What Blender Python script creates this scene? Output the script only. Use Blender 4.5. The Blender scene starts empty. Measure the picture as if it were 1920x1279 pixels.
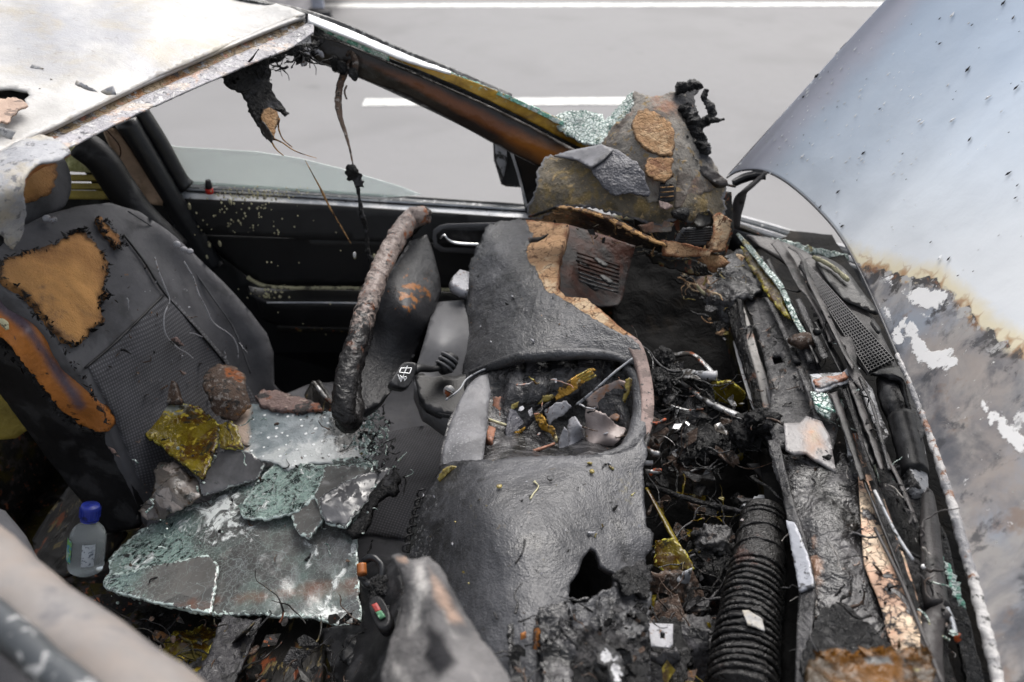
import bpy, math, random
import numpy as np
from mathutils import Vector, geometry
rnd = random.Random(7)
sc = bpy.context.scene
col = sc.collection
# ------------------------------------------------------------------ camera
FPX, PITCH, HC = 1493.0, math.radians(35), 1.8
cd = bpy.data.cameras.new('camera'); cam = bpy.data.objects.new('camera', cd); col.objects.link(cam)
cam.location = (0, 0, HC); cam.rotation_euler = (math.radians(90) - PITCH, 0, 0)
cd.sensor_width = 36; cd.lens = 36 * FPX / 1920; cd.clip_start = .02; cd.clip_end = 600
cd.dof.use_dof = True; cd.dof.focus_distance = 1.33; cd.dof.aperture_fstop = 3.4
sc.camera = cam
# ------------------------------------------------------------------ world, sun, exposure
SUN_EL, SUN_AZ = 52, 18          # azimuth: degrees to the right of +y (the far side of the road)
w = bpy.data.worlds.new('World'); sc.world = w; w.use_nodes = True
nt = w.node_tree; bg = nt.nodes['Background']
sky = nt.nodes.new('ShaderNodeTexSky'); sky.sky_type = 'NISHITA'; sky.sun_disc = False
sky.sun_elevation = math.radians(SUN_EL); sky.sun_rotation = math.radians(SUN_AZ)
sky.dust_density = 6; sky.air_density = 1.0; sky.ozone_density = 1.0
hs = nt.nodes.new('ShaderNodeHueSaturation'); hs.inputs['Saturation'].default_value = .32
nt.links.new(sky.outputs[0], hs.inputs['Color']); nt.links.new(hs.outputs[0], bg.inputs[0])
bg.inputs[1].default_value = .15
sl = bpy.data.lights.new('sun', 'SUN'); so = bpy.data.objects.new('sun', sl); col.objects.link(so)
sl.energy = 1.0; sl.angle = math.radians(40); sl.color = (1, .97, .93)
so.rotation_euler = (math.radians(90 - SUN_EL), 0, math.radians(180 - SUN_AZ))
vs = sc.view_settings; sc.display_settings.display_device = 'sRGB'
vs.view_transform = 'Standard'; vs.look = 'None'; vs.gamma = 1; vs.use_curve_mapping = False
vs.exposure = .75
sc.cycles.use_denoising = True; sc.cycles.max_bounces = 8; sc.cycles.transparent_max_bounces = 12
sc.cycles.sample_clamp_indirect = 6

# ------------------------------------------------------------------ projection helpers (a point given by sight line and a real depth or plane)
CP, SP = math.cos(PITCH), math.sin(PITCH)
def P(u, v, d):
    k = (639.5 - v) / FPX
    return np.array([d * (u - 960) / FPX, d * (CP + SP * k), HC + d * (-SP + CP * k)])
def DZ(v, z): return (z - HC) / (-SP + CP * (639.5 - v) / FPX)
def DY(v, y): return y / (CP + SP * (639.5 - v) / FPX)
def pt(q):
    if len(q) == 4: return (q[0], q[1], DZ(q[1], q[3]) if q[2] == 'z' else DY(q[1], q[3]))
    return q
def PV(us, vs_, ds):
    k = (639.5 - vs_) / FPX
    return np.stack([ds * (us - 960) / FPX, ds * (CP + SP * k), HC + ds * (-SP + CP * k)], 1)

# ------------------------------------------------------------------ vector noise
_pr = np.random.RandomState(3).permutation(256); _pm = np.concatenate([_pr, _pr, _pr])
_gr = np.random.RandomState(4).normal(size=(256, 3)); _gr /= np.linalg.norm(_gr, axis=1)[:, None]
def perlin(p):
    i = np.floor(p).astype(int); f = p - i; i &= 255; w_ = f * f * f * (f * (f * 6 - 15) + 10); out = 0
    for a in (0, 1):
        for b in (0, 1):
            for c in (0, 1):
                h = _pm[_pm[_pm[(i[:, 0] + a) & 255] + ((i[:, 1] + b) & 255)] + ((i[:, 2] + c) & 255)]
                g = (_gr[h] * (f - np.array([a, b, c]))).sum(1)
                out = out + g * (w_[:, 0] if a else 1 - w_[:, 0]) * (w_[:, 1] if b else 1 - w_[:, 1]) * (w_[:, 2] if c else 1 - w_[:, 2])
    return out
def fbm(p, f, o=4, ridge=False):
    s, a, t = 0, 1, 0
    for k in range(o):
        n = perlin(p * f + k * 17.3)
        s = s + a * ((.35 - np.abs(n) * 1.6) if ridge else n); t += a; a *= .55; f *= 2.03
    return s / t * 1.6

# ------------------------------------------------------------------ materials
def lin(h):
    h = h.lstrip('#'); c = [int(h[i:i + 2], 16) / 255 for i in (0, 2, 4)]
    return tuple(x / 12.92 if x < .04045 else ((x + .055) / 1.055) ** 2.4 for x in c)
def A(h, s=.5):           # base colour of a thing from the colour it shows, scaled back for the bright exposure
    return tuple(x * s for x in lin(h))
MATS = {}; BUMP = 1.7
def mat(name, base, rough=.5, bump=(), layers=(), metal=0, spec=.5, coat=0, trans=0, stretch=None, alpha=1, ior=1.45, rvar=0, var=1):
    m = bpy.data.materials.new(name); m.use_nodes = True; MATS[name] = m
    n = m.node_tree.nodes; L = m.node_tree.links; b = n['Principled BSDF']
    tc = n.new('ShaderNodeTexCoord'); co = tc.outputs['Object']
    if stretch:
        mp = n.new('ShaderNodeMapping'); mp.inputs['Rotation'].default_value = stretch[1]; L.new(co, mp.inputs[0])
        mp2 = n.new('ShaderNodeMapping'); mp2.inputs['Scale'].default_value = stretch[0]; L.new(mp.outputs[0], mp2.inputs[0]); co = mp2.outputs[0]
    def tex(kind, scale, detail=6, dist=0, rough_=.6):
        if kind == 'v':
            t = n.new('ShaderNodeTexVoronoi'); t.inputs['Scale'].default_value = scale; L.new(co, t.inputs['Vector']); return t.outputs['Distance']
        if kind == 'e':
            t = n.new('ShaderNodeTexVoronoi'); t.feature = 'DISTANCE_TO_EDGE'; t.inputs['Scale'].default_value = scale
            nz = n.new('ShaderNodeTexNoise'); nz.inputs['Scale'].default_value = scale * 1.3; nz.inputs['Detail'].default_value = 3; L.new(co, nz.inputs['Vector'])
            mx = n.new('ShaderNodeMixRGB'); mx.blend_type = 'LINEAR_LIGHT'; mx.inputs[0].default_value = .6 / scale; L.new(co, mx.inputs[1]); L.new(nz.outputs['Color'], mx.inputs[2])
            L.new(mx.outputs[0], t.inputs['Vector']); return t.outputs['Distance']
        if kind == 's':
            t = n.new('ShaderNodeTexWave'); t.inputs['Scale'].default_value = scale; t.inputs['Distortion'].default_value = 26; t.inputs['Detail'].default_value = 2
            t.inputs['Detail Scale'].default_value = .55; L.new(co, t.inputs['Vector']); return t.outputs['Fac']
        if kind == 'c':     # one random tone per cell: facets of a broken sheet
            t = n.new('ShaderNodeTexVoronoi'); t.inputs['Scale'].default_value = scale; L.new(co, t.inputs['Vector']); s_ = n.new('ShaderNodeSeparateColor'); L.new(t.outputs['Color'], s_.inputs[0]); return s_.outputs[0]
        if kind == 'w':
            t = n.new('ShaderNodeTexWave'); t.inputs['Scale'].default_value = scale; t.inputs['Distortion'].default_value = dist or 6; t.inputs['Detail'].default_value = 3
            t.inputs['Detail Scale'].default_value = 1.5; L.new(co, t.inputs['Vector']); return t.outputs['Fac']
        t = n.new('ShaderNodeTexNoise'); t.inputs['Scale'].default_value = scale; t.inputs['Detail'].default_value = detail
        t.inputs['Roughness'].default_value = rough_; t.inputs['Distortion'].default_value = dist; L.new(co, t.inputs['Vector'])
        if kind == 'r': t.noise_type = 'RIDGED_MULTIFRACTAL'; 
        return t.outputs['Fac']
    def mathn(op, a, c=None, d=None):
        t = n.new('ShaderNodeMath'); t.operation = op
        for i_, q in enumerate((a, c, d)):
            if q is None: continue
            if isinstance(q, (int, float)): t.inputs[i_].default_value = q
            else: L.new(q, t.inputs[i_])
        return t.outputs[0]
    # base colour with a gentle variation
    v0 = tex('n', 9, 8, .4); r0 = n.new('ShaderNodeMapRange'); r0.inputs[1].default_value = .3; r0.inputs[2].default_value = .7
    r0.inputs[3].default_value = 1 - .4 * var; r0.inputs[4].default_value = 1 + .4 * var; L.new(v0, r0.inputs[0])
    mx = n.new('ShaderNodeMixRGB'); mx.blend_type = 'MULTIPLY'; mx.inputs[0].default_value = 1; mx.inputs[1].default_value = (*base, 1); L.new(r0.outputs[0], mx.inputs[2])
    ccol = mx.outputs[0]; crough = None
    if rvar:
        vr = tex('n', 26, 6, .3); rr = n.new('ShaderNodeMapRange'); rr.inputs[1].default_value = .35; rr.inputs[2].default_value = .65
        rr.inputs[3].default_value = max(.03, rough - rvar); rr.inputs[4].default_value = min(1, rough + rvar); L.new(vr, rr.inputs[0]); crough = rr.outputs[0]
    hsum = None
    for l in layers:
        kind = l.get('k', 'n')
        x = tex(kind, l.get('s', 10), l.get('d', 8), l.get('dist', .3), .65)
        t_, w_ = l.get('t', .5), l.get('w', .04)
        if kind in 'nr': x = mathn('MULTIPLY_ADD', x, 1.75, -.375)
        if kind == 'w': x = mathn('MULTIPLY_ADD', x, .6, .2)
        if l.get('attr'):
            at = n.new('ShaderNodeAttribute'); at.attribute_name = l['attr']
            x = mathn('ADD', mathn('MULTIPLY', mathn('SUBTRACT', x, .5), l.get('a', 1.2)), at.outputs['Fac'])
        r = n.new('ShaderNodeMapRange'); r.interpolation_type = 'SMOOTHSTEP'; L.new(x, r.inputs[0])
        r.inputs[1].default_value = t_ - w_; r.inputs[2].default_value = t_ + w_
        if l.get('inv'): r.inputs[3].default_value = 1; r.inputs[4].default_value = 0
        mk = r.outputs[0]
        if l.get('band'):    # ring only
            r2 = n.new('ShaderNodeMapRange'); r2.interpolation_type = 'SMOOTHSTEP'; L.new(x, r2.inputs[0])
            r2.inputs[1].default_value = t_ + l['band'] - w_; r2.inputs[2].default_value = t_ + l['band'] + w_
            mk = mathn('SUBTRACT', mk, r2.outputs[0]); mk = mathn('MAXIMUM', mk, 0)
        if l.get('within'):
            at2 = n.new('ShaderNodeAttribute'); at2.attribute_name = l['within']; mk = mathn('MULTIPLY', mk, at2.outputs['Fac'])
        if l.get('o', 1) < 1: mk = mathn('MULTIPLY', mk, l['o'])
        mm = n.new('ShaderNodeMixRGB'); L.new(mk, mm.inputs[0]); L.new(ccol, mm.inputs[1])
        c2 = l['c']
        if l.get('c2'):
            m3 = n.new('ShaderNodeMixRGB'); m3.inputs[1].default_value = (*l['c'], 1); m3.inputs[2].default_value = (*l['c2'], 1)
            r3 = n.new('ShaderNodeMapRange'); r3.inputs[1].default_value = .4; r3.inputs[2].default_value = .6
            L.new(tex('n', l.get('s2', 22), 6, .5), r3.inputs[0]); L.new(r3.outputs[0], m3.inputs[0]); L.new(m3.outputs[0], mm.inputs[2])
        else: mm.inputs[2].default_value = (*c2, 1)
        ccol = mm.outputs[0]
        if 'r' in l:
            mr = n.new('ShaderNodeMix'); L.new(mk, mr.inputs[0]); 
            if crough is None: mr.inputs[2].default_value = rough
            else: L.new(crough, mr.inputs[2])
            mr.inputs[3].default_value = l['r']; crough = mr.outputs[0]
        if l.get('h'):
            hh = mathn('MULTIPLY', mk, l['h']); hsum = hh if hsum is None else mathn('ADD', hsum, hh)
    for (kind, s, h) in bump:
        x = tex(kind, s, 5, .4)
        if kind == 'e': x = mathn('MINIMUM', mathn('MULTIPLY', x, 6), 1)
        hh = mathn('MULTIPLY', x, h * BUMP); hsum = hh if hsum is None else mathn('ADD', hsum, hh)
    L.new(ccol, b.inputs['Base Color'])
    if crough is not None: L.new(crough, b.inputs['Roughness'])
    else: b.inputs['Roughness'].default_value = rough
    if hsum is not None:
        bp = n.new('ShaderNodeBump'); bp.inputs['Distance'].default_value = 1; bp.inputs['Strength'].default_value = 1; L.new(hsum, bp.inputs['Height']); L.new(bp.outputs[0], b.inputs['Normal'])
    b.inputs['Metallic'].default_value = metal; b.inputs['Specular IOR Level'].default_value = spec
    b.inputs['Coat Weight'].default_value = coat; b.inputs['Coat Roughness'].default_value = .12
    b.inputs['Transmission Weight'].default_value = trans; b.inputs['Alpha'].default_value = alpha; b.inputs['IOR'].default_value = ior
    return m
mm_ = .001
GREY = A('#8e8f96', .35); ASH = A('#b9b7b8', .45); RUST = A('#8a4a26', .6); PEACH = A('#c99a80', .55); BLK = (.008, .008, .009)
SOOT = (.022, .022, .024)

M_road = mat('asphalt', (.186, .184, .188), .8, [],
    [dict(c=(.205, .203, .206), s=60, t=.5, w=.3, o=.5, d=1), dict(c=(.12, .118, .12), s=.9, t=.66, w=.2, o=.5, d=2), dict(c=(.215, .213, .215), s=.35, t=.5, w=.3, o=.6, d=1), dict(c=(.12, .12, .122), s=1.6, t=.86, w=.1, o=.5, d=2)], var=.12)
M_paint = mat('road_paint', (.62, .62, .6), .7, [('n', 200, .0008)], [dict(c=(.35, .35, .35), s=35, t=.62, w=.06, o=.6)])
M_verge = mat('verge', (.2, .17, .13), .9, [('n', 30, .02)], [dict(c=(.1, .12, .05), s=4, t=.5, w=.1)])
M_roof = mat('burnt_roof_paint', (.41, .40, .385), .42, [('n', 60, .0005), ('n', 240, .0003), ('r', 30, .0004)],
    [dict(c=(.27, .275, .30), s=3, t=.6, w=.2, o=.8), dict(c=(.34, .30, .23), s=6, t=.66, w=.15, o=.8), dict(c=(.2, .18, .15), s=34, t=.76, w=.05, o=.5),
     dict(c=(.20, .155, .10), attr='edge', s=34, t=.72, w=.2, a=.9, o=.8), dict(c=(.05, .05, .055), s=110, t=.88, w=.02, h=-.0005)], rvar=.1, var=.6)
M_peach = mat('bared_filler', A('#d8b9a4', .6), .7, [('n', 80, .001)], [dict(c=A('#8c7668', .5), s=40, t=.6, w=.05)])
M_groove = mat('rusty_gutter', A('#8f7a5c', .6), .6, [('n', 90, .003), ('e', 60, .001)],
    [dict(c=A('#94683f', .6), s=16, t=.58, w=.06), dict(c=(.05, .045, .045), s=34, t=.66, w=.04, h=.001), dict(c=ASH, s=50, t=.62, w=.04), dict(c=A('#a8705a', .6), s=24, t=.64, w=.04)])
M_flange = mat('burnt_flange', (.30, .29, .31), .38, [('n', 70, .0025), ('r', 60, .0012), ('n', 240, .0008)],
    [dict(c=A('#d8b09a', .6), s=11, t=.56, w=.06, c2=A('#efe2d6', .55)), dict(c=(.48, .47, .47), s=60, t=.60, w=.05, h=.0006), dict(c=(.07, .07, .08), s=80, t=.68, w=.03)], rvar=.15)
M_flap = mat('ash_white_sheet', (.36, .355, .35), .5, [('n', 60, .0012), ('n', 200, .0005)],
    [dict(c=(.22, .23, .26), s=9, t=.5, w=.1, o=.7), dict(c=(.38, .33, .24), s=11, t=.57, w=.08, o=.6), dict(c=(.12, .12, .13), s=70, t=.66, w=.04)])
M_char = mat('black_char', (.008, .008, .0085), .38, [('n', 70, .006), ('n', 220, .0022)], [dict(c=(.04, .04, .044), s=30, t=.66, w=.08)], rvar=.2, spec=0.25)
M_foam = mat('scorched_foam', A('#bd8c54', .92), .9, [('n', 160, .0012), ('v', 300, .0006)],
    [dict(c=A('#a07044', .85), s=5, t=.56, w=.25), dict(c=A('#6f5a50', .6), s=8, t=.72, w=.12, o=.8), dict(c=(.03, .025, .02), s=60, t=.84, w=.03), dict(c=A('#5a3a22', .5), attr='edge', s=26, t=.85, w=.3, a=.9, o=.8), dict(c=(.02, .016, .012), attr='edge', s=60, t=1.08, w=.12, a=1.2)])
M_bolster = mat('melted_bolster', A('#c07a3c', .85), .42, [('n', 60, .0018), ('n', 220, .0008)],
    [dict(c=A('#7c6c78', .6), attr='mid_sheen', s=7, t=.6, w=.35, a=.8, r=.35), dict(c=A('#4a3428', .5), s=26, t=.74, w=.05), dict(c=(.02, .02, .02), attr='edge', s=50, t=1.0, w=.1, a=1)], rvar=.1)  # grey along the middle is a sheen painted into the colour
M_pillar = mat('scorched_pillar', (.016, .012, .010), .3, [('n', 40, .0015)],
    [dict(c=A('#6b3a14', .9), attr='glow', s=6, t=.5, w=.35, a=.5), dict(c=A('#b0702c', .9), attr='tip', s=6, t=.6, w=.4, a=.4)], spec=.5)
M_trim = mat('dark_trim', (.03, .03, .032), .4, [('n', 120, .0008)], [dict(c=(.16, .16, .16), s=60, t=.6, w=.05)])
M_amber = mat('amber_glass_film', A('#b8902e', .95), .3, [('n', 60, .0006)], [dict(c=A('#7a5610', .7), s=8, t=.56, w=.2), dict(c=A('#c9c080', .6), s=40, t=.72, w=.06)], spec=.6)
M_green = mat('green_glass_edge', A('#7fc4ac', .8), .2, [('v', 240, .002)], [dict(c=A('#e9f6f0', .8), s=70, t=.52, w=.12), dict(c=A('#12352c', .6), s=110, t=.72, w=.05)], spec=.8)
M_crackle = mat('shattered_glass', A('#e9f6f0', .75), .2, [('e', 110, .002), ('n', 300, .001)],
    [dict(k='e', c=A('#5f9c8c', .6), s=110, t=.05, w=.05, inv=1), dict(c=A('#2f6a5e', .6), s=50, t=.68, w=.05), dict(c=A('#c0b478', .55), s=14, t=.7, w=.08)], spec=.7)
M_sideglass = mat('pale_green_glass', (.86, .97, .93), .05, [], [], spec=.5, alpha=.36, var=.1)
M_door = mat('black_door_trim', (.009, .0095, .011), .48, [('n', 500, .0002)], [dict(c=(.014, .014, .015), s=8, t=.5, w=.2)])
M_door2 = mat('charcoal_door_trim', (.016, .016, .0165), .65, [('n', 600, .0004)], [])
M_sill = mat('grey_sill_metal', (.33, .35, .38), .3, [('n', 50, .0004)], [dict(c=(.6, .6, .6), s=9, t=.6, w=.08), dict(c=(.05, .05, .055), s=60, t=.76, w=.03)], spec=.6)
M_sill2 = mat('dark_sill_seal', (.045, .05, .055), .3, [('n', 50, .0004)], [dict(c=(.3, .3, .3), s=70, t=.66, w=.04)])
M_cream = mat('cream_ash_deposit', A('#cfc9a4', .75), .7, [('n', 200, .001)], [dict(c=(.12, .11, .08), s=60, t=.6, w=.06)])
M_fabric = mat('seat_fabric', (.080, .080, .088), .85, [('n', 700, .0003), ('n', 40, .0008)],
    [dict(c=(.125, .124, .13), s=4, t=.56, w=.2, o=.8), dict(c=(.038, .038, .04), s=10, t=.66, w=.12, o=.6), dict(c=A('#8a6a50', .6), s=60, t=.86, w=.02)], spec=.35, var=.6)
M_weave = mat('woven_seat_fabric', (.078, .078, .087), .85, [('n', 300, .0004)], [dict(c=(.12, .119, .126), s=4, t=.55, w=.2, o=.8), dict(c=A('#8a6a50', .6), s=50, t=.86, w=.02)], spec=.3)
def weave(m, s=1050, rot=(20, 60, 12)):      # small squared weave: two crossed wave textures in the bump and the colour
    n = m.node_tree.nodes; L = m.node_tree.links; b = n['Principled BSDF']; tc = n.new('ShaderNodeTexCoord')
    outs = []
    for ax in ('X', 'Y'):
        t = n.new('ShaderNodeTexWave'); t.bands_direction = ax; t.inputs['Scale'].default_value = s / 20; 
        mp = n.new('ShaderNodeMapping'); mp.inputs['Rotation'].default_value = tuple(math.radians(q) for q in rot); L.new(tc.outputs['Object'], mp.inputs[0]); L.new(mp.outputs[0], t.inputs['Vector']); outs.append(t.outputs['Fac'])
    mu = n.new('ShaderNodeMath'); mu.operation = 'MULTIPLY'; L.new(outs[0], mu.inputs[0]); L.new(outs[1], mu.inputs[1])
    old = b.inputs['Base Color'].links[0].from_socket; mr = n.new('ShaderNodeMapRange'); mr.inputs[3].default_value = .62; mr.inputs[4].default_value = 1.6; L.new(mu.outputs[0], mr.inputs[0])
    mx = n.new('ShaderNodeMixRGB'); mx.blend_type = 'MULTIPLY'; mx.inputs[0].default_value = 1; L.new(old, mx.inputs[1]); L.new(mr.outputs[0], mx.inputs[2]); L.new(mx.outputs[0], b.inputs['Base Color'])
weave(M_weave)
M_weave2 = mat('woven_cushion_fabric', (.060, .060, .066), .85, [('n', 300, .0004)], [dict(c=(.09, .089, .096), s=4, t=.55, w=.2, o=.8)], spec=.3)
weave(M_weave2, 1050, (0, 0, 14))
M_black = mat('black_plastic', (.010, .010, .011), .4, [('n', 300, .0003)], [dict(c=(.03, .03, .032), s=14, t=.6, w=.1)], spec=0.3)
M_dark = mat('sooty_floor', (.010, .0095, .009), .75, [('n', 60, .004)], [dict(c=A('#4a4318', .5), s=7, t=.6, w=.08), dict(c=(.04, .035, .035), s=30, t=.6, w=.05), dict(c=A('#a06040', .5), s=60, t=.72, w=.02)], rvar=.2, spec=0.2)
M_ochre = mat('ochre_trim', A('#8f7e34', .9), .7, [('n', 60, .003)], [dict(c=(.03, .03, .02), s=7, t=.56, w=.15)])  # ochre trim colour with darker blotches
M_yellowpanel = mat('pale_yellow_panel', A('#dedca8', .95), .6, [], [dict(c=A('#a0a060', .7), s=5, t=.66, w=.1)])
M_beige = mat('beige_trim', A('#c9a98c', .55), .7, [('n', 200, .0005)], [dict(c=A('#a08468', .5), s=12, t=.58, w=.1)])
M_rubber = mat('pillar_rubber', (.012, .013, .015), .35, [('n', 60, .0008)], [])
M_dash = mat('blistered_dash_skin', (.026, .0265, .029), .34, [('v', 420, .0004), ('n', 150, .0010), ('n', 22, .004)],
    [dict(c=(.070, .071, .078), s=3, t=.56, w=.22, r=.44), dict(c=(.009, .009, .010), s=8, t=.66, w=.12, r=.2), dict(c=(.07, .07, .07), s=18, t=.72, w=.1, o=.6, r=.5), dict(c=(.11, .11, .11), s=300, t=.78, w=.04), dict(c=(.008, .008, .008), s=130, t=.74, w=.03, h=-.0005), dict(c=A('#9a8f5a', .4), attr='ochre', s=120, t=.84, w=.12, a=1, o=.5), dict(c=A('#7a6a4a', .4), s=46, t=.84, w=.04, o=.6)], rvar=.12, spec=.62)
M_dashsmooth = mat('smooth_dash_skin', (.12, .12, .128), .42, [('n', 40, .0012), ('n', 400, .0003)],
    [dict(c=(.075, .075, .08), s=12, t=.55, w=.1), dict(c=(.32, .32, .33), s=260, t=.66, w=.03, within='speck')], rvar=.1, spec=0.4)
M_tar = mat('wet_black_tar', (.007, .007, .0075), .17, [('r', 40, .004), ('n', 100, .006), ('n', 300, .0010)], [dict(c=(.035, .034, .036), s=16, t=.62, w=.1, r=.35), dict(c=(.10, .095, .092), s=110, t=.78, w=.03), dict(c=A('#7a5240', .4), s=14, t=.80, w=.05)], rvar=.1, spec=0.42)
M_foamdash = mat('bared_dash_foam', A('#cfa67e', .66), .9, [('n', 60, .005), ('n', 200, .002)],
    [dict(c=A('#ecd0ac', .62), s=16, t=.6, w=.08), dict(c=A('#7a5438', .55), s=50, t=.70, w=.05), dict(k='e', c=A('#6a4630', .5), s=34, t=.02, w=.02, inv=1), dict(c=A('#8f5a3a', .6), attr='edge', s=20, t=.95, w=.2, a=.9)])
M_pink = mat('pinkish_core', A('#a9938c', .55), .75, [('n', 120, .001)], [dict(c=A('#8a7872', .5), s=30, t=.55, w=.06), dict(c=(.03, .03, .03), s=140, t=.7, w=.02)])
M_redbrown = mat('ribbed_brown_duct', A('#4a281c', .6), .5, [('n', 50, .003)], [dict(c=(.015, .012, .012), s=14, t=.52, w=.15), dict(c=(.04, .037, .037), attr='low', s=12, t=.95, w=.2, a=.5)], spec=.15)
M_fibre = mat('scorched_fibre_mat', A('#857b6a', .55), .85, [('n', 160, .0025), ('n', 40, .003), ('r', 90, .001)],
    [dict(c=A('#8f7b50', .6), s=22, t=.58, w=.12), dict(c=A('#4a473f', .5), s=7, t=.6, w=.15), dict(c=A('#b39a70', .6), s=90, t=.68, w=.05), dict(c=(.14, .14, .15), attr='edge', s=18, t=.8, w=.15, a=.9)])
M_fibregrey = mat('grey_fibre_mat', A('#a59f96', .58), .85, [('n', 130, .0025), ('r', 70, .0015)],
    [dict(c=A('#746a62', .55), s=10, t=.55, w=.15), dict(c=A('#a67d68', .58), s=7, t=.66, w=.1), dict(c=A('#b39a70', .55), s=60, t=.68, w=.05), dict(c=(.035, .035, .038), attr='dark', s=14, t=.62, w=.2, a=.9)])
M_fibregold = mat('tan_fibre_mat', A('#bd946a', .68), .85, [('n', 90, .002), ('e', 80, .0008)],
    [dict(c=A('#d9b58c', .64), s=40, t=.58, w=.08), dict(c=A('#8f6244', .6), s=12, t=.6, w=.1), dict(c=A('#5a4232', .5), attr='edge', s=40, t=1.0, w=.15, a=.8)])
M_skin = mat('blistered_vinyl', (.085, .085, .098), .5, [('n', 45, .004), ('v', 200, .001)], [dict(c=(.05, .05, .06), s=16, t=.5, w=.1)], rvar=.1)
M_skinlight = mat('smooth_grey_vinyl', (.14, .14, .155), .5, [('n', 45, .0008)], [dict(c=(.08, .08, .085), s=8, t=.5, w=.1)])
M_goldedge = mat('gold_torn_edge', A('#b98f5c', .65), .8, [('n', 200, .003)], [dict(c=A('#5a3c20', .5), s=60, t=.55, w=.06)])
M_wheel = mat('charred_wheel_rim', (.014, .013, .013), .30, [('n', 60, .003), ('r', 90, .0015)],
    [dict(c=A('#a89890', .55), attr='top', s=60, t=.74, w=.18, a=1.4, r=.4), dict(c=A('#8f5430', .7), s=40, t=.66, w=.08, within='top', r=.3), dict(c=(.012, .010, .010), s=50, t=.68, w=.06, within='top')], rvar=.1, spec=0.4)
M_airbag = mat('airbag_cover', (.018, .018, .020), .42, [('n', 200, .0006), ('n', 30, .002)],
    [dict(c=(.065, .065, .066), attr='top', s=10, t=.7, w=.35, a=.8), dict(c=A('#a5682c', .6), attr='rust', s=44, t=1.05, w=.12, a=1.9, r=.3), dict(c=(.012, .012, .012), s=16, t=.72, w=.08)], spec=0.35)
M_shroud = mat('column_shroud', (.075, .075, .08), .45, [('n', 400, .0002)], [dict(c=(.11, .11, .115), s=5, t=.5, w=.2)], spec=0.35)
M_chrome = mat('chrome', (.75, .75, .75), .12, [], [], metal=1)
M_steel = mat('grimy_steel', (.32, .32, .32), .33, [('n', 90, .0012)], [dict(c=(.04, .035, .03), s=28, t=.5, w=.08, r=.6), dict(c=RUST, s=34, t=.66, w=.04)], metal=.6)
M_zinc = mat('bare_grey_metal', (.30, .31, .33), .4, [('n', 40, .001)], [dict(c=(.03, .03, .03), s=50, t=.6, w=.04), dict(c=(.42, .42, .43), s=9, t=.6, w=.1)])
M_whitemetal = mat('scorched_white_metal', (.55, .54, .53), .45, [('n', 90, .0025)],
    [dict(c=A('#8b5230', .7), attr='edge', s=60, t=.80, w=.08, a=1.6), dict(c=(.03, .025, .02), attr='edge', s=80, t=.92, w=.08, a=1.6, h=.001)])
M_beam = mat('soot_grey_beam', (.045, .044, .046), .32, [('n', 60, .003), ('n', 240, .001), ('n', 14, .004)],
    [dict(c=(.014, .014, .015), s=15, t=.55, w=.08, r=.2, h=.0008), dict(c=(.10, .098, .096), s=7, t=.62, w=.1), dict(c=A('#9a8a80', .45), s=16, t=.76, w=.04)], rvar=.12, spec=0.45)
M_palestrip = mat('pale_metal_strip', (.24, .225, .21), .45, [('n', 60, .001)], [dict(c=A('#b08066', .5), s=12, t=.6, w=.08), dict(c=(.02, .02, .02), s=70, t=.66, w=.04)])
M_heat = mat('heat_tinted_metal', (.20, .19, .19), .34, [('n', 30, .001), ('n', 200, .0005)],
    [dict(c=A('#c79a78', .6), attr='centre', s=14, t=.7, w=.35, a=.8, o=.8), dict(c=A('#8a9a7c', .5), attr='centre', s=9, t=1.0, w=.2, a=1, o=.5), dict(c=A('#d09060', .6), attr='centre', s=50, t=1.05, w=.15, a=1, o=.6), dict(c=(.05, .05, .05), s=40, t=.76, w=.05)])
M_scale = mat('flaking_peach_metal', A('#cfa78c', .8), .5, [('n', 60, .002)],
    [dict(c=A('#e6cdb0', .8), s=12, t=.58, w=.08), dict(k='e', c=(.05, .045, .045), s=48, t=.03, w=.03, inv=1, h=-.001, o=.7), dict(c=(.04, .038, .04), s=13, t=.60, w=.03, h=.002, r=.3, dist=1), dict(c=(.05, .045, .045), s=50, t=.70, w=.04), dict(c=A('#9a5426', .8), attr='rusty', s=14, t=.9, w=.1, a=1)])
M_melt = mat('swirled_melted_plastic', (.018, .0175, .0185), .22, [('s', 3.2, .005), ('n', 30, .007), ('n', 240, .0005)],
    [dict(c=(.065, .063, .066), s=6, t=.56, w=.16, dist=3, r=.32), dict(k='s', c=(.006, .006, .006), s=3.2, t=.12, w=.12, inv=1), dict(c=(.11, .108, .11), s=30, t=.78, w=.04, dist=2), dict(c=A('#b08a72', .5), attr='tan', s=20, t=.8, w=.15, a=1.1), dict(c=A('#8a6a58', .42), s=9, t=.80, w=.06)], rvar=.08, spec=.62)
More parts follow.
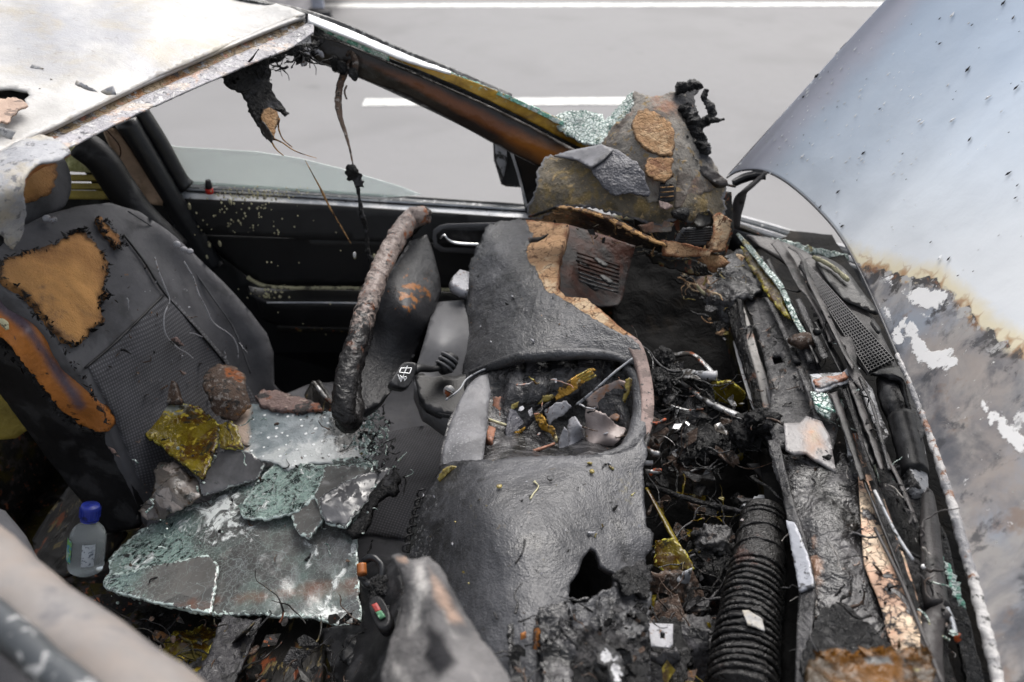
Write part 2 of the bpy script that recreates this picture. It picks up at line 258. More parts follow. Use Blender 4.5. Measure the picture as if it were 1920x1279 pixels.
M_glasssoot = mat('sooty_laminated_glass', (.10, .10, .098), .06, [('n', 8, .0006), ('n', 60, .0004), ('n', 220, .00015)],
    [dict(k='c', c=(.19, .185, .175), s=6, t=.55, w=.3, o=.6), dict(k='c', c=(.035, .034, .037), s=9.5, t=.74, w=.02, o=.7), dict(c=(.05, .05, .052), s=5, t=.64, w=.12, o=.7), dict(c=A('#9a664e', .7), attr='rustm', s=7, t=.92, w=.35, a=1.9, o=.6), dict(c=A('#8aa79e', .6), attr='green', s=9, t=.62, w=.4, a=1.5, o=.7),
     dict(c=A('#b8d6cc', .6), attr='green', s=70, t=.86, w=.12, a=1.5, dist=3, o=.8), dict(c=(.010, .02, .018), attr='green', s=26, t=1.0, w=.16, a=1.8, dist=2), dict(c=(.70, .73, .72), attr='white', s=34, t=.70, w=.2, a=1.6, r=.3, h=.0006, dist=1.5), dict(c=(.01, .012, .012), s=46, t=.80, w=.04, r=.3), dict(k='e', c=(.25, .31, .30), s=7, t=.003, w=.003, inv=1, o=.6),
     dict(k='e', c=(.50, .58, .56), within='green', s=90, t=.035, w=.03, inv=1, o=.6), dict(k='e', c=(.30, .36, .35), s=38, t=.010, w=.010, inv=1, o=.35), dict(c=(.30, .34, .33), s=110, t=.76, w=.05, o=.7), dict(c=(.66, .78, .74), attr='edge', s=90, t=.86, w=.14, a=1.8, h=.001)], spec=.7, coat=.3, trans=.25)
M_glassolive = mat('olive_scorched_glass', A('#80701c', .5), .16, [('n', 30, .002), ('n', 160, .0006)],
    [dict(c=A('#5c3f10', .45), s=20, t=.54, w=.12), dict(c=A('#9aa09a', .5), attr='top', s=12, t=.8, w=.2, a=.9), dict(c=A('#b3a03a', .6), s=70, t=.64, w=.06), dict(c=(.02, .018, .01), s=26, t=.70, w=.06), dict(c=A('#d9cf60', .6), attr='edge', s=90, t=1.08, w=.1, a=1.4)], spec=0.45)
M_glasspale = mat('bubbled_white_glass', (.22, .25, .265), .10, [('n', 20, .002), ('n', 160, .0004)],
    [dict(c=(.12, .15, .16), s=7, t=.5, w=.2), dict(c=(.40, .42, .42), attr='low', s=20, t=.72, w=.2, a=1), dict(k='v', c=(.70, .72, .73), s=58, t=.19, w=.05, inv=1, h=.0012), dict(c=(.012, .016, .016), attr='dark', s=30, t=.70, w=.15, a=1.6), dict(c=(.02, .02, .02), s=80, t=.80, w=.02), dict(c=A('#cdb8a8', .6), attr='tan', s=10, t=.6, w=.15, a=.6)], spec=0.6, coat=.3)
M_crumb = mat('brown_crust', A('#6a564a', .5), .6, [('n', 140, .003), ('n', 300, .0015)], [dict(c=A('#a8a09a', .5), s=80, t=.62, w=.06), dict(c=A('#8a6038', .6), s=30, t=.7, w=.05), dict(c=A('#a8602e', .6), attr='rust', s=30, t=.95, w=.25, a=1.6), dict(c=(.018, .016, .015), s=60, t=.62, w=.06)], spec=0.3)
M_rustcrust = mat('pink_rust_crust', A('#a08680', .5), .7, [('n', 90, .004), ('n', 220, .002)], [dict(c=A('#a06448', .55), s=20, t=.66, w=.08), dict(c=A('#c9b0a4', .5), s=60, t=.66, w=.06), dict(c=(.025, .022, .022), s=30, t=.62, w=.06)])
M_crystal = mat('clear_glass_shards', (.09, .08, .072), .06, [('n', 30, .004)], [dict(k='c', c=(.22, .19, .17), s=34, t=.6, w=.1), dict(c=A('#5a4630', .4), s=16, t=.56, w=.08), dict(c=A('#a8d0c0', .55), s=40, t=.76, w=.04), dict(c=(.012, .012, .01), s=20, t=.6, w=.08)], spec=0.6, coat=.5)
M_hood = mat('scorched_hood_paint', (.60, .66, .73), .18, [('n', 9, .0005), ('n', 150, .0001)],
    [dict(c=(.47, .56, .68), attr='blue', s=5, t=.62, w=.45, a=.4, o=.9, d=4), dict(c=(.58, .52, .56), attr='pink', s=7, t=.65, w=.3, a=.4, o=.6), dict(c=(.74, .76, .78), attr='pale', s=2, t=.5, w=.5, a=.15),  # blue and pale grades put the sky's reflection into the colour
     dict(c=A('#e0d2ac', 1.), attr='burn', s=9, t=.33, w=.12, a=.25, o=.8),
     dict(k='e', c=A('#a06a30', .9), attr='burn', s=21, t=.82, w=.08, a=-.85, r=.4, o=.75), dict(k='e', c=A('#4f3826', .6), attr='burn', s=21, t=.90, w=.06, a=-.75, r=.5, o=.85),
     dict(c=(.20, .20, .215), c2=(.36, .34, .325), s2=16, attr='burn', s=24, t=.56, w=.04, a=.30, r=.42),
     dict(c=A('#c0b4ac', .65), within='burnin', s=3.5, t=.62, w=.2, r=.5), dict(c=(.30, .33, .38), within='burnin', s=4.5, t=.62, w=.15, r=.35), dict(c=(.10, .105, .12), within='burnin', s=6, t=.60, w=.14, r=.35, o=.85), dict(c=A('#a88a74', .6), within='burnin', s=13, t=.74, w=.1, o=.6), dict(c=(.06, .062, .07), within='burnin', s=18, t=.70, w=.07, r=.4, o=.8), dict(c=(.7, .69, .68), within='burnin', s=23, t=.77, w=.03, r=.5), dict(c=(.06, .056, .056), attr='near', s=18, t=.84, w=.12, a=1.5, r=.4), dict(c=(.42, .41, .40), attr='near', s=30, t=1.0, w=.08, a=1.6, r=.45), dict(c=(.09, .092, .105), within='burnin', s=11, t=.70, w=.1, r=.4, o=.8), dict(c=A('#a07050', .6), attr='near', s=22, t=1.1, w=.12, a=1.2, r=.4), dict(c=(.82, .81, .80), attr='flake', s=26, t=.50, w=.04, a=.8, r=.6, h=.0008), dict(c=(.75, .74, .72), within='burnin', s=70, t=.82, w=.03, r=.5, h=.001),
     ], coat=.3, spec=.5, var=.15)
M_rim = mat('chipped_hood_edge', (.40, .39, .385), .45, [('n', 60, .003)], [dict(c=(.05, .05, .05), s=50, t=.62, w=.04), dict(c=A('#8a5a3a', .6), s=24, t=.66, w=.05), dict(c=(.18, .18, .19), s=16, t=.56, w=.06)])
M_fender = mat('pale_fender_paint', (.42, .42, .43), .25, [], [dict(c=(.3, .3, .3), s=9, t=.6, w=.1)], coat=.4, var=.2)
M_cowl = mat('brown_grey_cowl_plastic', (.050, .046, .046), .45, [('n', 120, .0008)], [dict(c=(.10, .092, .09), s=7, t=.60, w=.2), dict(c=(.010, .010, .010), s=50, t=.72, w=.04), dict(c=(.010, .010, .010), s=9, t=.64, w=.08)], spec=0.35)
M_cowldark = mat('dark_cowl_plastic', (.007, .007, .008), .32, [('n', 60, .0015)], [dict(c=(.03, .03, .032), s=16, t=.68, w=.06)], spec=0.3)
M_whitecrust = mat('white_blistered_coat', (.42, .42, .43), .5, [('n', 70, .004)], [dict(c=(.012, .012, .013), attr='edge', s=70, t=.62, w=.05, a=1.6), dict(c=(.2, .2, .21), s=30, t=.6, w=.06), dict(c=(.01, .01, .01), s=22, t=.66, w=.03)])
M_hose = mat('sooty_corrugated_hose', (.012, .011, .0108), .26, [('n', 150, .003), ('n', 360, .0008)], [dict(c=A('#6a5048', .4), s=22, t=.76, w=.06), dict(c=(.06, .058, .056), s=60, t=.72, w=.06), dict(c=A('#9a4e36', .45), s=24, t=.88, w=.03)], rvar=.1, spec=.65)
M_board = mat('dark_fallen_board', (.012, .011, .010), .4, [('n', 60, .002)], [dict(c=A('#8a7a50', .45), s=60, t=.66, w=.04), dict(c=A('#8a4a2a', .5), s=30, t=.66, w=.05)], rvar=.15, stretch=((1, .25, 1), (0, 0, 0)), spec=0.3)
M_greyboard = mat('grey_torn_sheet', (.03, .029, .032), .28, [('r', 26, .002), ('n', 90, .003)], [dict(c=(.009, .009, .010), s=16, t=.55, w=.07), dict(c=(.09, .088, .092), s=9, t=.66, w=.1), dict(c=(.008, .008, .008), s=70, t=.72, w=.04)], rvar=.1, spec=0.35)
M_void = mat('void_shade_black', (.004, .004, .0042), .7, [('n', 30, .004)], [dict(c=(.012, .010, .008), s=9, t=.62, w=.1)], spec=0.08)  # near-black colour stands in for deep shade inside the openings
M_bare = mat('bare_silver', (.27, .28, .31), .35, [('n', 60, .001)], [dict(c=(.05, .05, .055), s=50, t=.68, w=.05)])
M_brownglass = mat('brown_scorched_glass', (.035, .022, .010), .2, [('n', 30, .004)], [dict(c=A('#8a5a1a', .5), s=9, t=.56, w=.12), dict(c=(.01, .009, .007), s=12, t=.6, w=.1), dict(c=A('#b0a860', .5), s=22, t=.76, w=.06), dict(c=A('#9a9a98', .5), attr='top', s=12, t=.7, w=.1, a=.7)], spec=.25)  # grey top patch is a pale reflection painted on the glass
M_smokeglass = mat('smoky_glass', (.10, .10, .105), .12, [('n', 8, .002)], [dict(c=(.20, .20, .21), s=6, t=.55, w=.25), dict(c=(.03, .03, .03), s=12, t=.66, w=.1), dict(c=(.5, .55, .53), attr='edge', s=80, t=1.0, w=.1, a=1.5)], spec=.6, trans=.3)
M_grille = mat('grey_grille_bars', (.11, .105, .105), .45, [], [dict(c=(.03, .03, .03), s=9, t=.62, w=.12)])
M_dash2 = mat('satin_dash_skin', (.028, .0285, .032), .36, [('v', 420, .0003), ('n', 170, .0006), ('n', 18, .003)],
    [dict(c=(.075, .076, .084), s=3, t=.58, w=.25, r=.46), dict(c=(.012, .012, .013), attr='left', s=40, t=.7, w=.25, a=1.2, r=.3), dict(c=(.010, .010, .011), s=9, t=.70, w=.12, r=.24), dict(c=(.10, .10, .10), attr='left', s=190, t=1.1, w=.08, a=1.4), dict(c=(.008, .008, .008), s=130, t=.78, w=.03, h=-.0005), dict(c=A('#9a8f5a', .4), attr='ochre', s=120, t=.84, w=.12, a=1, o=.5), dict(c=A('#7a6a4a', .4), s=46, t=.84, w=.04, o=.6)], rvar=.1, spec=.62)  # left attr paints the dash's highlight gradient, darker to the left
M_cap = mat('blue_bottle_cap', (.015, .03, .26), .4, [('n', 40, .001)], [dict(c=(.008, .012, .06), s=30, t=.66, w=.1)])
M_water = mat('clear_bottle_plastic', (.80, .86, .88), .05, [('n', 40, .002)], [], trans=.86, ior=1.18, var=.05)
M_label = mat('bottle_label', (.45, .5, .52), .4, [], [dict(c=(.05, .3, .5), s=16, t=.52, w=.02), dict(c=(.15, .3, .08), s=22, t=.62, w=.03)])
M_white = mat('white_print', (.75, .75, .75), .5)
M_red = mat('red_plastic', (.45, .02, .01), .4)
M_orangeband = mat('orange_reflector', (.22, .07, .015), .5)
M_spike = mat('burnt_pillar_crust', (.13, .125, .125), .85, [('n', 30, .003), ('n', 120, .0015)], [dict(c=(.05, .05, .053), s=6, t=.56, w=.2), dict(c=A('#b59c8c', .6), attr='tan', s=9, t=.75, w=.25, a=.8), dict(c=(.40, .385, .37), attr='lite', s=12, t=.80, w=.3, a=1.2), dict(c=(.016, .016, .018), attr='dark', s=9, t=.75, w=.25, a=.8)], spec=.15)
M_nearpillar = mat('burnt_near_pillar', (.16, .15, .145), .55, [('n', 20, .001)], [dict(c=(.13, .13, .135), s=3, t=.55, w=.25), dict(c=A('#b8a290', .5), s=2, t=.55, w=.25), dict(c=(.08, .08, .09), s=9, t=.74, w=.12)])
M_carwhite = mat('white_car_paint', (.80, .74, .72), .3, coat=.5)
M_tyre = mat('tyre_rubber', (.03, .03, .035), .7)
M_lightgrey = mat('alloy', (.4, .42, .5), .3)
M_ochreglass = mat('ochre_glass_sliver', A('#b5a04a', .6), .25, [('n', 90, .002)], [dict(c=A('#6a5216', .5), s=24, t=.52, w=.06), dict(c=A('#e3d68a', .6), s=60, t=.6, w=.05)], spec=.7)
M_foil = mat('crumpled_gold_foil', A('#c99a3c', .7), .25, [('n', 60, .006)], [dict(c=(.05, .03, .01), s=50, t=.56, w=.06), dict(c=A('#e8dcae', .6), s=40, t=.62, w=.05)], metal=.3)
M_greyshard = mat('grey_scorched_shard', A('#a89c98', .9), .4, [('n', 60, .001)], [dict(c=A('#9a9360', .8), attr='low', s=30, t=.72, w=.15, a=1), dict(c=(.10, .085, .08), s=30, t=.70, w=.08), dict(c=A('#b07a50', .8), attr='rust', s=26, t=.8, w=.2, a=1.3)], spec=.35)
M_silverpl = mat('pale_grey_plate', (.30, .30, .32), .45, [('n', 80, .0015)], [dict(c=(.03, .03, .03), s=50, t=.66, w=.05), dict(c=A('#8a6a58', .5), s=90, t=.72, w=.03)])
M_copper = mat('copper_rust_slats', A('#b07a60', .6), .5, [('n', 80, .002)], [dict(c=(.04, .035, .035), s=30, t=.56, w=.05), dict(c=(.25, .24, .24), s=16, t=.6, w=.06)])
M_orange = mat('orange_cable', (.5, .09, .02), .5, [('n', 90, .002)], [dict(c=(.04, .03, .03), s=60, t=.58, w=.06)])

# ------------------------------------------------------------------ object helpers
def tag(o, label=None, cat=None, group=None, kind=None):
    if label: o['label'] = label
    if cat: o['category'] = cat
    if group: o['group'] = group
    if kind: o['kind'] = kind
    return o
def empty(name, loc, label=None, cat=None, group=None, kind=None):
    o = bpy.data.objects.new(name, None); o.location = loc; o.empty_display_size = .05; col.objects.link(o)
    return tag(o, label, cat, group, kind)
def partgroup(name, parent, label=None):      # a part that only carries sub-parts
    o = bpy.data.objects.new(name, None); o.empty_display_size = .05; col.objects.link(o); o.parent = parent
    if label: o['label'] = label
    return o
def worldloc(o):
    v = Vector((0, 0, 0))
    while o: v += o.location; o = o.parent
    return v
def link(name, V, faces, m, parent=None, smooth=True, attrs=None, label=None, cat=None, group=None, kind=None):
    V = np.asarray(V, float); me = bpy.data.meshes.new(name)
    if parent is None:
        org = np.array([V[:, 0].mean(), V[:, 1].mean(), V[:, 2].min()])
    else: org = np.array(worldloc(parent))
    Vl = V - org
    me.from_pydata([tuple(p) for p in Vl], [], faces)
    me.materials.append(m)
    if attrs:
        for k, a in attrs.items():
            at = me.attributes.new(k, 'FLOAT', 'POINT'); at.data.foreach_set('value', np.asarray(a, np.float32))
    me.polygons.foreach_set('use_smooth', [smooth] * len(me.polygons)); me.update()
    o = bpy.data.objects.new(name, me); col.objects.link(o)
    if parent is None: o.location = org
    else: o.parent = parent
    return tag(o, label, cat, group, kind)
def normals(V, T):
    N = np.zeros_like(V); a, b, c = V[T[:, 0]], V[T[:, 1]], V[T[:, 2]]
    f = np.cross(b - a, c - a)
    for i in range(3): np.add.at(N, T[:, i], f)
    l = np.linalg.norm(N, axis=1)[:, None]; return N / np.maximum(l, 1e-12)
def shell(name, V, T, m, parent, thick, disp, attrs, smooth=True, **kw):
    """displace a triangulated sheet along its normal, give it real thickness, link it"""
    N = normals(V, T); camdir = np.array([0, 0, HC]) - V
    if (N * camdir).sum() < 0: T = T[:, ::-1]; N = -N
    off = 0
    for q in disp:
        amp, fr = q[0], q[1]; kind = q[2] if len(q) > 2 else 'n'
        off = off + amp * fbm(V + rnd.random() * 3, fr, q[3] if len(q) > 3 else 4, kind == 'r')
    if disp: V = V + N * off[:, None]; N = normals(V, T)
    n = len(V); faces = [tuple(t) for t in T.tolist()]
    if thick:
        cnt = {}
        for t in faces:
            for i in range(3):
                e = (t[i], t[(i + 1) % 3]); cnt[e] = cnt.get(e, 0) + 1
        bd = [e for e in cnt if (e[1], e[0]) not in cnt]
        V = np.concatenate([V, V - N * thick]); faces += [(a + n, c + n, b + n) for a, b, c in faces]
        faces += [(b, a, a + n, b + n) for a, b in bd]
        attrs = {k: np.concatenate([a, a]) for k, a in attrs.items()}
    return link(name, V, faces, m, parent, smooth, attrs, **kw)
def inpoly(U, Vv, poly):
    x = np.array([p[0] for p in poly]); y = np.array([p[1] for p in poly]); ins = np.zeros(len(U), bool); j = len(x) - 1
    for i in range(len(x)):
        c = ((y[i] > Vv) != (y[j] > Vv)); xi = (x[j] - x[i]) * (Vv - y[i]) / (y[j] - y[i] + 1e-9) + x[i]
        ins ^= c & (U < xi); j = i
    return ins
def pdist(U, Vv, poly, closed=True):
    best = np.full(len(U), 1e9); n = len(poly)
    for i in range(n if closed else n - 1):
        a = np.array(poly[i][:2], float); b = np.array(poly[(i + 1) % n][:2], float); ab = b - a
        t = np.clip(((U - a[0]) * ab[0] + (Vv - a[1]) * ab[1]) / (ab @ ab + 1e-9), 0, 1)
        best = np.minimum(best, np.hypot(U - a[0] - t * ab[0], Vv - a[1] - t * ab[1]))
    return best
def pmask(U, Vv, poly, soft):      # 1 inside, fading over soft px, .5 on the line
    s = pdist(U, Vv, poly); s = np.where(inpoly(U, Vv, poly), s, -s); return np.clip(.5 + .5 * s / soft, 0, 1)
def cr(pts, n, closed=False):      # Catmull-Rom resample by arc length
    pts = np.array(pts, float)
    if len(pts) == 2: t = np.linspace(0, 1, n)[:, None]; return pts[0] * (1 - t) + pts[1] * t
    if closed: ext = np.concatenate([pts[-1:], pts, pts[:2]])
    else: ext = np.concatenate([2 * pts[:1] - pts[1:2], pts, 2 * pts[-1:] - pts[-2:-1]])
    out = []
    for i in range(1, len(ext) - 2):
        p0, p1, p2, p3 = ext[i - 1:i + 3]
        for t in np.linspace(0, 1, 12, endpoint=False):
            out.append(.5 * (2 * p1 + (p2 - p0) * t + (2 * p0 - 5 * p1 + 4 * p2 - p3) * t * t + (3 * p1 - p0 - 3 * p2 + p3) * t ** 3))
    out.append(ext[-2]); out = np.array(out); s = np.concatenate([[0], np.cumsum(np.linalg.norm(np.diff(out, axis=0), axis=1))])
    q = np.linspace(0, s[-1], n); return np.stack([np.interp(q, s, out[:, k]) for k in range(out.shape[1])], 1)
def tps(ctrl):
    C = np.array([pt(c) for c in ctrl], float); X = C[:, :2] / 500; n = len(C)
    r = np.linalg.norm(X[:, None] - X[None], axis=2); K = np.where(r > 0, r * r * np.log(r + 1e-9), 0) + np.eye(n) * 1e-4
    Pm = np.c_[np.ones(n), X]; Am = np.block([[K, Pm], [Pm.T, np.zeros((3, 3))]])
    wv = np.linalg.lstsq(Am, np.r_[C[:, 2], 0, 0, 0], rcond=None)[0]
    def f(U, V_):
        Q = np.c_[U, V_] / 500; out = np.empty(len(Q))
        for s in range(0, len(Q), 4000):
            q = Q[s:s + 4000]; r_ = np.linalg.norm(q[:, None] - X[None], axis=2)
            out[s:s + 4000] = np.where(r_ > 0, r_ * r_ * np.log(r_ + 1e-9), 0) @ wv[:n] + np.c_[np.ones(len(q)), q] @ wv[n:]
        return out
    return f
def rough_line(poly, res, jag, closed=True):
    out = []; n = len(poly); r = random.Random(int(poly[0][0] * 7 + poly[0][1]))
    for i in range(n if closed else n - 1):
        a = np.array(poly[i][:2], float); b = np.array(poly[(i + 1) % n][:2], float); L_ = np.linalg.norm(b - a); k = max(1, int(L_ / res))
        nn = np.array([-(b - a)[1], (b - a)[0]]) / max(L_, 1e-6)
        for j in range(k):
            t = j / k; o = (r.random() - .5) * 2 * jag * min(1, 4 * t * (1 - t) + .3) if jag else 0
            out.append(tuple(a + (b - a) * t + nn * o))
    return out
def patch(name, outline, ctrl, m, parent=None, res=8, thick=.003, disp=(), jag=0, holes=(), masks=None, edge=25, func=None, smooth=True, round_=False, **kw):
    """an irregular sheet: outline and depth points are (u, v[, depth]) on sight lines, turned into real 3D positions"""
    if ctrl is None: ctrl = [q for q in outline]
    ol = outline
    if round_: ol = [tuple(q) for q in cr([q[:2] for q in outline], max(12, int(len(outline) * 4)), True)[:-1]]
    bd = rough_line(ol, res, jag); hb = [rough_line(h, res, jag * .6) for h in holes]
    us = [p[0] for p in bd]; vv = [p[1] for p in bd]
    g = []; y = min(vv); row = 0
    while y < max(vv):
        xs = np.arange(min(us) + (res / 2 if row & 1 else 0), max(us), res); g.append(np.stack([xs, np.full(len(xs), y)], 1)); y += res * .87; row += 1
    g = np.concatenate(g) if g else np.zeros((0, 2))
    g = g[inpoly(g[:, 0], g[:, 1], bd)]
    for loop in [bd] + hb:
        if len(g): g = g[pdist(g[:, 0], g[:, 1], loop) > res * .45]
    for h in hb:
        if len(g): g = g[~inpoly(g[:, 0], g[:, 1], h)]
    g = g + np.random.RandomState(1).uniform(-.18, .18, g.shape) * res
    pts = list(bd); edges = [(i, (i + 1) % len(bd)) for i in range(len(bd))]
    for h in hb: s = len(pts); pts += h; edges += [(s + i, s + (i + 1) % len(h)) for i in range(len(h))]
    pts += [tuple(q) for q in g]
    r = geometry.delaunay_2d_cdt([Vector(p) for p in pts], edges, [], 0, 1e-4)
    Q = np.array([[p.x, p.y] for p in r[0]]); T = np.array([list(f) for f in r[2] if len(f) == 3])
    c = Q[T].mean(1); keep = inpoly(c[:, 0], c[:, 1], bd)
    for h in hb: keep &= ~inpoly(c[:, 0], c[:, 1], h)
    T = T[keep]; used = np.unique(T); mp = np.full(len(Q), -1); mp[used] = np.arange(len(used)); Q = Q[used]; T = mp[T]
    d = tps(ctrl)(Q[:, 0], Q[:, 1])
    if func: d = d + func(Q[:, 0], Q[:, 1])
    V = PV(Q[:, 0], Q[:, 1], d)
    at = {}
    if edge: at['edge'] = np.clip(1 - pdist(Q[:, 0], Q[:, 1], bd) / edge, 0, 1)
    for k, q in (masks or {}).items():
        at[k] = q(Q[:, 0], Q[:, 1]) if callable(q) else pmask(Q[:, 0], Q[:, 1], q[0], q[1])
    return shell(name, V, T, m, parent, thick, disp, at, smooth, **kw)
def gridfaces(nr, nc, wrap=False):
    T = []
    for i in range(nr - 1):
        for j in range(nc if wrap else nc - 1):
            a, b = i * nc + j, i * nc + (j + 1) % nc; c, d = a + nc, b + nc; T += [(a, b, d), (a, d, c)]
    return np.array(T)
def loft(name, rows, m, parent=None, nc=40, nr=12, thick=.003, disp=(), masks=None, world=False, edge=0, smooth=True, **kw):
    R = [cr([q if world else P(*pt(q)) for q in row], nc) for row in rows]
    R = np.array(R); V = np.array([cr(R[:, j], nr) if len(R) > 1 else R[:, j] for j in range(nc)]).transpose(1, 0, 2).reshape(-1, 3)
    T = gridfaces(nr, nc); at = {}
    s, t = np.meshgrid(np.linspace(0, 1, nc), np.linspace(0, 1, nr)); s, t = s.ravel(), t.ravel()
    if edge: at['edge'] = np.clip(1 - np.minimum(t, 1 - t) / edge, 0, 1)
    for k, f in (masks or {}).items(): at[k] = f(s, t)
    return shell(name, V, T, m, parent, thick, disp, at, smooth, **kw)
def tube(name, path, rad, m, parent=None, n=24, sides=8, noise=0, nf=60, world=False, flat=1, masks=None, closed=False, smooth=True, sub=True, **kw):
    p = [q if world else P(*pt(q)) for q in path]; C = cr(p, n) if sub else np.array(p); n = len(C)
    rad = rad if hasattr(rad, '__len__') else [rad]; rr = np.interp(np.linspace(0, 1, n), np.linspace(0, 1, len(rad)), rad)
    V = []; up = np.array([.21, .35, .91])
    for i in range(n):
        t = C[min(i + 1, n - 1)] - C[max(i - 1, 0)]; t /= max(np.linalg.norm(t), 1e-9)
        a = np.cross(t, up); a /= max(np.linalg.norm(a), 1e-9); b = np.cross(a, t)
        for j in range(sides):
            w_ = 2 * math.pi * j / sides; V.append(C[i] + rr[i] * (a * math.cos(w_) + b * math.sin(w_) * flat))
    V = np.array(V)
    if noise:
        cen = np.repeat(C, sides, 0); d = V - cen; V = cen + d * (1 + noise * fbm(V + 1.7, nf, 3))[:, None]
    F = [tuple(f) for f in gridfaces(n, sides, True)[:, ::-1].tolist()]
    V = np.concatenate([V, C[:1], C[-1:]]); k = n * sides
    for j in range(sides): F += [(j, (j + 1) % sides, k), ((n - 1) * sides + (j + 1) % sides, (n - 1) * sides + j, k + 1)]
    at = {}
    s = np.concatenate([np.repeat(np.linspace(0, 1, n), sides), [0, 1]])
    for kk, f in (masks or {}).items(): at[kk] = f(s)
    return link(name, V, F, m, parent, smooth, at, **kw)
def blob(name, c, r, m, parent=None, amp=.4, fr=30, sub=3, ridge=False, rot=None, masks=None, smooth=True, **kw):
    import bmesh
    bm = bmesh.new(); bmesh.ops.create_icosphere(bm, subdivisions=5 if ridge else sub, radius=1)
    V = np.array([v.co[:] for v in bm.verts]); F = [tuple(v.index for v in f.verts) for f in bm.faces]; bm.free()
    c = np.array(P(*pt(c))); r = np.array(r if hasattr(r, '__len__') else (r, r, r)); S = V * r
    if ridge:
        f0 = 1 / r.mean(); o = c * 7.1
        s = 1 + .55 * fbm(S + o, 1.3 * f0, 3) + .22 * fbm(S + o, 4 * f0, 3, True) + .10 * fbm(S + o, 11 * f0, 2)
    else: s = 1 + amp * fbm(S + c, fr, 4)
    return link(name, S * s[:, None] + c, F, m, parent, smooth, None, **kw)
def join(name, items, m, parent=None, smooth=False, **kw):     # items: list of (V, F)
    VV, FF, s = [], [], 0
    for V, F in items: VV.append(np.asarray(V, float)); FF += [tuple(i + s for i in f) for f in F]; s += len(V)
    return link(name, np.concatenate(VV), FF, m, parent, smooth, None, **kw)
BOXF = [(0, 3, 2, 1), (4, 5, 6, 7), (0, 1, 5, 4), (1, 2, 6, 5), (2, 3, 7, 6), (3, 0, 4, 7)]
def bar(a, b, wd, th, up=(0, 0, 1)):      # box between two world points
    a, b = np.array(a, float), np.array(b, float); t = (b - a) / np.linalg.norm(b - a); s = np.cross(t, up); s /= np.linalg.norm(s); q = np.cross(s, t)
    V = [p + s * x * wd / 2 + q * y * th / 2 for p in (a, b) for x, y in ((-1, -1), (1, -1), (1, 1), (-1, 1))]
    return V, BOXF
def bevelbox(name, a, b, wd, th, m, parent=None, bev=.002, up=(0, 0, 1), **kw):
    import bmesh
    V, F = bar(a, b, wd, th, up); bm = bmesh.new(); vs_ = [bm.verts.new(v) for v in V]
    for f in F: bm.faces.new([vs_[i] for i in f])
    bmesh.ops.recalc_face_normals(bm, faces=bm.faces); bmesh.ops.bevel(bm, geom=list(bm.edges), offset=bev, segments=2, affect='EDGES'); bm.verts.ensure_lookup_table()
    for i, v in enumerate(bm.verts): v.index = i
    V = np.array([v.co[:] for v in bm.verts]); F = [tuple(v.index for v in f.verts) for f in bm.faces]; bm.free()
    return link(name, V, F, m, parent, False, None, **kw)
def lathe(name, prof, loc, m, parent=None, n=28, axis=None, **kw):
    from mathutils import Matrix
    V, F = [], []
    for r_, z in prof:
        for j in range(n): V.append((r_ * math.cos(2 * math.pi * j / n), r_ * math.sin(2 * math.pi * j / n), z))
    F = [tuple(f) for f in gridfaces(len(prof), n, True).tolist()]
    V = np.array(V)
    if axis is not None:
        q = Vector(axis).to_track_quat('Z', 'Y').to_matrix(); V = V @ np.array(q).T
    return link(name, V + np.array(loc), F, m, parent, True, None, **kw)
# ================================================================== SETTING
def plane(name, x0, x1, y0, y1, z, m, **kw):
    return link(name, [(x0, y0, z), (x1, y0, z), (x1, y1, z), (x0, y1, z)], [(0, 1, 2, 3)], m, None, False, None, **kw)
def slab(name, x0, x1, y0, y1, z0, z1, m, parent=None, **kw):
    V = [(x, y, z) for z in (z0, z1) for x, y in ((x0, y0), (x1, y0), (x1, y1), (x0, y1))]
    return link(name, V, [(0, 3, 2, 1), (4, 5, 6, 7), (0, 1, 5, 4), (1, 2, 6, 5), (2, 3, 7, 6), (3, 0, 4, 7)], m, parent, False, None, **kw)
plane('ground', -250, 250, -250, 250, -.02, M_verge, kind='structure')
plane('road', -250, 250, -3, 12.5, 0, M_road, kind='structure')
def line_quad(name, x0, x1, ya, yb, wd, label):      # painted line, ya at x0, yb at x1
    o = link(name, [(x0, ya - wd / 2, .004), (x1, yb - wd / 2, .004), (x1, yb + wd / 2, .004), (x0, ya + wd / 2, .004)], [(0, 1, 2, 3)], M_paint, None, False, None, kind='structure')
line_quad('lane_dash', -1.02, .95, 5.43, 5.46, .15, '')
line_quad('lane_dash', -9.5, -5.0, 5.38, 5.41, .14, '')
line_quad('lane_dash', 6.2, 9.2, 5.52, 5.58, .14, '')
line_quad('edge_line', -60, 60, 8.28 - .6, 8.28 + .75, .16, '')
# white car standing beyond the edge line: only its front corner and wheel show
pc = empty('parked_car', (-3.6, 8.0, 0), 'pinkish white car out of focus across the road, only its lower front corner in view', 'car')
prof = [(-4.4, .35), (-4.4, .8), (-4.0, .95), (-3.2, 1.0), (-2.6, 1.4), (-1.2, 1.42), (-.4, 1.0), (.75, .85), (.98, .6), (.98, .28), (.8, .17), (-4.3, .17)]
V = [(-2.62 + x, y, z) for y in (7.2, 8.85) for x, z in prof]; n_ = len(prof)
F = [tuple(range(n_))[::-1], tuple(range(n_, 2 * n_))] + [(i, (i + 1) % n_, (i + 1) % n_ + n_, i + n_) for i in range(n_)]
link('body', V, F, M_carwhite, pc, False)
link('bumper_lip', *bar((-1.9, 7.22, .14), (-1.56, 7.24, .15), .1, .1), M_tyre, pc, False)
link('fog_lamp', *bar((-1.70, 7.19, .28), (-1.60, 7.19, .28), .03, .09), M_lightgrey, pc, False)
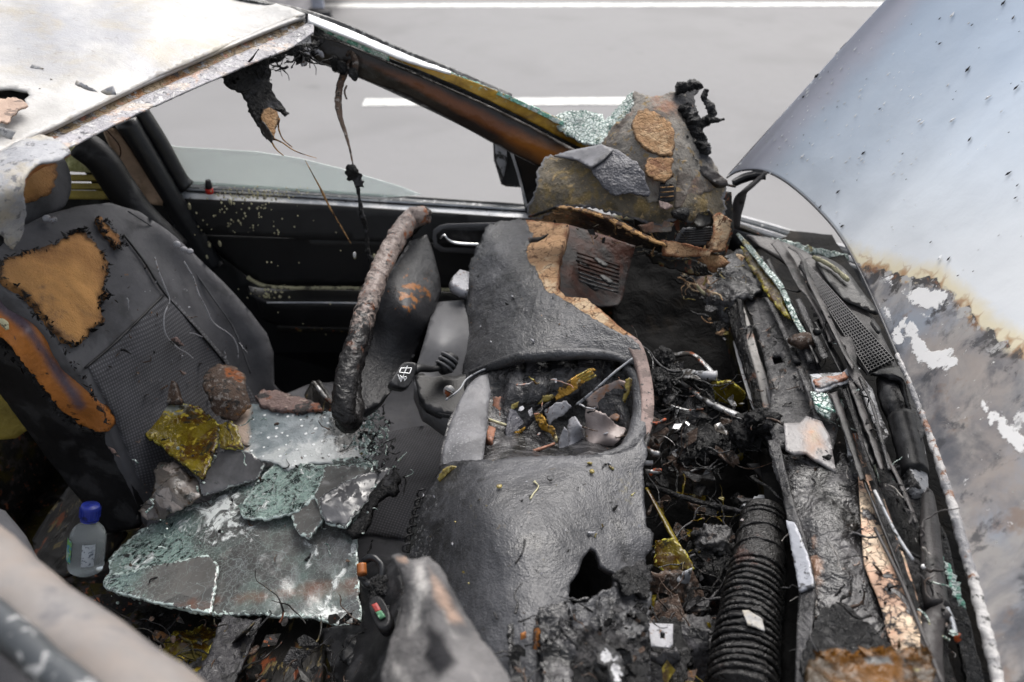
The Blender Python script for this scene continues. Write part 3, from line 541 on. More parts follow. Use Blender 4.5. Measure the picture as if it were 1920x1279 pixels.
for x in (-2.5, -5.6):
    for y_, s__ in ((7.24, 1), (8.8, -1)):
        wh = lathe('wheel', [(.001, -.09), (.2, -.1), (.22, -.11), (.3, -.11), (.32, -.06), (.32, .06), (.3, .1), (.001, .1)], (x, y_, .32), M_tyre, pc, 32, (0, s__, 0))
        lathe('rim', [(.001, .0), (.08, .015), (.17, .01), (.19, -.01)], (x, y_ - .115 * s__, .32), M_lightgrey, wh, 24, (0, -s__, 0))

# ================================================================== THE CAR
car = empty('burnt_car', (-.1, .95, 0), 'burnt out car with its bonnet raised, windscreen gone and cabin full of soot', 'car')
# ---- tub: floor, firewall, side, tunnel - real dark surfaces under everything
tub = partgroup('body_shell', car)
slab('floor_pan', -2.0, .75, .15, 1.80, .2, .24, M_dark, tub)
slab('far_sill', -2.0, 1.4, 1.80, 1.9, .2, .5, M_cowldark, tub)
slab('near_door_skin', -.95, .55, .06, .12, .2, .88, M_nearpillar, tub)
slab('firewall', .50, .54, .12, 1.80, .24, .80, M_dark, tub)
slab('tunnel', -1.3, .45, .86, 1.05, .24, .46, M_dark, tub)
slab('engine_bay_floor', .54, 1.7, .12, 1.85, .3, .34, M_dark, tub)
slab('rear_bulkhead', -2.05, -2.0, .12, 1.85, .2, .95, M_dark, tub)
loft('rear_bench', [[(-1.95, .2, .95), (-1.95, 1.0, .98), (-1.95, 1.75, .95)], [(-1.78, .2, .6), (-1.78, 1.0, .62), (-1.78, 1.75, .6)], [(-1.7, .2, .52), (-1.7, 1.0, .52), (-1.7, 1.75, .52)], [(-1.3, .2, .53), (-1.3, 1.0, .5), (-1.3, 1.75, .53)], [(-1.22, .2, .3), (-1.22, 1.0, .3), (-1.22, 1.75, .3)]], M_dark, tub, 24, 24, .01, [(.006, 9)], world=True)
# ---- roof
rf = partgroup('roof', car)
edge_u = [(-260, 398), (-120, 342), (0, 284), (60, 254), (130, 222), (215, 180), (300, 140), (400, 96), (480, 62), (540, 38), (572, 28)]
def roofd(u, v): return 1.667 + (572 - u) * -.00103 if u > 0 else 1.08 + u * -.0003
def off(pl, dv, dd=0, du=0): return [(u + du * (u < 560), v + dv, roofd(u, v) + dd) for u, v in pl]
skin = [(-300, -260), (100, -220), (330, -60), (440, -14), (500, 2), (548, 16), (572, 26)] + [(u, v) for u, v in edge_u[::-1][1:]] + [(-330, 398)]
patch('roof_skin', skin, [(572, 26, 1.655), (540, 38, 1.64), (400, 96, 1.48), (300, 140, 1.38), (215, 180, 1.29), (130, 222, 1.20), (0, 284, 1.075), (-120, 342, .97), (-260, 398, .86), (500, 0, 1.73), (330, -60, 1.76), (300, 40, 1.5), (100, -220, 2.1), (-300, -260, 1.75), (0, 100, 1.32), (100, 0, 1.5), (-330, 200, 1.0)], M_roof, rf, 9, .004, [(.004, 5), (.0012, 30)], holes=[[(-20, 166), (20, 164), (50, 170), (56, 178), (46, 186), (50, 195), (30, 202), (22, 215), (8, 228), (-20, 236)]], masks={'edge': lambda U, V_: np.clip(1 - pdist(U, V_, edge_u, False) / 40, 0, 1) * .6 + np.clip(1 - (V_ + 10) / 60, 0, 1) * (U < 330) * .5})
loft('roof_lip', [off(edge_u, -2), off(edge_u, 4, -.006), off(edge_u, 8, -.002), off(edge_u, 10, .006)], M_roof, rf, 90, 10, .002, [(.001, 40)])
loft('rust_gutter', [off(edge_u, 9, .004), off(edge_u, 15, .0), off(edge_u, 22, -.008), off(edge_u, 27, -.018)], M_groove, rf, 110, 12, .002, [(.002, 60), (.001, 160)])
fl = [off(edge_u, 25, -.014), off(edge_u, 29, -.026), off(edge_u, 42, -.045), off(edge_u, 53, -.062)]
fl2 = [r[2:-1] + [(588 + i * 0, 36 + i * 8, 1.66 - .012 * i)] for i, r in enumerate(fl)]
loft('header_flange', fl2, M_flange, rf, 120, 12, .003, [(.0022, 50), (.001, 140)])
# torn blister hole and flaps in the roof paint
patch('peach_flap', [(-20, 182), (30, 184), (50, 192), (52, 198), (34, 206), (24, 216), (12, 232), (2, 226), (-6, 232), (-20, 224)], [(-20, 180, 1.17), (50, 195, 1.165), (10, 232, 1.10), (-20, 230, 1.09)], M_peach, rf, 5, .003, [(.004, 50)], jag=2)
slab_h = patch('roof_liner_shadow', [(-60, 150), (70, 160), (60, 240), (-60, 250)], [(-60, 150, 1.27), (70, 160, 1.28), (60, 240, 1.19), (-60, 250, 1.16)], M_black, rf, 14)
for pl, d_ in (([(143, 150), (178, 168), (183, 173), (160, 168), (140, 158)], 1.24), ([(188, 172), (212, 160), (218, 178), (200, 178)], 1.275), ([(60, 120), (82, 128), (70, 134), (55, 128)], 1.32), ([(90, 130), (128, 132), (110, 137)], 1.34), ([(-4, 236), (30, 246), (22, 262), (0, 256)], 1.09)):
    patch('paint_flake', pl, [(u, v, d_ - .02) for u, v in pl], M_flap, rf, 5, .0015, [(.004, 60)], jag=1)
patch('peeled_sheet', [(-160, 380), (-60, 310), (0, 286), (40, 262), (72, 252), (98, 258), (126, 276), (132, 285), (112, 300), (82, 304), (60, 316), (47, 336), (44, 360), (50, 400), (46, 430), (36, 455), (27, 470), (18, 462), (8, 444), (-12, 430), (-80, 420), (-200, 470)],
    [(-160, 380, .93), (0, 290, 1.05), (72, 252, 1.11), (130, 284, 1.08), (60, 300, 1.03), (20, 360, .99), (46, 400, 1.03), (30, 465, 1.06), (-80, 420, .95), (-200, 470, .9)], M_flap, rf, 6, .004, [(.006, 14), (.0015, 60)], jag=1.5)
loft('curled_flap_edge', [[(40, 348, 1.03), (50, 325, 1.04), (72, 308, 1.05), (105, 300, 1.07), (131, 288, 1.09)], [(46, 352, 1.06), (56, 332, 1.07), (78, 316, 1.08), (106, 306, 1.09), (132, 291, 1.1)]], M_bolster, rf, 40, 4, .002, [(.004, 50)])
# charred headliner rags under the header
patch('charred_headliner', [(418, 140), (470, 118), (520, 96), (560, 84), (600, 74), (598, 96), (588, 108), (574, 98), (560, 120), (555, 104), (540, 100), (530, 112), (505, 122), (506, 148), (516, 178), (530, 200), (541, 214), (535, 218), (516, 205), (512, 216), (494, 210), (508, 250), (500, 262), (478, 225), (455, 180), (432, 165)],
    [(418, 140, 1.49), (600, 74, 1.68), (560, 110, 1.65), (500, 150, 1.56), (500, 260, 1.55), (541, 214, 1.58), (455, 180, 1.53)], M_char, rf, 5, .006, [(.01, 24), (.004, 70)], jag=3)
# ---- far windscreen pillar
pl_ = partgroup('windscreen_pillar', car)
gy = lambda s, t: np.clip(s * 1.2 - .2, 0, 1)
loft('pillar_skin', [[(582, 66, 'y', 1.748), (640, 80, 'y', 1.748), (740, 122, 'y', 1.748), (850, 168, 'y', 1.748), (960, 218, 'y', 1.748), (1090, 286, 'y', 1.748)], [(585, 90, 'y', 1.74), (650, 110, 'y', 1.74), (750, 150, 'y', 1.74), (850, 200, 'y', 1.735), (960, 255, 'y', 1.73), (1060, 300, 'y', 1.73)],
    [(590, 112, 'y', 1.738), (640, 130, 'y', 1.738), (700, 156, 'y', 1.738), (765, 180, 'y', 1.738), (850, 226, 'y', 1.738), (930, 270, 'y', 1.738), (1010, 312, 'y', 1.738)]], M_pillar, pl_, 70, 14, .02, [(.004, 14), (.002, 50)],
    masks={'glow': lambda s, t: np.clip(.95 - np.abs(t - .32 - .18 * s) * 2.6, 0, 1) * np.clip(s * 2.2, .1, 1), 'tip': lambda s, t: np.clip((s - .62) * 2.4, 0, 1) * np.clip(1.1 - abs(t - .5) * 1.6, 0, 1)})
loft('pillar_outer_edge', [[(594, 112, 'y', 1.745), (700, 152, 'y', 1.745), (850, 221, 'y', 1.745), (930, 265, 'y', 1.745), (1012, 306, 'y', 1.745)], [(594, 117, 'y', 1.755), (700, 158, 'y', 1.755), (850, 229, 'y', 1.755), (930, 272, 'y', 1.755), (1012, 315, 'y', 1.755)]], M_trim, pl_, 30, 3, .01)
loft('black_gasket', [[(590, 44, 'y', 1.765), (700, 96, 'y', 1.765), (860, 152, 'y', 1.765), (1000, 226, 'y', 1.765), (1092, 276, 'y', 1.765)], [(586, 76, 'y', 1.75), (640, 90, 'y', 1.75), (740, 130, 'y', 1.75), (850, 174, 'y', 1.75), (960, 226, 'y', 1.75), (1080, 290, 'y', 1.75)]], M_char, pl_, 50, 6, .012, [(.002, 60)])
loft('amber_glass_strip', [[(730, 104, 'y', 1.745), (800, 124, 'y', 1.745), (900, 158, 'y', 1.745), (1000, 200, 'y', 1.745), (1080, 240, 'y', 1.745), (1132, 270, 'y', 1.745)], [(730, 110, 'y', 1.74), (800, 138, 'y', 1.74), (900, 182, 'y', 1.74), (1000, 232, 'y', 1.74), (1060, 264, 'y', 1.74), (1100, 284, 'y', 1.74)]], M_amber, pl_, 60, 8, .004, [(.002, 40)])
loft('pillar_seam', [[(730, 110, 'y', 1.735), (800, 138, 'y', 1.735), (900, 182, 'y', 1.735), (1000, 232, 'y', 1.735), (1060, 264, 'y', 1.735), (1100, 284, 'y', 1.735)], [(730, 116, 'y', 1.735), (800, 144, 'y', 1.735), (900, 189, 'y', 1.735), (1000, 238, 'y', 1.735), (1060, 269, 'y', 1.735), (1096, 288, 'y', 1.735)]], M_char, pl_, 50, 4, .006, [(.001, 60)])
loft('green_glass_strip', [[(596, 44, 'y', 1.75), (650, 66, 'y', 1.75), (740, 106, 'y', 1.75), (840, 134, 'y', 1.75), (960, 182, 'y', 1.745), (1060, 230, 'y', 1.74)], [(596, 52, 'y', 1.748), (650, 80, 'y', 1.748), (740, 118, 'y', 1.748), (840, 142, 'y', 1.748), (960, 190, 'y', 1.742), (1060, 238, 'y', 1.737)]], M_green, pl_, 120, 8, .005, [(.004, 70), (.002, 200)])
loft('white_glass_edge', [[(578, 26, 'y', 1.75), (660, 58, 'y', 1.75), (760, 101, 'y', 1.74), (846, 134, 'y', 1.74)], [(578, 40, 'y', 1.725), (660, 72, 'y', 1.725), (760, 114, 'y', 1.725), (846, 137, 'y', 1.728)]], M_white, pl_, 60, 5, .005, [(.002, 60)])
loft('outer_trim_strip', [[(430, -14, 'y', 1.82), (490, 0, 'y', 1.82), (560, 14, 'y', 1.82), (640, 40, 'y', 1.82), (740, 84, 'y', 1.82), (860, 132, 'y', 1.82), (960, 176, 'y', 1.82)], [(430, -6, 'y', 1.81), (490, 6, 'y', 1.81), (560, 22, 'y', 1.81), (640, 53, 'y', 1.81), (740, 97, 'y', 1.81), (860, 142, 'y', 1.81), (960, 183, 'y', 1.81)]], M_trim, pl_, 60, 5, .008, [(.0008, 90)])
# ---- far door
dr = partgroup('driver_door', car)
patch('window_glass', [(300, 268), (330, 276), (400, 280), (480, 285), (560, 297), (640, 317), (700, 335), (750, 350), (790, 366), (700, 372), (500, 356), (340, 348)], [(300, 268, 'y', 1.83), (790, 366, 'y', 1.83), (340, 348, 'y', 1.83), (560, 297, 'y', 1.83), (600, 360, 'y', 1.83)], M_sideglass, dr, 10, .004, edge=0)
def hs_(name, v0l, v0r, v1l, v1r, y0, y1, m, u0=325, u1=1010, **kw):
    bow = lambda v, t: v
    loft(name, [[(u0 + (u1 - u0) * t, v0l + (v0r - v0l) * t, 'y', y0) for t in (0, .35, .7, 1)], [(u0 + (u1 - u0) * t, v1l + (v1r - v1l) * t, 'y', y1) for t in (0, .35, .7, 1)]], m, dr, 24, 4, .008, **kw)
hs_('window_seal', 338, 384, 342, 388, 1.84, 1.835, M_rubber, 335)
hs_('sill_ledge', 342, 388, 352, 393, 1.835, 1.815, M_sill2, 330)
hs_('sill_channel', 352, 393, 355, 397, 1.812, 1.81, M_sill, 330)
hs_('sill_groove', 355, 397, 358, 400, 1.82, 1.82, M_sill2, 325)
hs_('sill_top', 358, 400, 374, 414, 1.81, 1.785, M_sill, 322)
patch('door_panel_upper', [(318, 372), (600, 385), (1010, 412), (1010, 470), (890, 456), (600, 450), (380, 436), (330, 430)], [(318, 372, 'y', 1.785), (1010, 412, 'y', 1.785), (1010, 470, 'y', 1.77), (330, 430, 'y', 1.77), (600, 440, 'y', 1.77)], M_door2, dr, 14, .01)
patch('door_panel_middle', [(322, 425), (500, 440), (890, 456), (1010, 468), (1000, 545), (700, 538), (560, 540), (500, 536), (465, 520), (440, 500), (400, 470)], [(322, 425, 'y', 1.79), (1010, 460, 'y', 1.79), (1000, 545, 'y', 1.79), (500, 540, 'y', 1.79)], M_door, dr, 14, .01)
patch('door_panel_lower', [(380, 430), (440, 500), (480, 535), (700, 540), (1000, 545), (1000, 800), (560, 800), (480, 660), (300, 430)], [(380, 430, 'y', 1.8), (1000, 545, 'y', 1.81), (1000, 800, 'y', 1.8), (480, 660, 'y', 1.8)], M_door, dr, 18, .01)
loft('armrest', [[(466, 536, 'y', 1.79), (500, 541, 'y', 1.79), (600, 541, 'y', 1.79), (720, 542, 'y', 1.79), (900, 546, 'y', 1.79)], [(470, 548, 'y', 1.73), (510, 560, 'y', 1.73), (600, 562, 'y', 1.73), (720, 564, 'y', 1.73), (900, 568, 'y', 1.73)], [(480, 560, 'y', 1.71), (520, 570, 'y', 1.71), (600, 572, 'y', 1.71), (720, 574, 'y', 1.71), (900, 578, 'y', 1.71)], [(490, 600, 'y', 1.73), (530, 612, 'y', 1.73), (600, 616, 'y', 1.73), (720, 620, 'y', 1.73), (900, 624, 'y', 1.73)]], M_door, dr, 40, 14, .01)
loft('armrest_highlight_strip', [[(500, 566, 'y', 1.706), (600, 566, 'y', 1.706), (720, 568, 'y', 1.706), (900, 572, 'y', 1.706)], [(500, 569, 'y', 1.704), (600, 569, 'y', 1.704), (720, 571, 'y', 1.704), (900, 575, 'y', 1.704)]], M_sill, dr, 24, 3, .004)
tube('cream_trim_line', [(464, 519, 'y', 1.78), (480, 530, 'y', 1.78), (505, 537, 'y', 1.78), (560, 540, 'y', 1.78), (620, 540, 'y', 1.78), (720, 541, 'y', 1.78), (860, 544, 'y', 1.78)], .0052, M_cream, dr, 60, 6, .5, 90)
tube('trim_crease', [(330, 440, 'y', 1.777), (500, 446, 'y', 1.777), (700, 452, 'y', 1.777), (900, 462, 'y', 1.777)], .0015, M_black, dr, 20, 5)
loft('door_pocket_edge', [[(520, 612, 'y', 1.72), (700, 616, 'y', 1.72), (860, 620, 'y', 1.72)], [(520, 622, 'y', 1.72), (700, 626, 'y', 1.72), (860, 630, 'y', 1.72)]], M_board, dr, 20, 4, .01)
patch('handle_recess', [(812, 432), (822, 424), (850, 420), (1000, 424), (1000, 476), (850, 474), (822, 470), (812, 460)], [(812, 432, 'y', 1.765), (1000, 424, 'y', 1.765), (1000, 476, 'y', 1.76), (812, 460, 'y', 1.76)], M_shroud, dr, 8, .004, round_=True)
patch('handle_cavity', [(818, 440), (830, 430), (860, 428), (1000, 430), (1000, 466), (850, 464), (824, 462)], [(818, 440, 'y', 1.76), (1000, 430, 'y', 1.76), (1000, 466, 'y', 1.756), (824, 462, 'y', 1.756)], M_black, dr, 8, .003, round_=True)
tube('door_handle', [(826, 447, 'y', 1.745), (833, 441, 'y', 1.742), (840, 449, 'y', 1.74), (856, 456, 'y', 1.74), (900, 459, 'y', 1.74)], [.004, .005, .006, .006], M_chrome, dr, 30, 8, flat=.8)
tube('lock_pin', [(392, 358, 'y', 1.8), (391, 348, 'y', 1.8), (390, 338, 'y', 1.8)], [.008, .0085, .006], M_black, dr, 8, 10)
tube('lock_pin_band', [(393, 362, 'y', 1.797), (392, 354, 'y', 1.797)], .0095, M_red, dr, 4, 10)
patch('side_kick_panel', [(985, 402), (1380, 424), (1500, 470), (1560, 560), (1560, 900), (980, 900)], [(985, 402, 'y', 1.81), (1500, 470, 'y', 1.81), (1560, 900, 'y', 1.81), (980, 900, 'y', 1.81)], M_dark, tub, 18, .02)
# wing mirror and quarter trim
patch('quarter_trim', [(952, 268), (985, 284), (1040, 320), (1060, 400), (986, 400), (972, 330)], [(952, 268, 'y', 1.80), (1060, 400, 'y', 1.8), (986, 400, 'y', 1.8)], M_black, dr, 10, .02)
patch('wing_mirror', [(924, 260), (930, 256), (956, 270), (966, 300), (984, 352), (950, 350), (940, 346), (926, 300)], [(924, 260, 'y', 1.92), (956, 270, 'y', 1.9), (984, 352, 'y', 1.88), (940, 346, 'y', 1.92)], M_rubber, dr, 6, .04)
patch('mirror_housing_face', [(927, 264), (948, 272), (950, 300), (944, 332), (930, 300)], [(927, 264, 'y', 1.9), (948, 272, 'y', 1.89), (944, 332, 'y', 1.895)], M_zinc, dr, 8, .004)
tube('mirror_seam', [(954, 272, 'y', 1.79), (970, 320, 'y', 1.79), (988, 388, 'y', 1.79)], .003, M_sill, dr, 14, 6)
# B pillar, seat belt tube, beige trim, rear window area
bp = partgroup('centre_pillar', car)
for nm, pth, r_, m_, yy in (('pillar_rubber', [(262, 208), (300, 268), (336, 334), (352, 352)], .020, M_rubber, 1.80), ('pillar_rubber', [(236, 226), (268, 280), (306, 345), (350, 420), (400, 500)], .026, M_rubber, 1.77),
                        ('belt_tube', [(150, 268), (190, 300), (224, 350), (262, 402), (330, 470)], .034, M_black, 1.66)):
    tube(nm, [(u, v, 'y', yy) for u, v in pth], r_, m_, bp, 30, 12)
tube('pillar_glass_edge', [(270, 212, 'y', 1.825), (308, 272, 'y', 1.825), (344, 338, 'y', 1.825)], .004, M_amber, bp, 14, 6)
patch('beige_pillar_trim', [(196, 246), (214, 240), (232, 262), (306, 372), (286, 384), (268, 370), (226, 306)], [(196, 246, 'y', 1.73), (232, 262, 'y', 1.75), (306, 372, 'y', 1.75), (286, 384, 'y', 1.73)], M_beige, bp, 8, .01, round_=True)
tube('belt_cord', [(200, 244, 'y', 1.72), (222, 270, 'y', 1.72), (226, 290, 'y', 1.72), (216, 305, 'y', 1.72)], .0015, M_redbrown, bp, 20, 5)
patch('pillar_dark_lining', [(120, 262), (200, 236), (262, 210), (330, 330), (360, 430), (420, 560), (330, 520), (230, 430), (170, 340)], [(120, 262, 'y', 1.83), (262, 210, 'y', 1.83), (420, 560, 'y', 1.83), (170, 340, 'y', 1.83)], M_black, bp, 16, .02)
patch('rear_side_window', [(60, 270), (134, 272), (150, 300), (172, 324), (130, 322), (60, 320)], [(60, 270, 'y', 1.79), (172, 324, 'y', 1.79), (60, 320, 'y', 1.79)], M_yellowpanel, bp, 12, .01)
for k, (va, vb) in enumerate(((326, 336), (342, 352), (356, 372))):
    loft('rear_sill_band', [[(60, va, 'y', 1.80 - .01 * k), (200, va + 2, 'y', 1.80 - .01 * k)], [(60, vb, 'y', 1.79 - .01 * k), (210, vb + 2, 'y', 1.79 - .01 * k)]], M_ochre, bp, 12, 4, .01)
slab('rear_door_lining', -2.0, -.75, 1.86, 1.88, .24, .96, M_black, bp)
# ---- driver seat
st = partgroup('driver_seat', car)
ctrl_b = [(0, 450, 1.47), (0, 520, 1.37), (120, 392, 1.62), (205, 382, 1.70), (300, 425, 1.78), (400, 520, 1.87), (512, 650, 1.97), (545, 745, 2.03), (205, 810, 1.535), (262, 975, 1.66), (400, 900, 1.76), (300, 600, 1.66), (200, 560, 1.56), (400, 700, 1.83), (120, 470, 1.53)]
back_o = [(-80, 500), (0, 462), (40, 425), (90, 402), (150, 386), (205, 380), (260, 396), (310, 430), (360, 472), (420, 530), (470, 585), (500, 625), (512, 660), (514, 720), (560, 770), (420, 940), (272, 985), (205, 812), (170, 740), (100, 640), (40, 570), (-80, 480)]
bulge = lambda U, V_: -.035 * np.exp(-(pdist(U, V_, [(310, 430), (420, 530), (500, 640), (520, 720)], False) / 34) ** 2) + .03 * np.clip(pdist(U, V_, back_o) < 12, 0, 1) * 0
patch('backrest', back_o, ctrl_b, M_fabric, st, 8, .06, [(.004, 7), (.0012, 60)], func=bulge)
bulge2 = lambda U, V_: bulge(U, V_) - .006
patch('woven_insert', [(165, 686), (230, 630), (308, 552), (330, 566), (380, 620), (430, 680), (470, 730), (500, 790), (480, 900), (330, 960), (262, 900), (215, 780)], ctrl_b, M_weave, st, 8, .02, [(.003, 7), (.0008, 60)], func=bulge2, round_=False)
tube('seat_seam', [(u, v, float(tps(ctrl_b)(np.array([u]), np.array([v]))[0]) - .008) for u, v in ((232, 440), (270, 490), (310, 552), (370, 620), (420, 680), (450, 728))], .0025, M_black, st, 30, 6)
tube('seat_seam', [(u, v, float(tps(ctrl_b)(np.array([u]), np.array([v]))[0]) - .008) for u, v in ((160, 690), (210, 648), (260, 600), (306, 554))], .0025, M_black, st, 30, 6)
tube('seat_seam', [(u, v, float(tps(ctrl_b)(np.array([u]), np.array([v]))[0]) - .02) for u, v in ((240, 396), (300, 436), (350, 490), (400, 560), (440, 620), (470, 700))], .002, M_fabric, st, 30, 6)
foam_o = [(0, 490), (20, 480), (55, 470), (90, 460), (110, 455), (140, 430), (158, 432), (172, 447), (192, 470), (204, 492), (200, 520), (196, 545), (206, 552), (200, 560), (190, 556), (188, 580), (196, 604), (180, 610), (168, 625), (148, 648), (140, 650), (118, 636), (80, 590), (40, 545), (0, 520)]
patch('exposed_foam', foam_o, ctrl_b, M_foam, st, 6, .03, [(.005, 20), (.0015, 90)], jag=3, func=lambda U, V_: -.012 + 0 * U)
patch('exposed_foam', [(180, 408), (190, 405), (205, 425), (222, 440), (228, 462), (218, 466), (205, 446), (190, 430)], ctrl_b, M_foam, st, 4, .02, [(.003, 50)], jag=2, func=lambda U, V_: -.012 + 0 * U)
patch('melted_bolster', [(-60, 500), (0, 524), (30, 548), (70, 592), (110, 640), (135, 668), (165, 720), (190, 765), (204, 795), (204, 808), (190, 812), (150, 798), (110, 765), (60, 700), (20, 650), (0, 632), (-60, 600)],
    [(0, 524, 1.37), (70, 592, 1.42), (135, 668, 1.47), (204, 800, 1.52), (150, 798, 1.53), (100, 700, 1.43), (0, 632, 1.38), (-60, 500, 1.33), (-60, 600, 1.31), (50, 620, 1.35), (150, 750, 1.475)], M_bolster, st, 6, .03, [(.004, 14), (.001, 70)], jag=2, edge=10, masks={'mid_sheen': lambda U, V_: np.clip(1 - pdist(U, V_, [(0, 570), (50, 610), (110, 700), (150, 760)], False) / 26, 0, 1)})
def curls(loop, cf, off_, r, m, par, n, seed, name='charred_edge'):       # ragged charred crumbs along a torn edge, joined
    rr = random.Random(seed); items = []; f = tps(cf)
    for i in range(n):
        k = rr.randrange(len(loop) - 1); t = rr.random(); u = loop[k][0] * (1 - t) + loop[k + 1][0] * t + rr.gauss(0, 3); v = loop[k][1] * (1 - t) + loop[k + 1][1] * t + rr.gauss(0, 3)
        c = P(u, v, float(f(np.array([u]), np.array([v]))[0]) - off_); s = r * (.4 + rr.random())
        ax = np.array([rr.gauss(0, 1) for _ in range(9)]).reshape(3, 3); ax /= np.linalg.norm(ax, axis=1)[:, None]
        V = np.array([c + ax[0] * s * 1.6, c + ax[1] * s * .7, c - ax[0] * s, c + ax[2] * s * .7, c - ax[1] * s * .5]); items.append((V, [(0, 1, 3), (1, 2, 3), (2, 4, 3), (4, 0, 3), (0, 4, 1), (1, 4, 2)]))
    return join(name, items, m, par, kind='stuff')
curls(foam_o[:7] + foam_o[6:], ctrl_b, .016, .0045, M_char, st, 200, 5)
curls([(178, 405), (200, 440), (222, 466), (236, 455), (215, 430), (200, 410)], ctrl_b, .016, .005, M_char, st, 70, 6)
curls([(30, 548), (110, 642), (165, 720), (204, 800)], ctrl_b, .035, .004, M_char, st, 90, 8)
curls([(-10, 640), (60, 706), (110, 770), (150, 800), (200, 812)], [(0, 632, 1.38), (204, 800, 1.52), (150, 798, 1.53), (60, 700, 1.4)], .0, .006, M_char, st, 80, 9)
patch('seat_side', [(-60, 596), (0, 630), (60, 702), (110, 768), (150, 800), (204, 812), (230, 870), (264, 950), (262, 990), (200, 1000), (120, 900), (60, 820), (0, 740), (-60, 690)], [(0, 632, 1.39), (204, 812, 1.54), (262, 990, 1.68), (200, 1000, 1.70), (60, 820, 1.60), (0, 740, 1.54), (-60, 690, 1.48), (110, 768, 1.5)], M_black, st, 10, .03, [(.003, 20)])
patch('headrest', [(40, 320), (60, 300), (90, 288), (112, 290), (128, 312), (135, 345), (130, 372), (116, 392), (80, 408), (50, 425), (10, 440), (-60, 440), (-60, 330)], [(40, 320, 1.6), (112, 290, 1.68), (135, 345, 1.69), (80, 408, 1.61), (-60, 440, 1.5), (60, 350, 1.56), (-60, 330, 1.5)], M_fabric, st, 7, .08, [(.004, 12)], round_=True)
patch('headrest_foam', [(36, 330), (70, 304), (100, 300), (108, 310), (106, 335), (96, 362), (60, 378), (34, 384)], [(36, 330, 1.56), (108, 310, 1.64), (60, 378, 1.56), (60, 350, 1.55)], M_foam, st, 7, .02, [(.004, 30)], jag=3)
# seat cushion and base
ctrl_c = [(500, 760, 'z', .60), (700, 700, 'z', .56), (860, 770, 'z', .54), (700, 900, 'z', .57), (780, 1040, 'z', .54), (400, 1000, 'z', .55), (300, 1100, 'z', .50), (560, 1150, 'z', .50)]
patch('cushion', [(280, 960), (420, 840), (520, 745), (580, 720), (640, 715), (690, 700), (780, 700), (880, 740), (880, 850), (850, 900), (800, 1000), (760, 1070), (690, 1075), (560, 1120), (380, 1120), (260, 1060)], ctrl_c, M_fabric, st, 9, .08, [(.006, 6), (.001, 60)])
patch('woven_cushion_insert', [(560, 880), (712, 812), (780, 800), (842, 792), (842, 850), (800, 960), (770, 1010), (690, 1000), (560, 1040)], ctrl_c, M_weave2, st, 9, .01, [(.004, 7)], func=lambda U, V_: -.008 + 0 * U)
# passenger seat: rounded shoulder of its backrest, near the camera
ps = partgroup('passenger_seat', car)
patch('backrest', [(-200, 930), (-40, 940), (10, 958), (50, 1005), (80, 1060), (97, 1120), (97, 1180), (60, 1300), (-200, 1300)], [(-200, 930, 1.06), (10, 958, 1.12), (97, 1120, 1.12), (0, 1100, 1.0), (-200, 1300, .9), (60, 1300, 1.04)], M_fabric, ps, 10, .05, [(.003, 10)], round_=False)
patch('cushion', [(90, 1130), (300, 1100), (560, 1140), (690, 1160), (740, 1400), (90, 1400)], [(90, 1130, 'z', .5), (690, 1160, 'z', .48), (740, 1400, 'z', .5), (90, 1400, 'z', .52)], M_dark, ps, 12, .06, [(.012, 8), (.004, 40)])
# near windscreen pillar, out of focus at the lower left
tube('near_windscreen_pillar', [(-520, 760, .90), (-330, 880, .78), (-140, 980, .70), (0, 1105, .64), (90, 1180, .60), (200, 1265, .56), (330, 1370, .52), (560, 1600, .47)], [.05, .045, .036, .034, .034], M_nearpillar, car, 50, 18, .12, 14, flat=.8)
tube('near_pillar_gasket', [(-330, 940, .70), (-140, 1048, .62), (0, 1170, .56), (80, 1240, .53), (180, 1330, .50)], [.012], M_sill2, car, 40, 10, .2, 30)

# ---- steering wheel: a tilted ring seen nearly edge on
sw = partgroup('steering_wheel', car)
rim = [(792, 404, 1.74), (768, 412, 1.73), (745, 445, 1.69), (716, 500, 1.62), (690, 570, 1.55), (668, 640, 1.49), (650, 710, 1.44), (645, 770, 1.42), (655, 792, 1.43), (660, 776, 1.45), (657, 712, 1.51), (674, 641, 1.57), (697, 569, 1.66), (724, 499, 1.74), (754, 443, 1.79), (780, 412, 1.79)]
pts3 = cr([P(*q) for q in rim], 120, True); 
from mathutils import Matrix
tube('rim', [tuple(q) for q in pts3], .0210, M_wheel, sw, 300, 28, .30, 55, world=True, masks={'top': lambda s: np.where(s < .5, np.clip((.40 - s) * 6, 0, 1), np.clip((s - .93) * 10, 0, 1))}, sub=True)
patch('airbag_cover', [(800, 440), (812, 470), (825, 520), (828, 545), (812, 590), (790, 640), (762, 700), (738, 728), (712, 756), (684, 768), (668, 752), (676, 680), (700, 590), (732, 510), (768, 452)], [(800, 440, 1.79), (828, 540, 1.75), (790, 640, 1.66), (735, 730, 1.58), (685, 745, 1.53), (700, 590, 1.63), (768, 452, 1.76), (765, 580, 1.60), (684, 768, 1.50)], M_airbag, sw, 6, .03, [(.002, 30)], masks={'rust': ([(748, 490), (800, 500), (830, 560), (806, 600), (745, 600), (722, 545)], 40), 'top': ([(770, 440), (830, 440), (830, 580), (730, 540)], 40)})
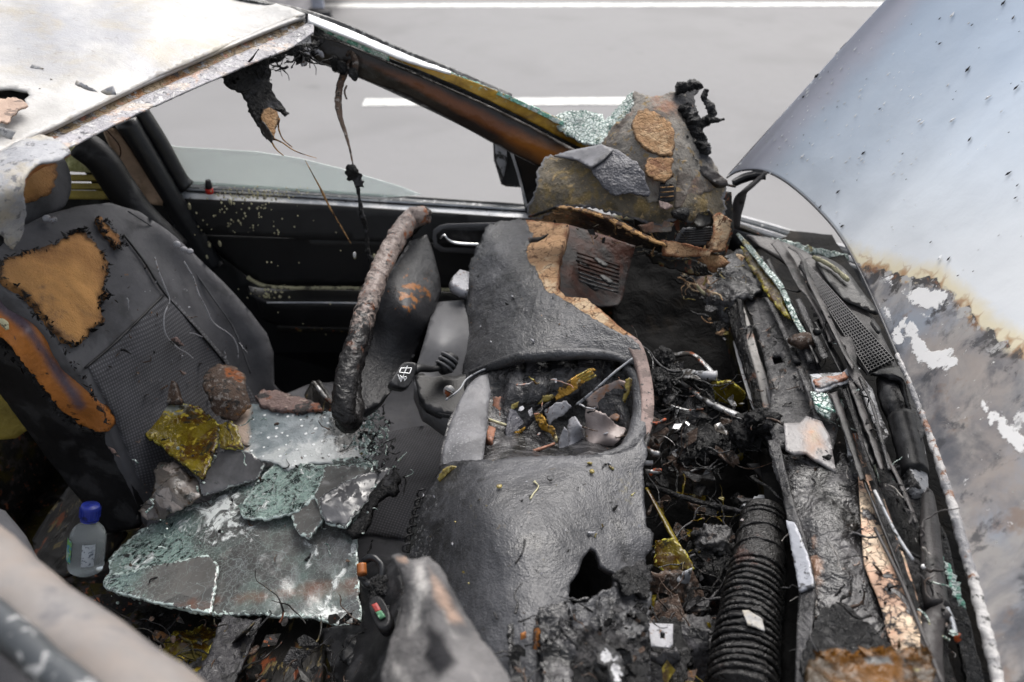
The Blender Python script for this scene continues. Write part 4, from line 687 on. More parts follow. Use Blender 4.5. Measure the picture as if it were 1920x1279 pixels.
# ---- column, stalk, ignition
cl = partgroup('steering_column', car)
patch('column_shroud', [(812, 575), (822, 566), (870, 562), (890, 600), (885, 700), (880, 800), (845, 785), (800, 760), (776, 720), (780, 690), (795, 640), (806, 600)], [(812, 570, 1.72), (880, 562, 1.74), (790, 690, 1.56), (885, 700, 1.60), (845, 785, 1.50), (830, 640, 1.58)], M_shroud, cl, 7, .05, [(.001, 20)], masks={})
patch('column_underside', [(776, 700), (800, 700), (850, 705), (885, 700), (880, 790), (850, 778), (820, 772), (800, 762), (786, 745)], [(776, 700, 1.55), (885, 700, 1.57), (880, 790, 1.49), (800, 765, 1.5)], M_black, cl, 8, .02)
tube('stalk_boot', [(846, 668, 1.545), (838, 684, 1.535), (826, 692, 1.525)], [.016, .018, .013], M_black, cl, 10, 14)
for k in range(3): tube('boot_ring', [(844 - k * 5, 670 + k * 8, 1.532), (842 - k * 5, 673 + k * 8, 1.531)], .0195, M_shroud, cl, 3, 16)
tube('wiper_stalk', [(832, 688, 1.53), (810, 692, 1.51), (786, 690, 1.485), (774, 695, 1.475)], [.007, .0075, .010, .012], M_black, cl, 24, 12, flat=.75)
hd = patch('stalk_head', [(754, 682), (768, 679), (782, 684), (776, 706), (764, 726), (742, 724), (733, 716), (742, 700)], [(754, 682, 1.455), (782, 684, 1.46), (764, 726, 1.44), (733, 716, 1.43)], M_black, cl, 4, .022, round_=True)
def strokes(name, segs, r, m, par):      # raised printed symbol built from thin strips
    it = [bar(P(*a), P(*b), r, r * .5) for a, b in segs]; return join(name, it, m, par)
D_ = 1.434
strokes('wiper_symbol', [((752, 690, D_ + .01), (772, 690, D_ + .01)), ((752, 690, D_ + .01), (749, 698, D_ + .005)), ((772, 690, D_ + .01), (768, 700, D_ + .005)), ((749, 698, D_ + .005), (768, 700, D_ + .005)), ((764, 686, D_ + .01), (757, 702, D_ + .005)),
    ((750, 704, D_), (760, 712, D_)), ((748, 710, D_), (762, 706, D_)), ((752, 714, D_), (757, 703, D_)), ((746, 702, D_), (752, 716, D_)), ((758, 714, D_), (763, 708, D_))], .0015, M_white, cl)
lathe('ignition_lock', [(.001, 0), (.010, 0), (.0115, -.002), (.0115, -.012)], P(842, 734, 1.485), M_steel, cl, 24, tuple(np.array([0, 0, HC]) - P(842, 734, 1.485)))
it_ = bar(P(836, 731, 1.482), P(848, 737, 1.482), .002, .002); join('key_slot', [it_], M_black, cl)
tube('column_cable', [(790, 735, 1.53), (800, 758, 1.52), (822, 776, 1.5), (850, 782, 1.46)], .004, M_rubber, cl, 20, 8)
patch('switch_block', [(846, 522), (862, 505), (880, 510), (878, 548), (866, 545), (848, 534)], [(846, 522, 1.72), (862, 505, 1.75), (880, 530, 1.73)], M_silverpl, cl, 5, .02)
tube('switch_stem', [(862, 540, 1.74), (874, 556, 1.75)], .006, M_shroud, cl, 6, 8)

# ---- dashboard
ds = partgroup('dashboard', car)
ctrl_u = [(905, 425, 1.89), (985, 412, 1.86), (880, 500, 1.80), (874, 600, 1.68), (872, 690, 1.58), (930, 470, 1.76), (985, 480, 1.70), (930, 600, 1.60), (1000, 600, 1.53), (1100, 640, 1.47), (1190, 640, 1.46), (1215, 700, 1.43), (1000, 660, 1.46), (920, 680, 1.51), (1060, 560, 1.55), (1100, 672, 1.455)]
tear = [(985, 412), (992, 430), (1000, 438), (985, 470), (990, 488), (1004, 500), (1010, 520), (1024, 545), (1048, 556), (1075, 572), (1100, 590), (1120, 600), (1150, 618), (1180, 632), (1195, 645)]
bin_o = [(905, 440), (915, 424), (935, 414), (985, 412)] + tear[1:] + [(1212, 680), (1218, 720), (1206, 700), (1188, 684), (1155, 670), (1100, 663), (1040, 664), (980, 670), (930, 682), (900, 696), (880, 716), (868, 740), (868, 690), (873, 640), (873, 560), (878, 510), (890, 470)]
patch('binnacle', bin_o, ctrl_u, M_dash, ds, 5, .008, [(.006, 8), (.0022, 28), (.0010, 90)], jag=2.6)
patch('bared_foam', [(984, 412), (1020, 416), (1066, 420), (1056, 460), (1048, 500), (1046, 540), (1060, 556), (1100, 560), (1130, 584), (1160, 612), (1196, 636), (1200, 655), (1150, 640), (1090, 610), (1040, 580), (1000, 530), (975, 480)], ctrl_u, M_foamdash, ds, 6, .02, [(.003, 30), (.0012, 90)], func=lambda U, V_: .008 + 0 * U, jag=1)
patch('pinkish_core_rim', [(1178, 628), (1196, 636), (1208, 655), (1218, 690), (1226, 740), (1224, 790), (1212, 830), (1200, 820), (1204, 760), (1200, 710), (1188, 668), (1176, 648)], [(1178, 628, 1.475), (1218, 690, 1.42), (1226, 740, 1.38), (1212, 830, 1.31), (1200, 760, 1.36)], M_pink, ds, 5, .02, [(.0015, 60)], round_=True)
loft('ribbed_duct_wall', [[(1062, 420, 1.86), (1110, 434, 1.86), (1150, 446, 1.86), (1192, 460, 1.86)], [(1052, 470, 1.78), (1100, 482, 1.80), (1140, 492, 1.82), (1180, 504, 1.84)], [(1046, 520, 1.70), (1090, 536, 1.73), (1130, 548, 1.76), (1168, 556, 1.79)], [(1050, 556, 1.64), (1090, 566, 1.66), (1120, 574, 1.70), (1158, 572, 1.74)]], M_redbrown, ds, 40, 30, .004, [(.002, 30)], masks={'low': lambda s, t: t})
for k in range(8):
    t = k / 7; tube('duct_rib', [(1082 + 4 * t, 474 + t * 52, 1.768 - t * .085), (1120, 486 + t * 52, 1.785 - t * .085), (1162 - t * 4, 500 + t * 48, 1.80 - t * .085)], .0025, M_redbrown if k < 5 else M_beam, ds, 10, 6, .3)
for u, v, dd in ((1092, 494, 1.755), (1126, 492, 1.775), (1110, 536, 1.70), (1136, 524, 1.73)):
    patch('duct_slot', [(u - 12, v - 7), (u - 4, v - 8), (u + 14, v + 4), (u + 6, v + 8)], [(u - 12, v - 7, dd), (u + 14, v + 4, dd), (u + 6, v + 8, dd - .01)], M_black, ds, 5, .003, round_=True)
patch('shelf_flap', [(990, 446), (1014, 444), (1028, 438), (1020, 446), (1008, 452), (992, 454)], [(990, 446, 1.74), (1028, 438, 1.72), (992, 454, 1.73)], M_board, ds, 4, .003)
# lower dash with the open centre bowl
rimb = [(872, 740), (905, 703), (960, 688), (1040, 680), (1120, 682), (1165, 694), (1192, 720), (1200, 780), (1190, 825), (1165, 848), (1100, 853), (960, 856), (880, 858), (846, 864), (836, 850), (850, 790)]
hole_in = [(965, 760), (1000, 740), (1080, 700), (1160, 700), (1185, 735), (1188, 790), (1175, 830), (1150, 850), (1040, 852), (960, 854)]
ctrl_l = [(868, 700, 1.58), (900, 690, 1.535), (1000, 672, 1.50), (1100, 668, 1.485), (1170, 684, 1.47), (1212, 720, 1.41), (1216, 800, 1.34), (1190, 850, 1.27), (1100, 862, 1.245), (960, 866, 1.25), (845, 872, 1.29), (826, 860, 1.32), (838, 800, 1.385), (860, 740, 1.48),
    (960, 700, 1.475), (1030, 705, 1.452), (1120, 706, 1.462), (910, 740, 1.475), (900, 840, 1.36), (950, 800, 1.43), (880, 790, 1.40), (1050, 770, 1.455), (1050, 835, 1.41), (1160, 780, 1.43), (1150, 838, 1.38), (985, 750, 1.435), (1080, 730, 1.445)]
patch('centre_bowl', [(866, 745), (876, 720), (900, 700), (935, 684), (1000, 668), (1100, 664), (1160, 672), (1200, 700), (1214, 760), (1216, 820), (1200, 860), (1100, 866), (960, 868), (850, 876), (824, 872), (828, 840), (840, 790)], ctrl_l, M_melt, ds, 4, .006, [(.005, 22), (.0025, 70), (.001, 160)])
patch('centre_fascia', [(866, 742), (884, 716), (910, 702), (960, 708), (978, 730), (972, 760), (955, 765), (925, 740), (918, 750), (905, 860), (880, 866), (836, 872), (828, 862), (842, 800)], [(866, 742, 1.46), (910, 702, 1.50), (978, 730, 1.51), (955, 765, 1.47), (905, 860, 1.28), (836, 872, 1.29), (842, 800, 1.37), (900, 780, 1.40)], M_dashsmooth, ds, 6, .008, [(.002, 14), (.0006, 90)], round_=True, masks={'speck': ([(840, 780), (880, 780), (870, 870), (830, 870)], 30)})
tube('rolled_lip', [(1176, 690, 1.455), (1196, 716, 1.43), (1204, 760, 1.39), (1200, 800, 1.352), (1186, 832, 1.31), (1160, 850, 1.275), (1120, 856, 1.245)], [.010, .014, .017, .018, .016, .010, .005], M_dash, ds, 70, 16, .14, 40)
tube('brow_roll', [(884, 700, 1.55), (930, 684, 1.50), (980, 670, 1.465), (1040, 664, 1.452), (1100, 663, 1.448), (1150, 668, 1.448), (1182, 682, 1.45)], [.006, .010, .012, .012, .010, .006], M_dash, ds, 80, 14, .16, 40)
tube('fascia_edge_wire', [(836, 750, 1.45), (862, 730, 1.47), (874, 712, 1.50), (900, 696, 1.51), (940, 682, 1.5)], .0018, M_zinc, ds, 20, 6)
ctrl_p = [(830, 866, 1.285), (960, 856, 1.22), (1100, 853, 1.215), (1190, 848, 1.235), (1210, 900, 1.20), (1216, 1000, 1.12), (1225, 1060, 1.10), (1215, 1200, .985), (790, 930, 1.25), (765, 1040, 1.19), (900, 960, 1.10), (1050, 960, 1.09), (860, 1040, 1.08), (1050, 1060, 1.02), (980, 1160, .95), (1060, 1279, .90), (760, 1120, 1.12), (880, 1279, .93), (1120, 1360, .87), (1180, 950, 1.15), (900, 880, 1.19), (1100, 885, 1.175)]
hole_p = [(1106, 1028), (1116, 1034), (1122, 1050), (1124, 1064), (1136, 1072), (1150, 1078), (1150, 1100), (1135, 1112), (1110, 1130), (1090, 1140), (1074, 1138), (1064, 1120), (1066, 1098), (1080, 1078), (1090, 1050)]
dash_o = [(826, 870), (850, 864), (900, 858), (960, 855), (1050, 853), (1120, 853), (1162, 850), (1190, 838), (1206, 820), (1214, 850), (1206, 880), (1208, 930), (1212, 985), (1226, 1000), (1222, 1030), (1208, 1045), (1216, 1100), (1210, 1150), (1220, 1200), (1218, 1400), (880, 1400), (760, 1200), (752, 1120), (762, 1050), (775, 990), (792, 940), (815, 892)]
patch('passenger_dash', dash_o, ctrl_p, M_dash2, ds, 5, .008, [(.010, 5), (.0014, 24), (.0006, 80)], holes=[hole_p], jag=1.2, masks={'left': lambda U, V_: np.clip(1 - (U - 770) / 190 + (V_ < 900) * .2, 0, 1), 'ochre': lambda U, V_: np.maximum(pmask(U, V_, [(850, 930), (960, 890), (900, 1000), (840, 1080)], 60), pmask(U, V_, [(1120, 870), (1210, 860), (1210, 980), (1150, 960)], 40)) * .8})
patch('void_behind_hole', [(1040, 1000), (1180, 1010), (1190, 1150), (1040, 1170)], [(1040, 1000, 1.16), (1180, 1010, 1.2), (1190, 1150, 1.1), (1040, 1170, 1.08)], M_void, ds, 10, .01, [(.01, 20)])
for k, pl in enumerate(([(1064, 1140), (1100, 1130), (1150, 1100), (1200, 1090), (1222, 1110), (1216, 1180), (1180, 1200), (1120, 1180), (1080, 1190)], [(1060, 1180), (1110, 1176), (1170, 1190), (1216, 1195), (1218, 1300), (1060, 1300)], [(1010, 1140), (1060, 1130), (1080, 1200), (1070, 1300), (1020, 1300)], [(1150, 1078), (1200, 1050), (1224, 1060), (1218, 1120), (1170, 1115)])):
    patch('peeled_dash_layer', pl, [(u, v, float(tps(ctrl_p)(np.array([u]), np.array([v]))[0]) - .012 - .004 * k) for u, v in pl], (M_dash, M_tar, M_melt, M_tar)[k], ds, 4, .006, [(.012, 22), (.004, 70), (.0015, 160)], jag=4)
patch('white_paint_patch', [(1120, 1215), (1140, 1208), (1165, 1230), (1172, 1255), (1160, 1290), (1146, 1290), (1140, 1250), (1120, 1240)], [(1120, 1215, .90), (1165, 1230, .90), (1160, 1290, .87)], M_whitecrust, ds, 4, .003, [(.003, 50)], jag=3)
tube('dash_seam', [(786, 936, 1.242), (775, 965, 1.225), (768, 1000, 1.2), (764, 1036, 1.185)], .003, M_char, ds, 20, 6)
for k in range(7):      # melted loops along the dash's rear seam
    v = 925 + k * 17; u = 794 - k * 4.6; d0 = 1.232 - k * .008
    tube('seam_loop', [(u + 3, v - 8, d0), (u - 9, v - 5, d0 - .004), (u - 11, v + 5, d0 - .004), (u, v + 8, d0)], .0018, M_char, ds, 14, 5)
for pl, d_ in (([(1000, 1180), (1010, 1172), (1016, 1200), (1006, 1279), (996, 1279)], .92), ([(976, 1190), (986, 1186), (986, 1215), (976, 1214)], .93)):
    patch('orange_wood_strip', pl, [(u, v, d_) for u, v in pl], M_bolster, ds, 4, .004)
lo_ = [P(1016 + dx, v, .925) for v in (1180, 1300) for dx in (0, 10)]
join('ladder_clip', [bar(P(1012, 1180, .935), P(1004, 1320, .88), .003, .003), bar(P(1022, 1180, .935), P(1016, 1320, .88), .003, .003)] + [bar(P(1010 - k * .8, 1192 + k * 17, .93 - k * .005), P(1022 - k * .8, 1192 + k * 17, .93 - k * .005), .003, .003) for k in range(8)], M_black, ds)
patch('dash_crust', [(952, 1172), (980, 1160), (1010, 1158), (1034, 1150), (1030, 1172), (1000, 1180), (990, 1300), (960, 1300)], [(952, 1172, .945), (1034, 1150, .97), (960, 1300, .88)], M_melt, ds, 5, .006, [(.006, 40)], jag=3)
# ================================================================== COWL AND OPENING
cw = partgroup('cowl', car)
# plenum floor and heater backing, coloured near-black for their deep shade
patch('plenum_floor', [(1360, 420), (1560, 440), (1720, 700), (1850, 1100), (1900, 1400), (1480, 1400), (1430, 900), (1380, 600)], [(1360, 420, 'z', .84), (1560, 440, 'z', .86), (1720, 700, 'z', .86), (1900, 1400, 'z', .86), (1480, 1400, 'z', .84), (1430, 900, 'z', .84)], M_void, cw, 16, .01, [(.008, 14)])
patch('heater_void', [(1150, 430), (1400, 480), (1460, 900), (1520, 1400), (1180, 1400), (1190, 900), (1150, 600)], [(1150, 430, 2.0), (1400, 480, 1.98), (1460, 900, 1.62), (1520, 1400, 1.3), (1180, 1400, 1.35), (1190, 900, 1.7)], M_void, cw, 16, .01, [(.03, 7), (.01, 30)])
# beam: three depth levels of charred metal
beam = [[(1300, 505, 'z', .93), (1350, 500, 'z', .93), (1400, 470, 'z', .93)], ]
ctrl_w = [(1380, 480, 'z', .92), (1460, 520, 'z', .92), (1390, 560, 'z', .90), (1420, 700, 'z', .90), (1540, 680, 'z', .93), (1450, 800, 'z', .90), (1580, 850, 'z', .93), (1480, 1000, 'z', .88), (1660, 1000, 'z', .93), (1500, 1300, 'z', .88), (1770, 1300, 'z', .93), (1500, 620, 'z', .945), (1450, 640, 'z', .91), (1520, 900, 'z', .925), (1580, 1100, 'z', .93)]
patch('cross_beam', [(1372, 500), (1400, 470), (1440, 495), (1470, 540), (1500, 590), (1520, 640), (1540, 690), (1560, 750), (1572, 800), (1560, 850), (1490, 850), (1450, 830), (1440, 790), (1446, 730), (1430, 660), (1408, 590), (1385, 545)], ctrl_w, M_beam, cw, 5, .01, [(.0035, 14), (.0016, 60)], holes=[[(1446, 668), (1462, 666), (1470, 680), (1452, 683)]], jag=1.5)
patch('square_hole_void', [(1436, 656), (1480, 656), (1484, 694), (1440, 694)], [(1436, 656, 1.56), (1484, 694, 1.53), (1440, 694, 1.53)], M_black, cw, 10, .005)
tube('hole_rim', [(1440, 676, 1.515), (1448, 660, 1.53), (1468, 660, 1.53), (1480, 676, 1.51), (1476, 690, 1.5), (1452, 692, 1.5), (1440, 676, 1.515)], .004, M_beam, cw, 40, 8, .3)
patch('charred_corner', [(1290, 520), (1330, 498), (1380, 470), (1430, 480), (1440, 530), (1410, 560), (1380, 560), (1362, 620), (1350, 600), (1335, 570), (1310, 548)], [(1290, 520, 1.78), (1380, 470, 1.80), (1440, 530, 1.70), (1380, 560, 1.67), (1358, 610, 1.68)], M_melt, cw, 5, .012, [(.014, 16), (.006, 50), (.002, 140)], jag=4, masks={'tan': ([(1290, 510), (1350, 510), (1340, 560), (1300, 560)], 20)})
for a, b, c_ in (((1305, 534, 1.73), (1322, 552, 1.72), M_cream), ((1322, 560, 1.72), (1334, 576, 1.71), M_zinc), ((1325, 545, 1.72), (1342, 552, 1.72), M_foamdash)): tube('charred_chip', [a, ((a[0] + b[0]) / 2, (a[1] + b[1]) / 2 + 1, a[2]), b], .004, c_, cw, 8, 6, .4)
loft('pale_strip', [[(1378, 570, 1.665), (1392, 620, 1.61), (1408, 670, 1.555), (1422, 720, 1.505), (1432, 770, 1.455)], [(1392, 568, 1.66), (1410, 618, 1.605), (1424, 668, 1.55), (1440, 715, 1.50), (1452, 768, 1.45)]], M_palestrip, cw, 40, 6, .006, [(.001, 60)])
loft('pale_strip', [[(1436, 725, 1.475), (1444, 760, 1.45), (1446, 776, 1.435)], [(1462, 728, 1.47), (1474, 750, 1.455), (1466, 778, 1.43)]], M_heat, cw, 16, 8, .006, [(.001, 60)])
loft('pale_strip', [[(1510, 690, 1.49), (1520, 730, 1.455), (1532, 770, 1.42)], [(1492, 690, 1.48), (1500, 735, 1.445), (1520, 772, 1.41)]], M_palestrip, cw, 16, 8, .004, [(.001, 60)])
loft('white_rusty_strip', [[(1374, 640, 1.63), (1384, 680, 1.59), (1394, 715, 1.555), (1405, 750, 1.52), (1412, 768, 1.50)], [(1384, 636, 1.62), (1398, 680, 1.58), (1410, 715, 1.545), (1422, 750, 1.51), (1434, 766, 1.49)]], M_whitemetal, cw, 50, 8, .006, [(.002, 60)], masks={'edge': lambda s, t: t * .6 + s * .45})
loft('tar_strip', [[(1384, 560, 1.66), (1392, 600, 1.62), (1400, 650, 1.575), (1416, 700, 1.525), (1436, 775, 1.455)], [(1362, 560, 1.70), (1366, 600, 1.66), (1376, 640, 1.62), (1396, 700, 1.555), (1418, 775, 1.48)]], M_tar, cw, 50, 8, .01, [(.004, 40)])
# ridges in the beam
for pth in ([(1440, 560, 'z', .93), (1470, 620, 'z', .93), (1495, 680, 'z', .93)], [(1470, 560, 'z', .94), (1500, 620, 'z', .94), (1522, 680, 'z', .94)], [(1500, 690, 'z', .935), (1520, 740, 'z', .935), (1536, 790, 'z', .935)]):
    tube('beam_ridge', pth, .008, M_beam, cw, 24, 8, .25, 40, flat=.5)
patch('melted_mass', [(1418, 772), (1440, 764), (1470, 770), (1500, 752), (1530, 730), (1556, 760), (1560, 800), (1540, 830), (1500, 850), (1470, 842), (1440, 830), (1424, 800)], [(1418, 772, 1.44), (1500, 752, 1.42), (1556, 760, 1.40), (1540, 830, 1.34), (1440, 830, 1.36), (1480, 800, 1.365)], M_melt, cw, 4, .012, [(.008, 30), (.003, 90)], jag=3)
patch('heat_tinted_plate', [(1470, 794), (1500, 792), (1512, 780), (1540, 790), (1556, 818), (1568, 885), (1540, 868), (1528, 862), (1512, 850), (1490, 852), (1474, 842)], [(1470, 794, 1.30), (1530, 785, 1.315), (1556, 818, 1.285), (1568, 885, 1.225), (1474, 842, 1.255)], M_heat, cw, 5, .004, [(.003, 16)], masks={'centre': ([(1500, 780), (1545, 780), (1550, 840), (1520, 858), (1500, 830)], 26)})
ctrl_m = [(1440, 850, 1.31), (1500, 850, 1.28), (1600, 860, 1.27), (1480, 1000, 1.16), (1520, 950, 1.17), (1620, 1000, 1.13), (1520, 1100, 1.075), (1650, 1100, 1.055), (1520, 1279, .97), (1720, 1279, .95), (1560, 980, 1.13), (1700, 1200, .985), (1590, 1160, 1.02)]
patch('melted_shelf', [(1440, 826), (1466, 850), (1520, 860), (1560, 880), (1590, 850), (1606, 880), (1622, 940), (1640, 1000), (1660, 1060), (1690, 1140), (1720, 1210), (1760, 1320), (1490, 1320), (1500, 1180), (1506, 1120), (1520, 1100), (1500, 1040), (1480, 980), (1466, 920), (1450, 880)], ctrl_m, M_melt, cw, 4.5, .012, [(.008, 14), (.004, 40), (.0018, 110)], jag=2, holes=[[(1625, 1022), (1636, 1018), (1645, 1030), (1640, 1040), (1630, 1038)]], masks={'tan': ([(1500, 1000), (1540, 960), (1560, 1100), (1520, 1140), (1510, 1060)], 26)})
pL = [(1588, 815), (1606, 880), (1612, 940), (1616, 1000), (1622, 1060), (1648, 1130), (1668, 1200), (1690, 1245)]; pR = [(1606, 812), (1634, 880), (1660, 940), (1680, 1000), (1702, 1060), (1722, 1130), (1736, 1200), (1746, 1250)]
fm = tps(ctrl_m)
def onm(q, o): return (q[0], q[1], float(fm(np.array([float(q[0])]), np.array([float(q[1])]))[0]) - o)
loft('peach_metal_strip', [[onm(q, .012) for q in pL], [onm(((a[0] + e[0]) / 2, (a[1] + e[1]) / 2), .022) for a, e in zip(pL, pR)], [onm(q, .02) for q in pR]], M_scale, cw, 160, 24, .006, [(.002, 30), (.0008, 120)], masks={'rusty': lambda s, t: np.clip(1 - s * 2.4, 0, 1)})
loft('white_blistered_rail', [[(1584, 814, 1.30), (1590, 850, 1.265), (1598, 890, 1.225)], [(1604, 812, 1.295), (1610, 850, 1.26), (1616, 890, 1.22)]], M_whitecrust, cw, 24, 6, .008, [(.003, 60)], masks={'edge': lambda s, t: s * .8})
loft('silver_strip', [[(1440, 826, 1.30), (1456, 880, 1.245), (1470, 940, 1.19), (1480, 1000, 1.145), (1490, 1060, 1.095), (1497, 1105, 1.06), (1494, 1180, 1.01), (1490, 1300, .95)], [(1460, 822, 1.295), (1472, 880, 1.235), (1486, 940, 1.18), (1506, 1000, 1.13), (1520, 1060, 1.08), (1526, 1100, 1.05), (1522, 1180, 1.0), (1524, 1300, .94)]], M_beam, cw, 80, 8, .008, [(.002, 60)])
patch('bare_silver_patch', [(1474, 975), (1490, 980), (1504, 1010), (1520, 1060), (1526, 1100), (1498, 1108), (1492, 1070), (1482, 1020)], [(1474, 975, 1.155), (1504, 1010, 1.115), (1526, 1100, 1.043), (1498, 1108, 1.05)], M_bare, cw, 5, .004, jag=1)
patch('charred_fold', [(1540, 1140), (1580, 1130), (1640, 1180), (1700, 1240), (1720, 1320), (1520, 1320), (1500, 1240)], [(1540, 1140, 1.02), (1640, 1180, .985), (1700, 1240, .95), (1520, 1320, .93), (1500, 1240, .97)], M_tar, cw, 5, .01, [(.01, 20), (.004, 60)], jag=3)
# far fender, windscreen corner glass, cowl sheet and grille
fd = partgroup('far_fender', car)
for k, (a, b, y, m_, w_) in enumerate(((398, 466, 1.86, M_fender, 5), (404, 474, 1.845, M_sill2, 7), (411, 484, 1.83, M_fender, 11), (424, 500, 1.81, M_sill2, 9))):
    loft('fender_edge', [[(1372, a, 'y', y), (1450, a + (b - a) * .32, 'y', y), (1530, a + (b - a) * .68, 'y', y), (1610, b, 'y', y)], [(1372, a + w_, 'y', y - .01), (1450, a + (b - a) * .32 + w_, 'y', y - .01), (1530, a + (b - a) * .68 + w_, 'y', y - .01), (1610, b + w_, 'y', y - .01)]], m_, fd, 20, 4, .01)
slab('fender_side', .5, 1.6, 1.88, 1.9, .3, .72, M_fender, fd)
loft('fender_face', [[(1372, 430, 'y', 1.80), (1450, 456, 'y', 1.80), (1530, 482, 'y', 1.80), (1610, 506, 'y', 1.80)], [(1372, 560, 'y', 1.79), (1450, 580, 'y', 1.79), (1530, 600, 'y', 1.79), (1640, 640, 'y', 1.79)]], M_cowldark, fd, 20, 6, .02)
slab('fender_inner_wall', .6, 1.6, 1.72, 1.76, .34, .70, M_cowldark, fd)
patch('pale_glass_ridge', [(1445, 446), (1480, 452), (1520, 462), (1555, 470), (1590, 478), (1592, 488), (1560, 484), (1520, 476), (1490, 470), (1455, 458)], [(1445, 446, 'y', 1.74), (1590, 480, 'y', 1.72), (1520, 476, 'y', 1.72)], M_crackle, fd, 4, .006, [(.005, 50)], jag=2)
loft('cowl_sheet', [[(1400, 440, 'z', .94), (1450, 448, 'z', .945), (1520, 478, 'z', .95), (1590, 550, 'z', .955), (1650, 650, 'z', .955), (1700, 740, 'z', .955)], [(1420, 460, 'z', .935), (1470, 490, 'z', .94), (1530, 550, 'z', .945), (1590, 620, 'z', .945), (1640, 690, 'z', .945), (1690, 760, 'z', .945)]], M_cowl, cw, 40, 8, .008, [(.001, 30)])
patch('cowl_top_panel', [(1520, 480), (1560, 490), (1600, 540), (1640, 600), (1680, 680), (1710, 750), (1690, 760), (1660, 720), (1620, 650), (1560, 560), (1500, 490)], [(1520, 480, 'z', .96), (1710, 750, 'z', .96), (1500, 490, 'z', .955), (1620, 650, 'z', .955)], M_cowl, cw, 9, .006)
patch('cowl_recess', [(1530, 478), (1580, 500), (1620, 550), (1650, 590), (1600, 570), (1580, 560), (1540, 510)], [(1530, 478, 'z', .966), (1650, 590, 'z', .966), (1580, 560, 'z', .962)], M_cowldark, cw, 9, .003, round_=True)
tube('ochre_bead', [(1525, 482, 'z', .972), (1560, 500, 'z', .972), (1590, 525, 'z', .972)], .005, M_cream, cw, 24, 6, .5)
patch('cowl_slot', [(1632, 604), (1640, 602), (1652, 618), (1646, 624)], [(1632, 604, 'z', .97), (1652, 618, 'z', .97), (1646, 624, 'z', .97)], M_black, cw, 5, .003, round_=True)
patch('grille_bed', [(1495, 500), (1510, 496), (1540, 530), (1600, 590), (1640, 640), (1676, 678), (1626, 700), (1600, 670), (1560, 600), (1520, 540)], [(1495, 500, 'z', .945), (1676, 678, 'z', .945), (1626, 700, 'z', .945)], M_black, cw, 12, .004)
gb = []
ga, gb_, gc, gd = np.array([1498, 498]), np.array([1512, 494]), np.array([1676, 676]), np.array([1628, 700])
for i in range(9):
    t = i / 8; a = ga * (1 - t) + gb_ * t; b = gd * (1 - t) + gc * t; pa = P(a[0], a[1], DZ(a[1], .962)); pb = P(b[0], b[1], DZ(b[1], .962)); gb.append(bar(pa, pb, .0014, .006))
for j in range(40):
    t = (j + .5) / 40; a = ga * (1 - t) + gd * t; b = gb_ * (1 - t) + gc * t; pa = P(a[0], a[1], DZ(a[1], .963)); pb = P(b[0], b[1], DZ(b[1], .963)); gb.append(bar(pa, pb, .0013, .004))
join('grille_bars', gb, M_grille, cw, kind='stuff')
# windscreen remains along the lower edge
loft('lower_glass_edge', [[(1384, 436, 'z', .96), (1410, 462, 'z', .96), (1440, 500, 'z', .96), (1466, 530, 'z', .96), (1484, 570, 'z', .96), (1498, 600, 'z', .96), (1520, 640, 'z', .96)], [(1380, 440, 'z', .955), (1404, 470, 'z', .955), (1432, 506, 'z', .955), (1458, 538, 'z', .955), (1475, 575, 'z', .955), (1490, 606, 'z', .955), (1512, 644, 'z', .955)]], M_crackle, cw, 90, 6, .006, [(.004, 60)])
patch('amber_glass_fragment', [(1388, 462), (1410, 466), (1440, 500), (1462, 530), (1472, 570), (1484, 600), (1466, 588), (1440, 556), (1420, 520), (1400, 490)], [(1388, 462, 'z', .95), (1462, 530, 'z', .95), (1484, 600, 'z', .95), (1400, 490, 'z', .94)], M_glassolive, cw, 5, .005, [(.003, 40)], jag=2)
def strip(name, path, wpx, z, m, par, lip=.006, n=60, wob=.6):
    """a thin folded metal or plastic strip: flat top, turned down on both sides"""
    C = cr([(u, v) for u, v in path], 14); r = np.random.RandomState(int(path[0][0]))
    t = np.gradient(C, axis=0); t /= np.linalg.norm(t, axis=1)[:, None]; nn = np.stack([-t[:, 1], t[:, 0]], 1) * -1
    w = (wpx if hasattr(wpx, '__len__') else [wpx]); w = np.interp(np.linspace(0, 1, 14), np.linspace(0, 1, len(w)), w) * (1 + .12 * r.randn(14))
    rows = []
    for o_, dz in ((-.55, -lip * 1.6), (-.5, 0), (.1, .001), (.5, -.001), (.58, -lip * 1.6)):
        rows.append([(C[i, 0] + nn[i, 0] * w[i] * o_, C[i, 1] + nn[i, 1] * w[i] * o_, 'z', z + dz) for i in range(14)])
    rows = [rows[0], rows[1], rows[1], rows[2], rows[3], rows[3], rows[4]]
    rows = [[(a, b_ + .02 * k, q, zz) for a, b_, q, zz in r_] for k, r_ in enumerate(rows)]
    return loft(name, rows, m, par, n, 13, .0015, [(.0012 * wob, 30), (.0006, 120)])
